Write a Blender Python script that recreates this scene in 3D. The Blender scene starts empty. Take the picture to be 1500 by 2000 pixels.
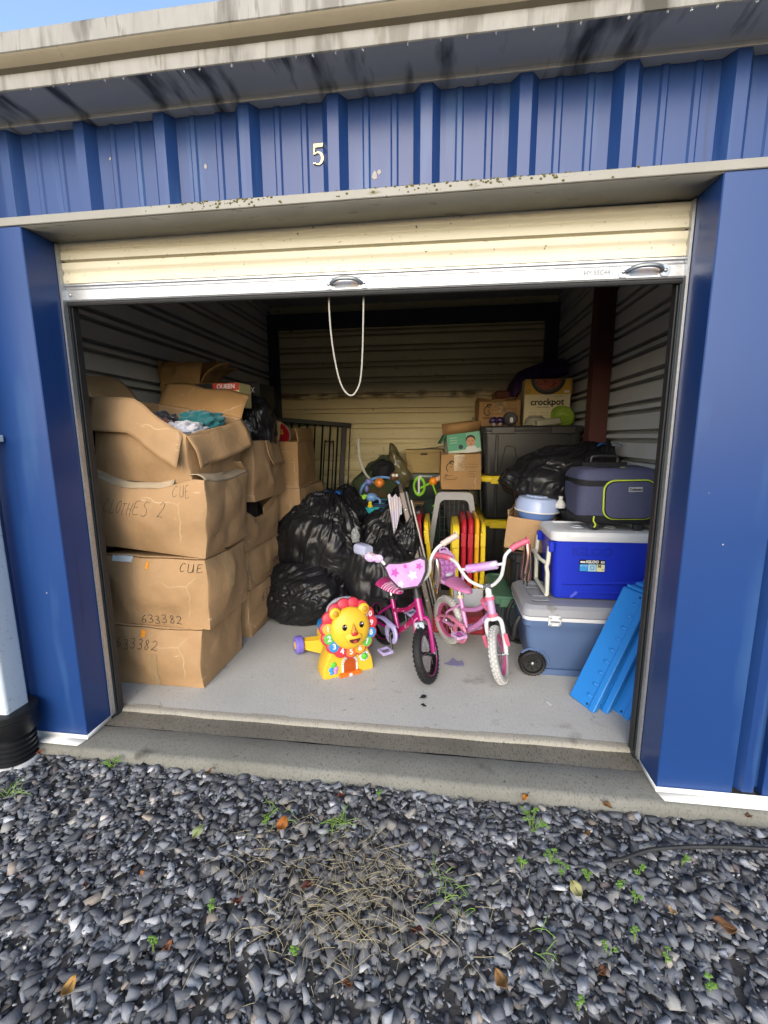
import bpy, bmesh, math, random
import numpy as np
from mathutils import Vector, Matrix, Euler
random.seed(7)
rng = np.random.default_rng(11)
PI = math.pi
scene = bpy.context.scene
COL = scene.collection

# ------------------------------------------------------------------ camera
def camera_axes(yaw, pitch, roll):
    cy, sy, cp, sp = math.cos(yaw), math.sin(yaw), math.cos(pitch), math.sin(pitch)
    f = Vector((-sy * cp, cy * cp, sp)); r = Vector((cy, sy, 0)); u = r.cross(f)
    c, s = math.cos(roll), math.sin(roll)
    return c * r + s * u, -s * r + c * u, f
cam_data = bpy.data.cameras.new('camera')
cam = bpy.data.objects.new('camera', cam_data); COL.objects.link(cam)
r_, u_, f_ = camera_axes(0.1315, -0.168, -0.006)
m = Matrix((r_, u_, -f_)).transposed().to_4x4()
m.translation = Vector((1.505, -1.535, 1.283))
cam.matrix_world = m
cam_data.sensor_fit = 'VERTICAL'; cam_data.sensor_height = 36; cam_data.sensor_width = 27
cam_data.lens = 860 / 2000 * 36
cam_data.clip_start = 0.02; cam_data.clip_end = 3000
scene.camera = cam

# ------------------------------------------------------------------ sky and sun
SUN_EL, SUN_AZ = math.radians(26), math.radians(184)      # broad soft light from the open sky in front of the unit
world = bpy.data.worlds.new('World'); scene.world = world; world.use_nodes = True
wn = world.node_tree.nodes; wl = world.node_tree.links
sky = wn.new('ShaderNodeTexSky'); sky.sky_type = 'NISHITA'; sky.sun_disc = False
sky.sun_elevation = SUN_EL; sky.sun_rotation = SUN_AZ
sky.air_density = 1.0; sky.dust_density = 1.5; sky.ozone_density = 1.0
wl.new(sky.outputs[0], wn['Background'].inputs[0])
wn['Background'].inputs[1].default_value = 0.15
sun_data = bpy.data.lights.new('sun', 'SUN'); sun_data.energy = 0.75
sun_data.angle = math.radians(62); sun_data.color = (1.0, 0.96, 0.90)
sun = bpy.data.objects.new('sun', sun_data); COL.objects.link(sun)
sd = Vector((math.sin(SUN_AZ) * math.cos(SUN_EL), math.cos(SUN_AZ) * math.cos(SUN_EL), math.sin(SUN_EL)))
sun.rotation_euler = sd.to_track_quat('Z', 'Y').to_euler()
sun.location = sd * 30
vs = scene.view_settings
vs.view_transform = 'Standard'; vs.look = 'None'; vs.gamma = 1; vs.use_curve_mapping = False
vs.exposure = 1.42
scene.render.engine = 'CYCLES'
cy = scene.cycles
cy.use_denoising = True; cy.max_bounces = 10; cy.diffuse_bounces = 6; cy.glossy_bounces = 4
cy.transmission_bounces = 8; cy.transparent_max_bounces = 16
cy.use_adaptive_sampling = False
cy.sample_clamp_indirect = 6

# ------------------------------------------------------------------ materials
def lin(h):
    h = h.lstrip('#')
    c = [int(h[i:i + 2], 16) / 255 for i in (0, 2, 4)]
    return [(v / 12.92 if v <= 0.04045 else ((v + 0.055) / 1.055) ** 2.4) for v in c]
MATS = {}
def mat(name, col, rough=0.5, col2=None, nscale=8.0, namt=0.5, bump=0.0, bscale=60.0, metal=0.0, trans=0.0,
        alpha=1.0, coat=0.0, spec=0.5, ior=1.45, attr=None, stretch=(1, 1, 1), spots=None, rough2=None, bdist=0.002, sheen=0.0, sub=0.0):
    if name in MATS: return MATS[name]
    if isinstance(col, str): col = lin(col)
    if isinstance(col2, str): col2 = lin(col2)
    m = bpy.data.materials.new(name); m.use_nodes = True; MATS[name] = m
    N, L = m.node_tree.nodes, m.node_tree.links
    b = N['Principled BSDF']
    b.inputs['Base Color'].default_value = (*col, 1); b.inputs['Roughness'].default_value = rough
    b.inputs['Metallic'].default_value = metal; b.inputs['Transmission Weight'].default_value = trans
    b.inputs['Alpha'].default_value = alpha; b.inputs['Coat Weight'].default_value = coat
    b.inputs['Specular IOR Level'].default_value = spec; b.inputs['IOR'].default_value = ior
    b.inputs['Sheen Weight'].default_value = sheen
    b.inputs['Subsurface Weight'].default_value = sub
    tc = N.new('ShaderNodeTexCoord'); mp = N.new('ShaderNodeMapping'); mp.inputs['Scale'].default_value = stretch
    L.new(tc.outputs['Object'], mp.inputs[0])
    src = None
    if attr:
        a = N.new('ShaderNodeVertexColor'); a.layer_name = attr; src = a.outputs[0]
    if col2 is not None:
        nz = N.new('ShaderNodeTexNoise'); nz.inputs['Scale'].default_value = nscale; nz.inputs['Detail'].default_value = 6
        nz.inputs['Roughness'].default_value = 0.6
        L.new(mp.outputs[0], nz.inputs['Vector'])
        rp = N.new('ShaderNodeMapRange'); rp.inputs[1].default_value = 0.5 - 0.25; rp.inputs[2].default_value = 0.5 + 0.25
        rp.inputs[3].default_value = 0; rp.inputs[4].default_value = namt
        L.new(nz.outputs[0], rp.inputs[0])
        mx = N.new('ShaderNodeMix'); mx.data_type = 'RGBA'; mx.inputs[6].default_value = (*col, 1); mx.inputs[7].default_value = (*col2, 1)
        if src: L.new(src, mx.inputs[6])
        L.new(rp.outputs[0], mx.inputs[0]); src = mx.outputs[2]
        if rough2 is not None:
            rr = N.new('ShaderNodeMapRange'); rr.inputs[3].default_value = rough; rr.inputs[4].default_value = rough2
            rr.inputs[1].default_value = 0.3; rr.inputs[2].default_value = 0.7
            L.new(nz.outputs[0], rr.inputs[0]); L.new(rr.outputs[0], b.inputs['Roughness'])
    for sp in (spots or []):      # (colour, scale, threshold, stretch)
        c3, sc, th, st = sp
        if isinstance(c3, str): c3 = lin(c3)
        mp2 = N.new('ShaderNodeMapping'); mp2.inputs['Scale'].default_value = st; L.new(tc.outputs['Object'], mp2.inputs[0])
        n2 = N.new('ShaderNodeTexNoise'); n2.inputs['Scale'].default_value = sc; n2.inputs['Detail'].default_value = 5
        L.new(mp2.outputs[0], n2.inputs['Vector'])
        r2 = N.new('ShaderNodeMapRange'); r2.inputs[1].default_value = th; r2.inputs[2].default_value = th + 0.09
        L.new(n2.outputs[0], r2.inputs[0])
        m2 = N.new('ShaderNodeMix'); m2.data_type = 'RGBA'; m2.inputs[6].default_value = (*col, 1); m2.inputs[7].default_value = (*c3, 1)
        if src: L.new(src, m2.inputs[6])
        L.new(r2.outputs[0], m2.inputs[0]); src = m2.outputs[2]
    if src: L.new(src, b.inputs['Base Color'])
    if bump > 0:
        nb = N.new('ShaderNodeTexNoise'); nb.inputs['Scale'].default_value = bscale; nb.inputs['Detail'].default_value = 5
        L.new(mp.outputs[0], nb.inputs['Vector'])
        bp = N.new('ShaderNodeBump'); bp.inputs['Strength'].default_value = bump; bp.inputs['Distance'].default_value = bdist
        L.new(nb.outputs[0], bp.inputs['Height']); L.new(bp.outputs[0], b.inputs['Normal'])
    return m

# ------------------------------------------------------------------ numpy value noise
def vn(P, seed=0, smooth=True):
    P = np.asarray(P, float); I = np.floor(P).astype(np.int64); F = P - I
    if smooth: F = F * F * (3 - 2 * F)
    def h(x, y, z):
        n = (x * 374761393 + y * 668265263 + z * 1440662683 + seed * 974711 + 12345) & 0xffffffff
        n = ((n ^ (n >> 13)) * 1274126177) & 0xffffffff
        n = ((n ^ (n >> 16)) * 2246822519) & 0xffffffff
        n = n ^ (n >> 13)
        return (n & 0xffff) / 32767.5 - 1
    x, y, z = I[..., 0], I[..., 1], I[..., 2]; fx, fy, fz = F[..., 0], F[..., 1], F[..., 2]
    def lx(yy, zz): return h(x, yy, zz) * (1 - fx) + h(x + 1, yy, zz) * fx
    def ly(zz): return lx(y, zz) * (1 - fy) + lx(y + 1, zz) * fy
    return ly(z) * (1 - fz) + ly(z + 1) * fz
def fbm(P, o=3, seed=0):
    s = 0; a = 1; P = np.asarray(P, float)
    for i in range(o):
        s = s + a * vn(P * 2 ** i + 7.3 * i, seed + i); a *= 0.5
    return s

# ------------------------------------------------------------------ objects
def tag(o, label=None, cat=None, group=None, kind=None):
    if label: o['label'] = label
    if cat: o['category'] = cat
    if group: o['group'] = group
    if kind: o['kind'] = kind
    return o
def thing(name, label, cat, loc=(0, 0, 0), rz=0, group=None, rot=None):
    o = bpy.data.objects.new(name, None); COL.objects.link(o)
    o.empty_display_size = 0.05
    o.location = loc; o.rotation_euler = rot if rot else (0, 0, rz)
    return tag(o, label, cat, group)
def mesh_obj(name, verts, faces, material, parent=None, sharp=35, loc=None):
    me = bpy.data.meshes.new(name)
    me.from_pydata([tuple(v) for v in verts], [], faces)
    return finish(name, me, material, parent, sharp, loc)
def finish(name, me, material, parent=None, sharp=35, loc=None):
    me.update()
    if material is not None:
        for mm in (material if isinstance(material, (list, tuple)) else [material]): me.materials.append(mm)
    me.polygons.foreach_set('use_smooth', [True] * len(me.polygons))
    if sharp is not None: me.set_sharp_from_angle(angle=math.radians(sharp))
    o = bpy.data.objects.new(name, me); COL.objects.link(o)
    if parent is not None: o.parent = parent
    if loc is not None: o.location = loc
    return o
def dup(o, parent=None, **kw):
    c = o.copy(); COL.objects.link(c)
    if parent is not None: c.parent = parent
    for ch in list(o.children): dup(ch, c)
    for k, v in kw.items(): c[k] = v
    return c
def T(x=0, y=0, z=0): return Matrix.Translation((x, y, z))
def RX(a): return Matrix.Rotation(a, 4, 'X')
def RY(a): return Matrix.Rotation(a, 4, 'Y')
def RZ(a): return Matrix.Rotation(a, 4, 'Z')
def S(x, y=None, z=None):
    if y is None: y = z = x
    return Matrix.Diagonal((x, y, z, 1))
def align(p, d):       # matrix taking +Z to direction d at point p
    q = Vector(d).to_track_quat('Z', 'Y')
    return Matrix.Translation(p) @ q.to_matrix().to_4x4()

class MB:
    def __init__(s): s.v = []; s.f = []; s.mi = []; s.cur = 0
    def add(s, vs, fs, M=None):
        n = len(s.v)
        if M is not None: vs = [M @ Vector(v) for v in vs]
        s.v += [tuple(v) for v in vs]; s.f += [tuple(i + n for i in f) for f in fs]; s.mi += [s.cur] * len(fs)
        return s
    def box(s, x0, x1, y0, y1, z0, z1, M=None, c=0.0):
        if c <= 0:
            vs = [(x0, y0, z0), (x1, y0, z0), (x1, y1, z0), (x0, y1, z0), (x0, y0, z1), (x1, y0, z1), (x1, y1, z1), (x0, y1, z1)]
            return s.add(vs, [(3, 2, 1, 0), (4, 5, 6, 7), (0, 1, 5, 4), (1, 2, 6, 5), (2, 3, 7, 6), (3, 0, 4, 7)], M)
        c = min(c, (x1 - x0) / 2.01, (y1 - y0) / 2.01, (z1 - z0) / 2.01)
        X, Y, Z = (x0, x1), (y0, y1), (z0, z1); vs = []; idx = {}
        for i in (0, 1):
            for j in (0, 1):
                for k in (0, 1):
                    sx, sy, sz = (1 - 2 * i) * c, (1 - 2 * j) * c, (1 - 2 * k) * c
                    for ax, p in enumerate([(X[i], Y[j] + sy, Z[k] + sz), (X[i] + sx, Y[j], Z[k] + sz), (X[i] + sx, Y[j] + sy, Z[k])]):
                        idx[i, j, k, ax] = len(vs); vs.append(p)
        fs = []
        def q(a, b, cc, d, n):
            pa, pb, pc = Vector(vs[a]), Vector(vs[b]), Vector(vs[cc])
            if (pb - pa).cross(pc - pb).dot(Vector(n)) < 0: fs.append((d, cc, b, a))
            else: fs.append((a, b, cc, d))
        for i in (0, 1):
            n = 2 * i - 1
            q(idx[i, 0, 0, 0], idx[i, 1, 0, 0], idx[i, 1, 1, 0], idx[i, 0, 1, 0], (n, 0, 0))
            q(idx[0, i, 0, 1], idx[1, i, 0, 1], idx[1, i, 1, 1], idx[0, i, 1, 1], (0, n, 0))
            q(idx[0, 0, i, 2], idx[1, 0, i, 2], idx[1, 1, i, 2], idx[0, 1, i, 2], (0, 0, n))
            for j in (0, 1):
                n2 = 2 * j - 1
                q(idx[i, j, 0, 0], idx[i, j, 1, 0], idx[i, j, 1, 1], idx[i, j, 0, 1], (n, n2, 0))
                q(idx[i, 0, j, 0], idx[i, 1, j, 0], idx[i, 1, j, 2], idx[i, 0, j, 2], (n, 0, n2))
                q(idx[0, i, j, 1], idx[1, i, j, 1], idx[1, i, j, 2], idx[0, i, j, 2], (0, n, n2))
                for k in (0, 1):
                    a, b, d = idx[i, j, k, 0], idx[i, j, k, 1], idx[i, j, k, 2]
                    nn = Vector((n, n2, 2 * k - 1)); pa, pb, pd = Vector(vs[a]), Vector(vs[b]), Vector(vs[d])
                    fs.append((a, b, d) if (pb - pa).cross(pd - pb).dot(nn) > 0 else (d, b, a))
        return s.add(vs, fs, M)
    def tube(s, pts, r, n=10, closed=False, M=None, cap=True, flat=1.0):
        pts = [Vector(p) for p in pts]; m = len(pts)
        rs = r if isinstance(r, (list, tuple)) else [r] * m
        vs = []; prev = None
        for i in range(m):
            if closed: t = pts[(i + 1) % m] - pts[i - 1]
            else: t = pts[min(i + 1, m - 1)] - pts[max(i - 1, 0)]
            t.normalize()
            if prev is None:
                a = Vector((0, 0, 1)) if abs(t.z) < 0.9 else Vector((1, 0, 0))
                u = t.cross(a).normalized()
            else:
                u = (prev - t * prev.dot(t)).normalized()
            prev = u; w = t.cross(u)
            for k in range(n):
                a = 2 * PI * k / n
                vs.append(pts[i] + rs[i] * (u * math.cos(a) + w * math.sin(a) * flat))
        fs = []
        for i in range(m if closed else m - 1):
            for k in range(n):
                a = i * n + k; b = i * n + (k + 1) % n; j = (i + 1) % m
                fs.append((a, b, j * n + (k + 1) % n, j * n + k))
        if not closed and cap:
            fs.append(tuple(reversed(range(n)))); fs.append(tuple((m - 1) * n + k for k in range(n)))
        return s.add(vs, fs, M)
    def lathe(s, prof, n=24, M=None, a0=0, a1=2 * PI, caps=True):
        full = abs(a1 - a0 - 2 * PI) < 1e-6; m = n if full else n + 1; vs = []; fs = []
        for k in range(m):
            a = a0 + (a1 - a0) * k / n
            for (r, z) in prof: vs.append((r * math.cos(a), r * math.sin(a), z))
        L = len(prof)
        for k in range(n):
            k2 = (k + 1) % m
            for i in range(L - 1):
                if prof[i][0] == 0 and prof[i + 1][0] == 0: continue
                fs.append((k * L + i, k2 * L + i, k2 * L + i + 1, k * L + i + 1))
        if full and caps:
            if prof[0][0] > 0: fs.append(tuple(k * L for k in reversed(range(m))))
            if prof[-1][0] > 0: fs.append(tuple(k * L + L - 1 for k in range(m)))
        return s.add(vs, fs, M)
    def torus(s, R, r, n=40, k=10, M=None, flat=1.0, a0=0, a1=2 * PI):
        vs = []; fs = []; full = abs(a1 - a0 - 2 * PI) < 1e-6; m = n if full else n + 1
        for i in range(m):
            a = a0 + (a1 - a0) * i / n
            for j in range(k):
                b = 2 * PI * j / k; rr = R + r * math.cos(b)
                vs.append((rr * math.cos(a), rr * math.sin(a), r * flat * math.sin(b)))
        for i in range(n):
            for j in range(k):
                i2 = (i + 1) % m
                fs.append((i * k + j, i2 * k + j, i2 * k + (j + 1) % k, i * k + (j + 1) % k))
        return s.add(vs, fs, M)
    def ext(s, poly, h, M=None, c=0.0):     # polygon in xy extruded 0..h in z, optional chamfer
        n = len(poly)
        ar = sum(poly[i][0] * poly[(i + 1) % n][1] - poly[(i + 1) % n][0] * poly[i][1] for i in range(n))
        if ar < 0: poly = poly[::-1]
        rings = [(0, 0), (0, h)]
        if c > 0: rings = [(c, 0), (0, c), (0, h - c), (c, h)]
        cx = sum(p[0] for p in poly) / n; cyy = sum(p[1] for p in poly) / n
        vs = []
        for ins, z in rings:
            for i, p in enumerate(poly):
                if ins:
                    a = Vector(poly[i - 1]); b = Vector(poly[(i + 1) % n]); t = (b - a).normalized(); nn = Vector((-t.y, t.x))
                    vs.append((p[0] + nn.x * ins, p[1] + nn.y * ins, z))
                else: vs.append((p[0], p[1], z))
        fs = [tuple(reversed(range(n)))]; R = len(rings)
        for k in range(R - 1):
            for i in range(n):
                j = (i + 1) % n
                fs.append((k * n + i, k * n + j, (k + 1) * n + j, (k + 1) * n + i))
        fs.append(tuple((R - 1) * n + i for i in range(n)))
        return s.add(vs, fs, M)
    def ell(s, rx, ry, rz, nu=20, nv=12, M=None):
        vs = [(0, 0, -rz)]; fs = []
        for j in range(1, nv):
            b = -PI / 2 + PI * j / nv
            for i in range(nu):
                a = 2 * PI * i / nu; vs.append((rx * math.cos(a) * math.cos(b), ry * math.sin(a) * math.cos(b), rz * math.sin(b)))
        vs.append((0, 0, rz)); top = len(vs) - 1
        for i in range(nu):
            fs.append((0, 1 + (i + 1) % nu, 1 + i)); fs.append((top, top - nu + i, top - nu + (i + 1) % nu))
        for j in range(nv - 2):
            for i in range(nu):
                a = 1 + j * nu + i; b = 1 + j * nu + (i + 1) % nu
                fs.append((a, b, b + nu, a + nu))
        return s.add(vs, fs, M)
    def grid(s, fn, nu, nv, M=None, flip=False):
        vs = [fn(i / nu, j / nv) for j in range(nv + 1) for i in range(nu + 1)]; fs = []
        for j in range(nv):
            for i in range(nu):
                a = j * (nu + 1) + i; q = (a, a + 1, a + nu + 2, a + nu + 1)
                fs.append(q[::-1] if flip else q)
        return s.add(vs, fs, M)
    def build(s, name, material, parent=None, sharp=35, loc=None, solid=0.0):
        me = bpy.data.meshes.new(name); me.from_pydata(s.v, [], s.f)
        o = finish(name, me, material, parent, sharp, loc)
        if isinstance(material, (list, tuple)): me.polygons.foreach_set('material_index', s.mi)
        if solid:
            md = o.modifiers.new('thickness', 'SOLIDIFY'); md.thickness = solid; md.offset = 0
        return o

def rrect(w, h, r, n=5, cx=0, cy=0):
    out = []
    for (sx, sy, a) in ((1, -1, -PI / 2), (1, 1, 0), (-1, 1, PI / 2), (-1, -1, PI)):
        for i in range(n + 1):
            t = a + PI / 2 * i / n
            out.append((cx + sx * (w / 2 - r) + r * math.cos(t), cy + sy * (h / 2 - r) + r * math.sin(t)))
    return out
def circ(r, n=24, cx=0, cy=0, sx=1, sy=1): return [(cx + sx * r * math.cos(2 * PI * i / n), cy + sy * r * math.sin(2 * PI * i / n)) for i in range(n)]
def spline(pts, n=6, closed=False):
    P = [Vector(p) for p in pts]; m = len(P); out = []
    for i in range(m if closed else m - 1):
        if closed: a, b, c, d = P[i - 1], P[i], P[(i + 1) % m], P[(i + 2) % m]
        else: a, b, c, d = P[max(i - 1, 0)], P[i], P[i + 1], P[min(i + 2, m - 1)]
        for k in range(n):
            t = k / n
            out.append(0.5 * ((2 * b) + (c - a) * t + (2 * a - 5 * b + 4 * c - d) * t * t + (3 * b - a - 3 * c + d) * t ** 3))
    if not closed: out.append(P[-1])
    return out

def text(name, s, size, material, parent, M, ext=0.0006, off=0.0, sx=1.0, shear=0.0, ax='CENTER', warp=None):
    cu = bpy.data.curves.new('lettering', 'FONT'); cu.body = s; cu.size = size; cu.extrude = ext; cu.offset = off
    cu.align_x = ax; cu.align_y = 'CENTER'; cu.shear = shear; cu.resolution_u = 3
    to = bpy.data.objects.new('lettering_source', cu); COL.objects.link(to)
    dg = bpy.context.evaluated_depsgraph_get(); dg.update()
    me = bpy.data.meshes.new_from_object(to.evaluated_get(dg))
    bpy.data.objects.remove(to); bpy.data.curves.remove(cu)
    me.transform(M @ S(sx, 1, 1))
    if warp:
        for v in me.vertices: v.co = warp(v.co)
    me.name = name; me.materials.clear()
    return finish(name, me, material, parent, 30)

# simple pen strokes for handwriting, each glyph in a 0..1 box
GLY = {
 '6': [[(.7, .95), (.4, .8), (.15, .4), (.2, .05), (.55, 0), (.7, .25), (.5, .42), (.2, .3)]],
 '3': [[(.1, .9), (.5, 1), (.65, .8), (.5, .58), (.3, .52), (.6, .48), (.75, .25), (.5, 0), (.1, .1)]],
 '8': [[(.6, .85), (.35, 1), (.2, .78), (.45, .55), (.7, .3), (.5, 0), (.2, .15), (.35, .45), (.6, .7), (.6, .85)]],
 '2': [[(.1, .8), (.35, 1), (.65, .85), (.55, .5), (.1, .05), (.3, .1), (.8, 0)]],
 'C': [[(.75, .85), (.45, 1), (.15, .7), (.1, .3), (.4, 0), (.75, .15)]],
 'L': [[(.25, 1), (.2, .5), (.2, 0), (.75, .05)]],
 'O': [[(.5, 1), (.15, .75), (.1, .3), (.4, 0), (.75, .2), (.85, .65), (.5, 1)]],
 'T': [[(.05, .95), (.9, 1)], [(.5, 1), (.45, 0)]],
 'H': [[(.15, 1), (.15, 0)], [(.8, 1), (.75, 0)], [(.15, .5), (.8, .55)]],
 'E': [[(.75, 1), (.2, .95), (.15, .5), (.15, 0), (.8, .05)], [(.15, .5), (.6, .55)]],
 'S': [[(.75, .9), (.4, 1), (.2, .75), (.6, .45), (.7, .15), (.35, 0), (.1, .1)]],
 'W': [[(.0, 1), (.2, 0), (.45, .7), (.65, 0), (.95, 1)]],
 'U': [[(.1, 1), (.15, .2), (.4, 0), (.7, .2), (.75, 1), (.78, 0)]],
 '9': [[(.7, .8), (.4, 1), (.15, .7), (.4, .5), (.7, .75), (.65, .3), (.6, 0)]],
 '0': [[(.45, 1), (.1, .6), (.2, .1), (.5, 0), (.8, .4), (.7, .85), (.45, 1)]],
 'D': [[(.2, 1), (.2, 0), (.6, .1), (.85, .5), (.6, .9), (.1, 1)]],
 'Y': [[(.1, 1), (.4, .55)], [(.8, 1), (.3, 0)]], 'G': [[(.75, .85), (.4, 1), (.1, .5), (.4, 0), (.75, .2), (.7, .45), (.45, .45)]],
 ' ': []}
def pen(name, s, fn, u0, v0, du, dv, material, parent, wpx=0.0022, slant=0.15, seed=0):
    """handwriting laid on a surface fn(u,v)->(point,normal); du,dv glyph size in surface uv"""
    rr = random.Random(seed); mb = MB(); u = u0
    for ch in s:
        jv = rr.uniform(-.12, .12)
        for st in GLY.get(ch, []):
            P = spline([(x * .85, y, 0) for x, y in st], 5)
            pts = []
            for p in P:
                y = p.y + jv
                pt, nr = fn(u + (p.x + slant * y) * du, v0 + y * dv)
                pts.append(Vector(pt) + Vector(nr) * 0.0028)
            mb.tube(pts, wpx, 4)
        u += du * rr.uniform(.82, 1.0)
    return mb.build(name, material, parent, 60)
# ------------------------------------------------------------------ shared materials
BLUE = mat('blue_paint', '#1b3a70', 0.34, '#173162', 3, 0.6, bump=0.06, bscale=350, spots=[('#284676', 5, 0.57, (2.5, 2.5, .25)), ('#182c58', 9, 0.62, (3, 3, .15)), ('#8f97a6', 55, 0.80, (1, 1, 1))])
BLUE2 = mat('blue_trim_paint', '#1c3c73', 0.32, '#183466', 2, 0.6, bump=0.05, bscale=300, spots=[('#294878', 3, 0.58, (2, 2, .3)), ('#182e5c', 8, 0.64, (3, 3, .15)), ('#9aa4b5', 60, 0.80, (1, 1, 1))])
LINTEL = mat('grey_flashing', '#8f8d85', 0.5, '#7b7970', 5, 0.7, bump=0.05, bscale=90, spots=[('#5a5738', 26, 0.64, (.4, 1, 1))])
GUTTER = mat('weathered_gutter', '#95938d', 0.6, '#7e7c76', 10, 0.8, bump=0.15, bscale=120, stretch=(3, 1, .6), spots=[('#716e66', 9, 0.53, (2.6, .3, .25)), ('#757269', 30, 0.58, (2.0, .4, .25)), ('#3d3a30', 5, 0.60, (1.3, .3, .3))])
SOFFIT = mat('stained_soffit', '#d6d0c2', 0.5, '#bdb8aa', 5, 0.6, spots=[('#55554f', 3.5, 0.54, (2.2, .5, 1)), ('#2b2b27', 5, 0.60, (2.6, .45, 1))])
GUTSHADE = mat('gutter_face_shade', '#857c68', 0.5, '#756c58', 8, 0.7, bump=0.2, bscale=90, spots=[('#4a4230', 9, 0.68, (1.6, .5, .5))])  # shade of the down-facing gutter band is put into this tan base colour
CREAM = mat('cream_paint', '#cfc9b4', 0.42, '#c3bb9f', 5, 0.5, bump=0.08, bscale=150, spots=[('#5c5330', 70, 0.665, (1, 1, 1)), ('#57502f', 24, 0.70, (1, 1, 1))])
GALV = mat('galvanised', '#c2c4c6', 0.38, '#9b9ea1', 90, 0.7, metal=0.75, bump=0.05, bscale=200)
WALLG = mat('grey_wall_sheet', '#c0c1c0', 0.4, '#aeafae', 4, 0.7, bump=0.05, bscale=100)
BLACK = mat('black_rubber', (0.012, 0.012, 0.013), 0.55, (0.03, 0.03, 0.03), 20, 0.6)
BLKPL = mat('black_plastic', (0.016, 0.016, 0.018), 0.42, (0.028, 0.028, 0.03), 12, 0.6, bump=0.05, bscale=300)
DKMET = mat('dark_track_metal', '#2a3034', 0.4, '#434b50', 15, 0.6, metal=0.5)
STEEL = mat('steel', '#b5b8bb', 0.28, '#8d9093', 30, 0.6, metal=0.9)
WHITE = mat('white_plastic', '#cfd0cf', 0.38, '#b9bab8', 10, 0.5)
REDOX = mat('red_oxide_steel', '#4a1d18', 0.55, '#351512', 8, 0.7, bump=0.1, bscale=80)
INK = mat('pen_ink', (0.02, 0.02, 0.025), 0.6)
INKB = mat('printed_black', (0.015, 0.015, 0.015), 0.6)

def conc_mat(name, a, b, stain, rough=0.85, brush=True):
    m = mat(name, a, rough, b, 2.2, 0.8, spots=[(stain, 5, 0.64, (1, 1, 1)), (stain, 30, 0.66, (1, 1, 1)), (stain, 150, 0.63, (1, 1, 1)), (b, 95, 0.55, (2, .6, 1))])
    N, L = m.node_tree.nodes, m.node_tree.links; bs = N['Principled BSDF']; tc = N.new('ShaderNodeTexCoord')
    n1 = N.new('ShaderNodeTexNoise'); n1.inputs['Scale'].default_value = 60; n1.inputs['Detail'].default_value = 8
    mp = N.new('ShaderNodeMapping'); mp.inputs['Scale'].default_value = (2.2, .35, 1) if brush else (1, 1, 1); mp.inputs['Rotation'].default_value = (0, 0, 0.25)
    L.new(tc.outputs['Object'], mp.inputs[0]); L.new(mp.outputs[0], n1.inputs['Vector'])
    n2 = N.new('ShaderNodeTexNoise'); n2.inputs['Scale'].default_value = 240; L.new(tc.outputs['Object'], n2.inputs['Vector'])
    ad = N.new('ShaderNodeMath'); ad.operation = 'ADD'; L.new(n1.outputs[0], ad.inputs[0]); L.new(n2.outputs[0], ad.inputs[1])
    bp = N.new('ShaderNodeBump'); bp.inputs['Strength'].default_value = 0.45; bp.inputs['Distance'].default_value = 0.003
    L.new(ad.outputs[0], bp.inputs['Height']); L.new(bp.outputs[0], bs.inputs['Normal'])
    return m
FLOORC = conc_mat('floor_concrete', '#b5b4ae', '#a09f9b', '#86837c')
APRONC = conc_mat('apron_concrete', '#7c7b74', '#605f56', '#42413a', brush=False)
SILLC = conc_mat('sill_concrete', '#6e6a60', '#46423a', '#2c2a24', brush=False)

# ------------------------------------------------------------------ ground
DIRT = mat('gravel_dirt', (0.035, 0.033, 0.032), 0.95, (0.06, 0.055, 0.05), 30, 0.8, bump=0.6, bscale=60, bdist=0.01, spots=[((0.11, 0.09, 0.065), 18, 0.62, (1, 1, 1))])
FARG = mat('far_gravel', (0.09, 0.092, 0.10), 0.95, (0.045, 0.045, 0.05), 60, 0.9, bump=0.8, bscale=40, bdist=0.02, spots=[((0.16, 0.15, 0.13), 70, 0.6, (1, 1, 1))])
g = MB(); g.grid(lambda u, v: (-250 + 500 * u, -250 + 500 * v, -0.115), 40, 40)
tag(g.build('ground', FARG), kind='structure', label='far gravel yard around the storage building')
g = MB()
xs = np.linspace(-3.2, 5.6, 120); ys = np.linspace(-4.0, 0.1, 60)
gx, gy = np.meshgrid(xs, ys); gz = -0.056 + 0.008 * fbm(np.stack([gx * 2.5, gy * 2.5, gx * 0], -1), 3, 3)
vs_ = np.stack([gx, gy, gz], -1).reshape(-1, 3)
fs_ = [(j * 120 + i, j * 120 + i + 1, (j + 1) * 120 + i + 1, (j + 1) * 120 + i) for j in range(59) for i in range(119)]
tag(mesh_obj('gravel_bed', vs_, fs_, DIRT), kind='structure', label='dark earth under the loose gravel')

def rock_protos(n, seed):
    out = []; rr = np.random.default_rng(seed)
    for i in range(n):
        bm = bmesh.new(); k = rr.integers(8, 12)
        for j in range(k):
            d = rr.normal(size=3); d /= np.linalg.norm(d); d = np.sign(d) * np.abs(d) ** 0.55
            d *= np.array([1, rr.uniform(.6, .85), rr.uniform(.18, .36)]) * rr.uniform(.85, 1.05)
            bm.verts.new(d)
        r = bmesh.ops.convex_hull(bm, input=bm.verts)
        junk = {e for e in r['geom_interior'] if isinstance(e, bmesh.types.BMVert)} | {v for v in bm.verts if not v.link_faces}
        bmesh.ops.delete(bm, geom=list(junk), context='VERTS')
        bmesh.ops.triangulate(bm, faces=bm.faces)
        bm.verts.index_update()
        out.append((np.array([v.co[:] for v in bm.verts]), np.array([[v.index for v in f.verts] for f in bm.faces])))
        bm.free()
    return out
protos = rock_protos(40, 5)
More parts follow.
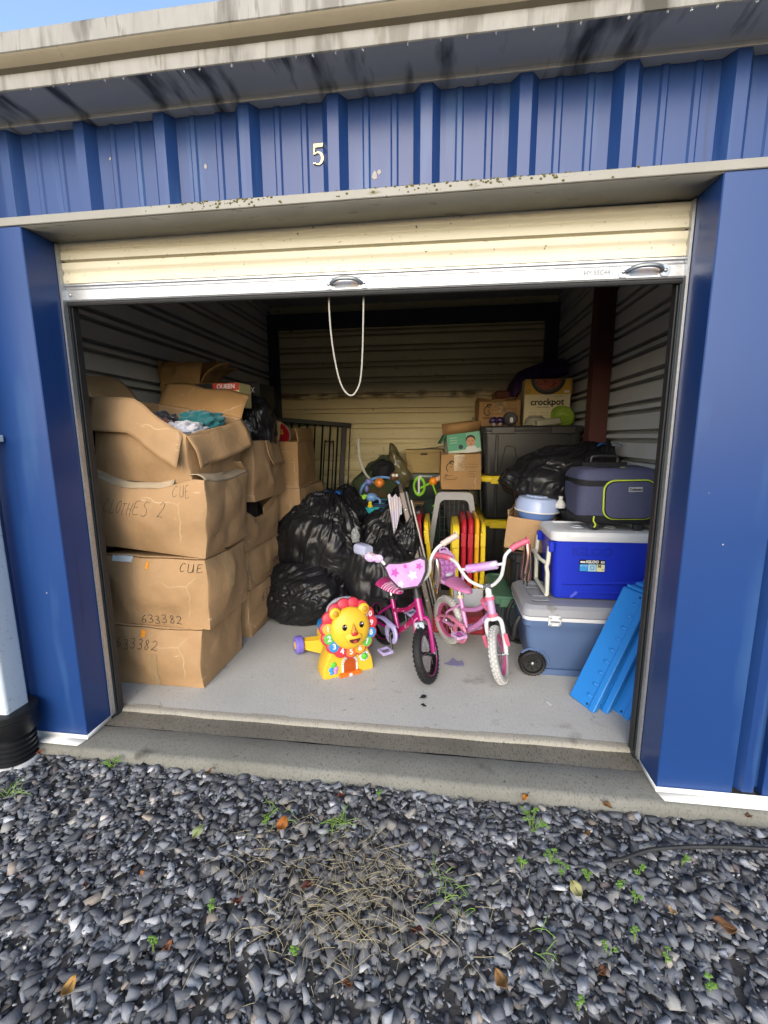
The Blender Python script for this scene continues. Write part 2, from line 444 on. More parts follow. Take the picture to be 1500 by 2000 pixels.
def gravel(name, N, x0, x1, y0, y1, zf, smin, smax, seed):
    rr = np.random.default_rng(seed); V = []; F = []; Cc = []; base = 0
    pal = np.array([[.055, .058, .066], [.075, .080, .090], [.040, .042, .048], [.10, .105, .115], [.15, .155, .165], [.030, .031, .036], [.12, .112, .095], [.20, .20, .20], [.14, .105, .07], [.22, .19, .15], [.085, .06, .052]])
    pw = np.array([.22, .22, .17, .13, .06, .09, .045, .02, .018, .012, .015]); pw /= pw.sum()
    pid = rr.integers(0, len(protos), N)
    for k in range(len(protos)):
        idx = np.where(pid == k)[0]; n = len(idx)
        if n == 0: continue
        v, f = protos[k]
        s = smin + (smax - smin) * rr.random(n) ** 2.6
        a = rr.random(n) * 2 * PI; tx = rr.normal(0, .2, n); ty = rr.normal(0, .2, n)
        ca, sa = np.cos(a), np.sin(a); cx, sx = np.cos(tx), np.sin(tx); cyy, syy = np.cos(ty), np.sin(ty)
        P = v[None] * s[:, None, None]
        X, Y, Z = P[..., 0], P[..., 1], P[..., 2]
        Y, Z = Y * cx[:, None] - Z * sx[:, None], Y * sx[:, None] + Z * cx[:, None]
        X, Z = X * cyy[:, None] + Z * syy[:, None], -X * syy[:, None] + Z * cyy[:, None]
        X, Y = X * ca[:, None] - Y * sa[:, None], X * sa[:, None] + Y * ca[:, None]
        px = x0 + (x1 - x0) * rr.random(n); py = y0 + (y1 - y0) * rr.random(n)
        pz = zf(px, py, rr.random(n))
        P = np.stack([X + px[:, None], Y + py[:, None], Z + pz[:, None]], -1)
        m_ = v.shape[0]
        V.append(P.reshape(-1, 3))
        F.append((f[None] + (np.arange(n) * m_)[:, None, None]).reshape(-1, 3) + base); base += n * m_
        c = pal[rr.choice(len(pal), n, p=pw)] * rr.uniform(1.3, 3.0, (n, 1)); c = c * .6 + .4 * c.mean(1, keepdims=True) * np.array([1.0, 1.0, 1.02])
        soil = .5 * np.exp(-((px - 1.26) / .26) ** 2 - ((py + .45) / .17) ** 2)[:, None]; c = c * (1 - soil) + soil * np.array([.15, .125, .09]) * rr.uniform(.6, 1.3, (n, 1))
        Cc.append(np.repeat(c, m_, 0))
    V = np.concatenate(V); F = np.concatenate(F); Cc = np.concatenate(Cc)
    me = bpy.data.meshes.new(name)
    me.vertices.add(len(V)); me.vertices.foreach_set('co', V.ravel())
    me.loops.add(len(F) * 3); me.loops.foreach_set('vertex_index', F.ravel().astype(np.int32))
    me.polygons.add(len(F)); me.polygons.foreach_set('loop_start', np.arange(0, len(F) * 3, 3, dtype=np.int32))
    me.update(calc_edges=True)
    at = me.color_attributes.new('col', 'FLOAT_COLOR', 'POINT')
    at.data.foreach_set('color', np.concatenate([Cc, np.ones((len(Cc), 1))], 1).ravel())
    me.materials.append(STONE)
    o = bpy.data.objects.new(name, me); COL.objects.link(o)
    return o
STONE = mat('slate_stone', (0.07, 0.07, 0.08), 0.8, (0.13, 0.128, 0.125), 45, 0.35, attr='col', bump=0.5, bscale=140, bdist=0.002, rough2=0.95, spec=.12)
def zf(px, py, r):
    return -0.041 - 0.022 * r + 0.008 * fbm(np.stack([px * 2.5, py * 2.5, px * 0], -1), 3, 3)
gr = gravel('gravel', 66000, -1.0, 3.5, -1.75, -0.058, zf, 0.005, 0.031, 21)
tag(gr, 'loose dark slate gravel covering the yard in front of the unit', 'gravel', kind='stuff')

# ------------------------------------------------------------------ concrete slab
def profile_sheet(name, prof, x0, x1, nx, m, kind='structure', label=None, amp=0.0, seed=0, parent=None):
    xs = np.linspace(x0, x1, nx); V = []; n = len(prof)
    for x in xs:
        for k, (y, z) in enumerate(prof): V.append((x, y, z))
    V = np.array(V)
    if amp:
        V[:, 1] += amp * fbm(V * np.array([4, 9, 9]), 3, seed); V[:, 2] += amp * 0.5 * fbm(V * np.array([7, 9, 9]) + 5, 3, seed + 1)
    F = [(i * n + k, (i + 1) * n + k, (i + 1) * n + k + 1, i * n + k + 1) for i in range(nx - 1) for k in range(n - 1)]
    o = mesh_obj(name, V, F, m, parent, 50)
    if kind: tag(o, label, kind=kind)
    return o
profile_sheet('door_apron', [(-.062, -.22), (-.060, -.05), (-.056, -.016), (-.048, -.006), (-.035, -.002), (.03, -.001), (.088, .001), (.098, -.004)], -3.0, 5.4, 500, APRONC, label='worn concrete apron in front of the door', amp=0.0035, seed=4)
profile_sheet('door_sill', [(.099, -.003), (.11, -.001), (.15, .002), (.183, .004), (.192, .006)], -.02, 2.32, 200, SILLC, label='dirty recessed strip where the door lands', amp=0.003, seed=8)
EDGEC = conc_mat('edge_concrete', '#98948a', '#7c786c', '#55524a', brush=False)
profile_sheet('floor_edge', [(.190, .003), (.194, .010), (.199, .016), (.208, .0195), (.235, .0196)], -.36, 2.62, 200, EDGEC, label='pale worn front edge of the floor slab', amp=0.0025, seed=9)
g = MB(); g.grid(lambda u, v: (-.40 + 3.06 * u, .228 + 3.2 * v, .02), 30, 30)
tag(g.build('floor', FLOORC), kind='structure', label='brushed grey concrete floor of the storage unit')

# ------------------------------------------------------------------ storage building
bld = thing('storage_building', 'blue metal self storage building with open unit and stained gutter', 'building', (1.15, 0, 0))
BL = Matrix.Translation((-1.15, 0, 0))
class BMB(MB):
    def add(s, vs, fs, M=None): return MB.add(s, vs, fs, BL @ M if M is not None else BL)
def ribpanel(name, x0, x1, z0, z1, yb, phase, parent=bld, m=BLUE):
    per = 0.2925; pts = []
    k0 = math.floor((x0 - phase) / per) - 1
    for k in range(k0, k0 + int((x1 - x0) / per) + 4):
        c = phase + k * per
        for dx, dy in [(-.042, 0), (-.018, -.032), (.018, -.032), (.042, 0), (.088, 0), (.094, -.005), (.108, -.005), (.114, 0), (.178, 0), (.184, -.005), (.198, -.005), (.204, 0)]:
            pts.append((c + dx, yb + dy))
    pts = [p for p in pts if x0 <= p[0] <= x1]
    pts = [(x0, pts[0][1])] + pts + [(x1, pts[-1][1])]
    mb = BMB(); nz = 3; V = [(x, y, z0 + (z1 - z0) * j / nz) for j in range(nz + 1) for x, y in pts]; n = len(pts)
    mb.add(V, [(j * n + i, j * n + i + 1, (j + 1) * n + i + 1, (j + 1) * n + i) for j in range(nz) for i in range(n - 1)])
    return mb.build(name, m, parent, 12)
ribpanel('wall_panel', -3.0, 5.4, 2.055, 2.36, 0.028, 1.148)
# pillars: blue trim with a return jamb
for (xa, xb, inn) in ((-.25, 0, 1), (2.3, 2.55, 0)):
    mb = BMB(); c = .003
    x_in = xb if inn else xa; x_out = xa if inn else xb; sg = 1 if inn else -1
    mb.add([(x_out, 0, .012), (x_in - sg * c, 0, .012), (x_in, c, .012), (x_in, .135, .012), (x_out, 0, 2.033), (x_in - sg * c, 0, 2.033), (x_in, c, 2.033), (x_in, .135, 2.033),
            (x_out, .04, .012), (x_out, .04, 2.033)],
           [(0, 1, 5, 4), (1, 2, 6, 5), (2, 3, 7, 6), (8, 0, 4, 9)] if inn else [(1, 0, 4, 5), (2, 1, 5, 6), (3, 2, 6, 7), (0, 8, 9, 4)])
    p = mb.build('pillar', BLUE2, bld, 20)
    mb = BMB()
    if inn: mb.add([(x_out, -.003, .0015), (x_in + .003, -.003, .0015), (x_in + .003, .14, .0015), (x_out, -.003, .022), (x_in + .003, -.003, .022), (x_in + .003, .14, .022), (x_out, -.045, .0015), (x_in - .01, -.045, .0015)],
                   [(0, 1, 4, 3), (1, 2, 5, 4), (6, 7, 1, 0)])
    else: mb.add([(x_out + .3, -.003, .0015), (x_in - .003, -.003, .0015), (x_in - .003, .14, .0015), (x_out + .3, -.003, .022), (x_in - .003, -.003, .022), (x_in - .003, .14, .022), (x_out + .3, -.045, .0015), (x_in + .01, -.045, .0015)],
                 [(1, 0, 3, 4), (2, 1, 4, 5), (7, 6, 0, 1)])
    mb.build('base_flashing', WHITE, bld, 30, solid=.0015)
    # door guide beside the jamb
    mb = BMB(); xg = x_in; t = sg
    a, b = sorted((xg + t * .004, xg - t * .030))
    mb.box(a, b, .137, .160, .0, 2.10); mb.box(min(xg - t * .002, xg + t * .014), max(xg - t * .002, xg + t * .014), .162, .205, .0, 2.10)
    mb.build('door_guide', DKMET, bld)
    mb = BMB(); a, b = sorted((xg + t * .002, xg + t * .010)); mb.box(a, b, .1365, .1385 + .02, .02, 2.03); mb.build('guide_strip', GALV, bld)
    mb = BMB(); a, b = sorted((xg + t * .016, xg + t * .021)); mb.box(a, b, .170, .200, .03, 2.0); mb.build('guide_seal', BLACK, bld)
for xa, xb in ((-.345, -.25), (2.55, 2.65)):
    ribpanel('wall_panel', xa, xb, .03, 2.034, .03, (xa + xb) / 2 + .0)
for xa, xb in ((-.60, -.345), (2.65, 2.90)):
    mb = BMB(); mb.box(xa, xb, 0, .135, .012, 2.033, c=.003); mb.build('pillar', BLUE2, bld, 20)
def corr_curtain(name, x0, x1, y, z0, z1, parent, m, mb=None):
    prof = []; z = z0; per = .0865
    while z < z1:
        for t in range(16):
            s = t / 16
            dy = -0.017 + 0.009 * math.exp(-((s - .46) / .09) ** 2) if s < .88 else .006
            prof.append((y + dy, min(z + per * s, z1)))
        z += per
    V = []; nx = 12
    for i in range(nx + 1):
        for (yy, zz) in prof: V.append((x0 + (x1 - x0) * i / nx, yy, zz))
    n = len(prof)
    mb = mb or BMB()
    mb.add(V, [(i * n + k, (i + 1) * n + k, (i + 1) * n + k + 1, i * n + k + 1) for i in range(nx) for k in range(n - 1)])
    return mb.build(name, m, parent, 40)
for xa, xb in ((-2.9, -.6), (2.9, 5.2)):
    corr_curtain('closed_curtain', xa, xb, .17, .03, 2.05, bld, CREAM)
    mb = BMB(); mb.box(xa, xb, .15, .19, -.005, .03); mb.build('curtain_bar', GALV, bld)
# lintel flashing
mb = BMB(); mb.box(-3, 5.4, -.006, .03, 2.034, 2.062, c=.002); mb.build('lintel_trim', LINTEL, bld)
mb = BMB(); mb.add([(-.002, .0, 2.033), (2.302, .0, 2.033), (2.302, .165, 2.036), (-.002, .165, 2.036)], [(3, 2, 1, 0)]); mb.build('lintel_soffit', LINTEL, bld, solid=.002)
mb = BMB(); mb.box(-.1, 2.4, .205, .23, 2.03, 2.45); mb.build('header_beam', DKMET, bld)
# gutter, K profile, and soffit
prof = [(.03, 2.352), (-.128, 2.347), (-.146, 2.345), (-.1475, 2.383), (-.160, 2.392), (-.176, 2.403), (-.181, 2.412), (-.1815, 2.462), (-.176, 2.470), (-.150, 2.470)]
def gutsheet(name, prof, m, x0=-3.0, x1=5.4, nx=120):
    xs = np.linspace(x0, x1, nx); V = np.array([(x, y, z) for x in xs for y, z in prof]); n = len(prof)
    V[:, 2] += .0022 * vn(np.stack([V[:, 0] * 2.3, V[:, 0] * 0, V[:, 0] * 0], -1), 4)
    V[:, 1] += .0018 * vn(np.stack([V[:, 0] * 3.1, V[:, 0] * 0 + 4, V[:, 0] * 0], -1), 5)
    mb = BMB(); mb.add(V.tolist(), [(i * n + k + 1, (i + 1) * n + k + 1, (i + 1) * n + k, i * n + k) for i in range(nx - 1) for k in range(n - 1)])
    return mb.build(name, m, bld, 25)
gutsheet('soffit', prof[:2] + [(-.145, 2.3455)], SOFFIT)
gutsheet('soffit_trim', [(-.010, 2.351), (-.010, 2.337), (.03, 2.337)], SOFFIT)
gu = gutsheet('gutter', [(-.143, 2.343)] + prof[2:4] + [(-.1482, 2.3835)], GUTTER)
gutsheet('gutter_face', [(-.1480, 2.3832), (-.163, 2.388), (-.178, 2.405), (-.1812, 2.4125)], GUTSHADE)
gutsheet('gutter_lip', [(-.1814, 2.412), (-.1835, 2.414), (-.1830, 2.462), (-.177, 2.470), (-.150, 2.470)], GUTTER)
mb = BMB()
for k in range(60):
    x = -1.0 + .082 * k + random.uniform(-.03, .03); l = random.uniform(.0015, .004)
    mb.ell(.003, .003, l + .002, 8, 6, T(x, -.141, 2.343 - l))
dr = mb.build('water_drops', mat('water_drop', (0.8, 0.8, 0.78), 0.08, trans=0.9, ior=1.33), bld); tag(dr, kind='stuff')
# roof over the building, closed volume
mb = BMB(); mb.add([(-3.05, -.15, 2.472), (5.45, -.15, 2.472), (5.45, 3.6, 2.86), (-3.05, 3.6, 2.86)], [(0, 1, 2, 3)]); mb.build('roof', GALV, bld, solid=.01)
mb = BMB(); mb.box(-3.05, -3.0, .03, 3.55, -.1, 2.9); mb.box(5.4, 5.45, .03, 3.55, -.1, 2.9); mb.box(-3.0, 5.4, 3.46, 3.52, -.1, 2.86); mb.build('outer_wall', BLUE, bld)
# inner walls
def hrib(name, p0, p1, inward, z0, z1, m, per=0.163, off=0.0, depth=.019):
    p0, p1, n_ = Vector(p0), Vector(p1), Vector(inward); prof = [(0, z0)]; z = z0 - off
    while z < z1:
        for dz, d in [(.000, 0), (.082, 0), (.083, -.075), (.108, -.075), (.109, 0), (.132, 0), (.133, -.075), (.158, -.075), (.159, 0)]:
            zz = z + dz
            if z0 <= zz <= z1: prof.append((d, zz))
        z += per
    nx = 8; V = []
    for i in range(nx + 1):
        b = p0.lerp(p1, i / nx)
        for d, zz in prof: V.append((b.x + n_.x * d, b.y + n_.y * d, zz))
    n = len(prof); mb = BMB(); mb.add(V, [(i * n + k, (i + 1) * n + k, (i + 1) * n + k + 1, i * n + k + 1) for i in range(nx) for k in range(n - 1)])
    return mb.build(name, m, bld, 12)
BACKW = mat('cream_back_sheet', '#d6ca9e', 0.5, '#c8ba89', 3, 0.6, bump=0.06, bscale=60, spots=[('#8a7a4c', 22, 0.66, (.6, 1, .8))])
N, L = BACKW.node_tree.nodes, BACKW.node_tree.links       # rusty dirt band along one seam of the sheet
bs = N['Principled BSDF']; old = bs.inputs['Base Color'].links[0].from_socket
tc = N.new('ShaderNodeTexCoord'); sep = N.new('ShaderNodeSeparateXYZ'); L.new(tc.outputs['Object'], sep.inputs[0])
mz = N.new('ShaderNodeMath'); mz.operation = 'SUBTRACT'; L.new(sep.outputs[2], mz.inputs[0]); mz.inputs[1].default_value = 1.735
ab = N.new('ShaderNodeMath'); ab.operation = 'ABSOLUTE'; L.new(mz.outputs[0], ab.inputs[0])
mr = N.new('ShaderNodeMapRange'); mr.inputs[1].default_value = .055; mr.inputs[2].default_value = 0.0; L.new(ab.outputs[0], mr.inputs[0])
nz = N.new('ShaderNodeTexNoise'); nz.inputs['Scale'].default_value = 6; nz.inputs['Detail'].default_value = 6; L.new(tc.outputs['Object'], nz.inputs['Vector'])
mr2 = N.new('ShaderNodeMapRange'); mr2.inputs[1].default_value = .47; mr2.inputs[2].default_value = .62; L.new(nz.outputs[0], mr2.inputs[0])
mu = N.new('ShaderNodeMath'); mu.operation = 'MULTIPLY'; L.new(mr.outputs[0], mu.inputs[0]); L.new(mr2.outputs[0], mu.inputs[1])
mx = N.new('ShaderNodeMix'); mx.data_type = 'RGBA'; mx.inputs[7].default_value = (*lin('#4a3823'), 1); L.new(old, mx.inputs[6]); L.new(mu.outputs[0], mx.inputs[0]); L.new(mx.outputs[2], bs.inputs['Base Color'])
hrib('back_wall', (-.36, 3.3), (2.62, 3.3), (0, -1), .02, 2.75, BACKW, off=.05)
hrib('side_wall', (-.36, .205), (-.36, 3.3), (1, 0), .02, 2.75, WALLG)
hrib('side_wall', (2.62, 3.3), (2.62, .205), (-1, 0), .02, 2.75, WALLG)
CEIL = mat('ceiling_sheet', '#a5a8aa', 0.5, '#8d8f90', 5, 0.6)
mb = BMB(); mb.grid(lambda u, v: (-.36 + 2.98 * u, .16 + 3.14 * v, 2.46 + .2 * v + (.012 if int(u * 60) % 6 == 0 else 0)), 60, 4, flip=True); mb.build('ceiling', CEIL, bld)
for yy in (1.1, 2.2):
    mb = BMB(); mb.box(-.36, 2.62, yy, yy + .05, 2.40 + .06 * yy - .02, 2.47 + .06 * yy); mb.build('purlin', REDOX, bld)
DKST = mat('dark_corner_steel', '#2b2f38', 0.5, '#363b45', 10, 0.5)
mb = BMB(); mb.box(-.355, 2.615, 3.18, 3.285, 2.42, 2.56); mb.build('back_beam', DKST, bld)
for xa, xb in ((-.358, -.27), (2.50, 2.618)):
    mb = BMB(); mb.box(xa, xb, 3.19, 3.286, .02, 2.45); mb.build('corner_post', DKST, bld)
mb = BMB(); mb.box(2.50, 2.505, 1.69, 1.80, .02, 2.55); mb.box(2.505, 2.612, 1.69, 1.695, .02, 2.55); mb.box(2.505, 2.612, 1.795, 1.80, .02, 2.55); mb.build('steel_post', REDOX, bld)
# house number: bold 5 with a flat flag and round bowl
GOLD = mat('gold_number', '#d9c69a', 0.35, '#c4ab72', 60, 0.5, metal=0.2)
def num5():
    o = [(.10, 1.0), (.86, 1.0), (.80, .83), (.22, .83), (.17, .60)]
    arc_o = [(.45 + .43 * math.cos(t), .315 + .315 * math.sin(t)) for t in np.linspace(2.05, -2.55, 16)]
    arc_i = [(.40 + .27 * math.cos(t), .31 + .25 * math.sin(t)) for t in np.linspace(-2.35, 2.2, 14)]
    top = [(.08, .50)]
    return o[:5] + arc_o + [(.02, .12), (.10, .05)] + arc_i + top
P5 = [(-.5 + x, -.5 + y) for x, y in num5()]
bm5 = bmesh.new()
vv = [bm5.verts.new((x * .042, y * .062, 0)) for x, y in P5]
f5 = bm5.faces.new(vv); bmesh.ops.triangulate(bm5, faces=[f5]); ex = bmesh.ops.extrude_face_region(bm5, geom=bm5.faces[:])
for v in ex['geom']:
    if isinstance(v, bmesh.types.BMVert): v.co.z += .003
bmesh.ops.recalc_face_normals(bm5, faces=bm5.faces[:])
me5 = bpy.data.meshes.new('house_number'); bm5.to_mesh(me5); bm5.free()
me5.transform(T(1.093 - 1.15, .0265, 2.188) @ RX(PI / 2))
finish('house_number', me5, GOLD, bld, 30)
# moss along the lintel and paint chips on the panel
mb = BMB(); rq = random.Random(4)
for k in range(260):
    x = rq.gauss(1.55, .26) if k % 4 else rq.gauss(.75, .12); r = rq.uniform(.0015, .005)
    mb.ell(r, r * .5, r * .7, 6, 4, T(x, -.0065 + rq.uniform(0, .012) * (k % 2), 2.062 - rq.random() ** 2 * .026 * (1 - k % 2)))
tag(mb.build('moss', mat('moss', '#4d4a26', .95, '#6a6536', 60, .8), bld), kind='stuff')
for (x, z, r) in ((.37, 2.245, .007), (.355, 2.235, .005), (.70, 2.185, .006), (1.275, 2.115, .010), (1.29, 2.125, .007), (2.04, 2.27, .005), (2.42, .93, .0025), (-.10, .66, .003), (2.36, 1.1, .002)):
    mb = BMB(); mb.ext([(r * random.uniform(.5, 1.2) * math.cos(t), r * random.uniform(.6, 1.5) * math.sin(t)) for t in np.linspace(0, 2 * PI, 8)[:-1]], .0006, T(x, .0275 if z > 2.05 else -.0005, z) @ RX(PI / 2)); mb.build('paint_chip', mat('chip_bare', '#9b948c', .7), bld)
# screws in the facade
SCR = mat('screw_head', '#98a0ac', 0.4, metal=0.5)
mb = BMB(); mb.ell(.006, .006, .003, 10, 6); mb.v = [(x + 1.15, y, z) for x, y, z in mb.v]
sc0 = mb.build('screw', SCR, bld); sc0.rotation_euler = (PI / 2, 0, 0); sc0.location = (2.585 - 1.15, .027, .055)

# ------------------------------------------------------------------ roll-up door, almost open
door = thing('roll_up_door', 'cream corrugated roll up door pulled nearly open', 'door', (1.15, .165, 1.81), rot=(0, math.radians(.55), 0))
class DMB(MB):
    def add(s, vs, fs, M=None):
        B = T(-1.15, -.165, -1.81)
        return MB.add(s, vs, fs, B @ M if M is not None else B)
corr_curtain('curtain', -.012, 2.312, .170, 1.878, 2.14, door, CREAM, DMB())
mb = DMB()
profb = [(.178, 1.810), (.158, 1.812), (.155, 1.818), (.155, 1.853), (.160, 1.860), (.161, 1.866), (.157, 1.871), (.157, 1.879), (.172, 1.882)]
V = [(x, y, z) for x in np.linspace(-.014, 2.314, 20) for y, z in profb]; n = len(profb)
mb.add(V, [(i * n + k, (i + 1) * n + k, (i + 1) * n + k + 1, i * n + k + 1) for i in range(19) for k in range(n - 1)]); mb.build('bottom_bar', GALV, door, 25)
mb = DMB(); mb.tube([(x, .163, 1.803) for x in np.linspace(-.014, 2.30, 14)] + [(2.31, .152, 1.812)], .0085, 8); mb.build('rubber_seal', BLACK, door)
RUSTG = mat('worn_handle', '#98a0a8', 0.35, '#6e7a86', 30, 0.7, metal=0.7)
for hx in (1.148, 2.165):
    mb = DMB()
    P = spline([(-.055, .150, 0), (-.05, .140, .002), (-.032, .128, .010), (0, .124, .012), (.032, .128, .010), (.05, .140, .002), (.055, .150, 0)], 4)
    mb.tube([(hx + p.x, p.y, 1.836 + p.z * .8) for p in P], .0072, 8, flat=1.0)
    mb.v = mb.v
    for sx in (-1, 1): mb.ext(rrect(.032, .036, .012), .003, T(hx + sx * .066, .1545, 1.836) @ RX(PI / 2))
    h = mb.build('handle', RUSTG, door)
    mb = DMB(); mb.add([(hx - .045, .1543, 1.822), (hx + .045, .1543, 1.822), (hx + .045, .1543, 1.846), (hx - .045, .1543, 1.846)], [(0, 1, 2, 3)])
    mb.build('worn_patch', mat('handle_wear', '#6f96bf', 0.4, '#b9955a', 28, 1.0), h)
    for sx in (-1, 1):
        mb = DMB(); mb.ell(.0065, .004, .0065, 10, 6, T(hx + sx * .066, .151, 1.836)); mb.build('bolt', STEEL, h)
mb = DMB(); mb.ell(.006, .004, .006, 10, 6, T(.03, .154, 1.836)); mb.build('bolt', STEEL, door)
mb = DMB(); mb.add([(1.75, .1546, 1.822), (1.915, .1546, 1.822), (1.92, .1546, 1.85), (1.745, .1546, 1.851)], [(0, 1, 2, 3)]); mb.build('torn_sticker', mat('old_sticker', '#c3c2c6', 0.6, '#aeb0b6', 60, 0.8), door)
mb = DMB(); mb.add([(1.965, .1546, 1.824), (2.065, .1546, 1.824), (2.065, .1546, 1.85), (1.965, .1546, 1.85)], [(0, 1, 2, 3)]); mb.build('data_sticker', mat('data_sticker', '#b4b6ba', 0.5), door)
STX = mat('sticker_print', '#777c84', 0.6)
text('sticker_lettering', 'HY 5SC44', .020, STX, door, T(2.015 - 1.15, .1542 - .165, 1.837 - 1.81) @ RX(PI / 2), ext=.0002)
mb = DMB(); mb.lathe([(0, -1.2), (.12, -1.2), (.12, 1.2), (0, 1.2)], 24, T(1.15, .36, 2.25) @ RY(PI / 2)); mb.build('rolled_coil', CREAM, door)
ROPE = mat('white_rope', '#a5a197', 0.8, '#87837b', 60, 0.6, bump=0.3, bscale=200)
mb = MB()
pts = spline([(1.074, .19, 1.825), (1.073, .19, 1.76), (1.079, .19, 1.66), (1.093, .192, 1.56), (1.112, .194, 1.485), (1.140, .195, 1.447), (1.165, .194, 1.452), (1.188, .192, 1.50), (1.198, .19, 1.60), (1.203, .188, 1.72), (1.206, .19, 1.825)], 6)
mb.tube(pts, .0032, 6)
rp = mb.build('pull_rope', ROPE); tag(rp, 'thin white pull rope hanging in a loop below the door bar', 'rope')
# ------------------------------------------------------------------ cardboard
def card_mat(name, a, b, seed=0):
    m = mat(name, a, 0.75, b, 3.5, 0.7, spots=[('#8d7150', 2.2, 0.60, (1, 1, 1)), ('#bda789', 26, 0.70, (.5, .5, 2))])
    N, L = m.node_tree.nodes, m.node_tree.links; bs = N['Principled BSDF']; tc = N.new('ShaderNodeTexCoord')
    wv = N.new('ShaderNodeTexNoise'); wv.inputs['Scale'].default_value = 1; wv.inputs['Detail'].default_value = 3
    mp = N.new('ShaderNodeMapping'); mp.inputs['Scale'].default_value = (170, 170, 3); L.new(tc.outputs['Object'], mp.inputs[0]); L.new(mp.outputs[0], wv.inputs['Vector'])
    n2 = N.new('ShaderNodeTexNoise'); n2.inputs['Scale'].default_value = 14; n2.inputs['Detail'].default_value = 4; n2.inputs['Distortion'].default_value = 1.2; L.new(tc.outputs['Object'], n2.inputs['Vector'])
    vr = N.new('ShaderNodeTexVoronoi'); vr.feature = 'DISTANCE_TO_EDGE'; vr.inputs['Scale'].default_value = 2.6; L.new(tc.outputs['Object'], vr.inputs['Vector'])
    mr = N.new('ShaderNodeMapRange'); mr.inputs[1].default_value = 0; mr.inputs[2].default_value = .035; mr.inputs[3].default_value = 0; mr.inputs[4].default_value = .35; L.new(vr.outputs[0], mr.inputs[0])
    a1 = N.new('ShaderNodeMath'); a1.operation = 'MULTIPLY_ADD'; L.new(wv.outputs[0], a1.inputs[0]); a1.inputs[1].default_value = .3; L.new(n2.outputs[0], a1.inputs[2])
    a2 = N.new('ShaderNodeMath'); a2.operation = 'MULTIPLY_ADD'; L.new(mr.outputs[0], a2.inputs[0]); a2.inputs[1].default_value = .25; L.new(a1.outputs[0], a2.inputs[2])
    # pale worn crease lines
    old = bs.inputs['Base Color'].links[0].from_socket
    v2 = N.new('ShaderNodeTexVoronoi'); v2.feature = 'DISTANCE_TO_EDGE'; v2.inputs['Scale'].default_value = 3.4; v2.inputs['Randomness'].default_value = 1
    nd = N.new('ShaderNodeTexNoise'); nd.inputs['Scale'].default_value = 9; L.new(tc.outputs['Object'], nd.inputs['Vector'])
    md = N.new('ShaderNodeMix'); md.data_type = 'VECTOR'; md.inputs[0].default_value = .06; L.new(tc.outputs['Object'], md.inputs[4]); L.new(nd.outputs['Color'], md.inputs[5]); L.new(md.outputs[1], v2.inputs['Vector'])
    e1 = N.new('ShaderNodeMapRange'); e1.inputs[1].default_value = .012; e1.inputs[2].default_value = 0; e1.inputs[4].default_value = 1; L.new(v2.outputs[0], e1.inputs[0])
    n3 = N.new('ShaderNodeTexNoise'); n3.inputs['Scale'].default_value = 4; L.new(tc.outputs['Object'], n3.inputs['Vector'])
    e2 = N.new('ShaderNodeMapRange'); e2.inputs[1].default_value = .52; e2.inputs[2].default_value = .70; e2.inputs[4].default_value = .6; L.new(n3.outputs[0], e2.inputs[0])
    em = N.new('ShaderNodeMath'); em.operation = 'MULTIPLY'; L.new(e1.outputs[0], em.inputs[0]); L.new(e2.outputs[0], em.inputs[1])
    mc = N.new('ShaderNodeMix'); mc.data_type = 'RGBA'; mc.inputs[7].default_value = (*lin('#cdb795'), 1); L.new(old, mc.inputs[6]); L.new(em.outputs[0], mc.inputs[0]); L.new(mc.outputs[2], bs.inputs['Base Color'])
    bp = N.new('ShaderNodeBump'); bp.inputs['Strength'].default_value = 0.5; bp.inputs['Distance'].default_value = 0.006
    L.new(a2.outputs[0], bp.inputs['Height']); L.new(bp.outputs[0], bs.inputs['Normal'])
    return m
CARD = card_mat('cardboard', '#a48561', '#90714d')
CARD2 = card_mat('cardboard_dark', '#9c7a4e', '#8a6840')
CARDIN = card_mat('cardboard_inside', '#a07c50', '#8e6b42')
TAPE = mat('packing_tape', '#b39a74', 0.18, '#9a8463', 20, 0.6, bump=0.25, bscale=40, alpha=0.55)
PAPER = mat('paper_label', '#c9d4da', 0.55, '#aebcc6', 20, 0.6)
ORANGE = mat('orange_sticker', '#d98a24', 0.5)

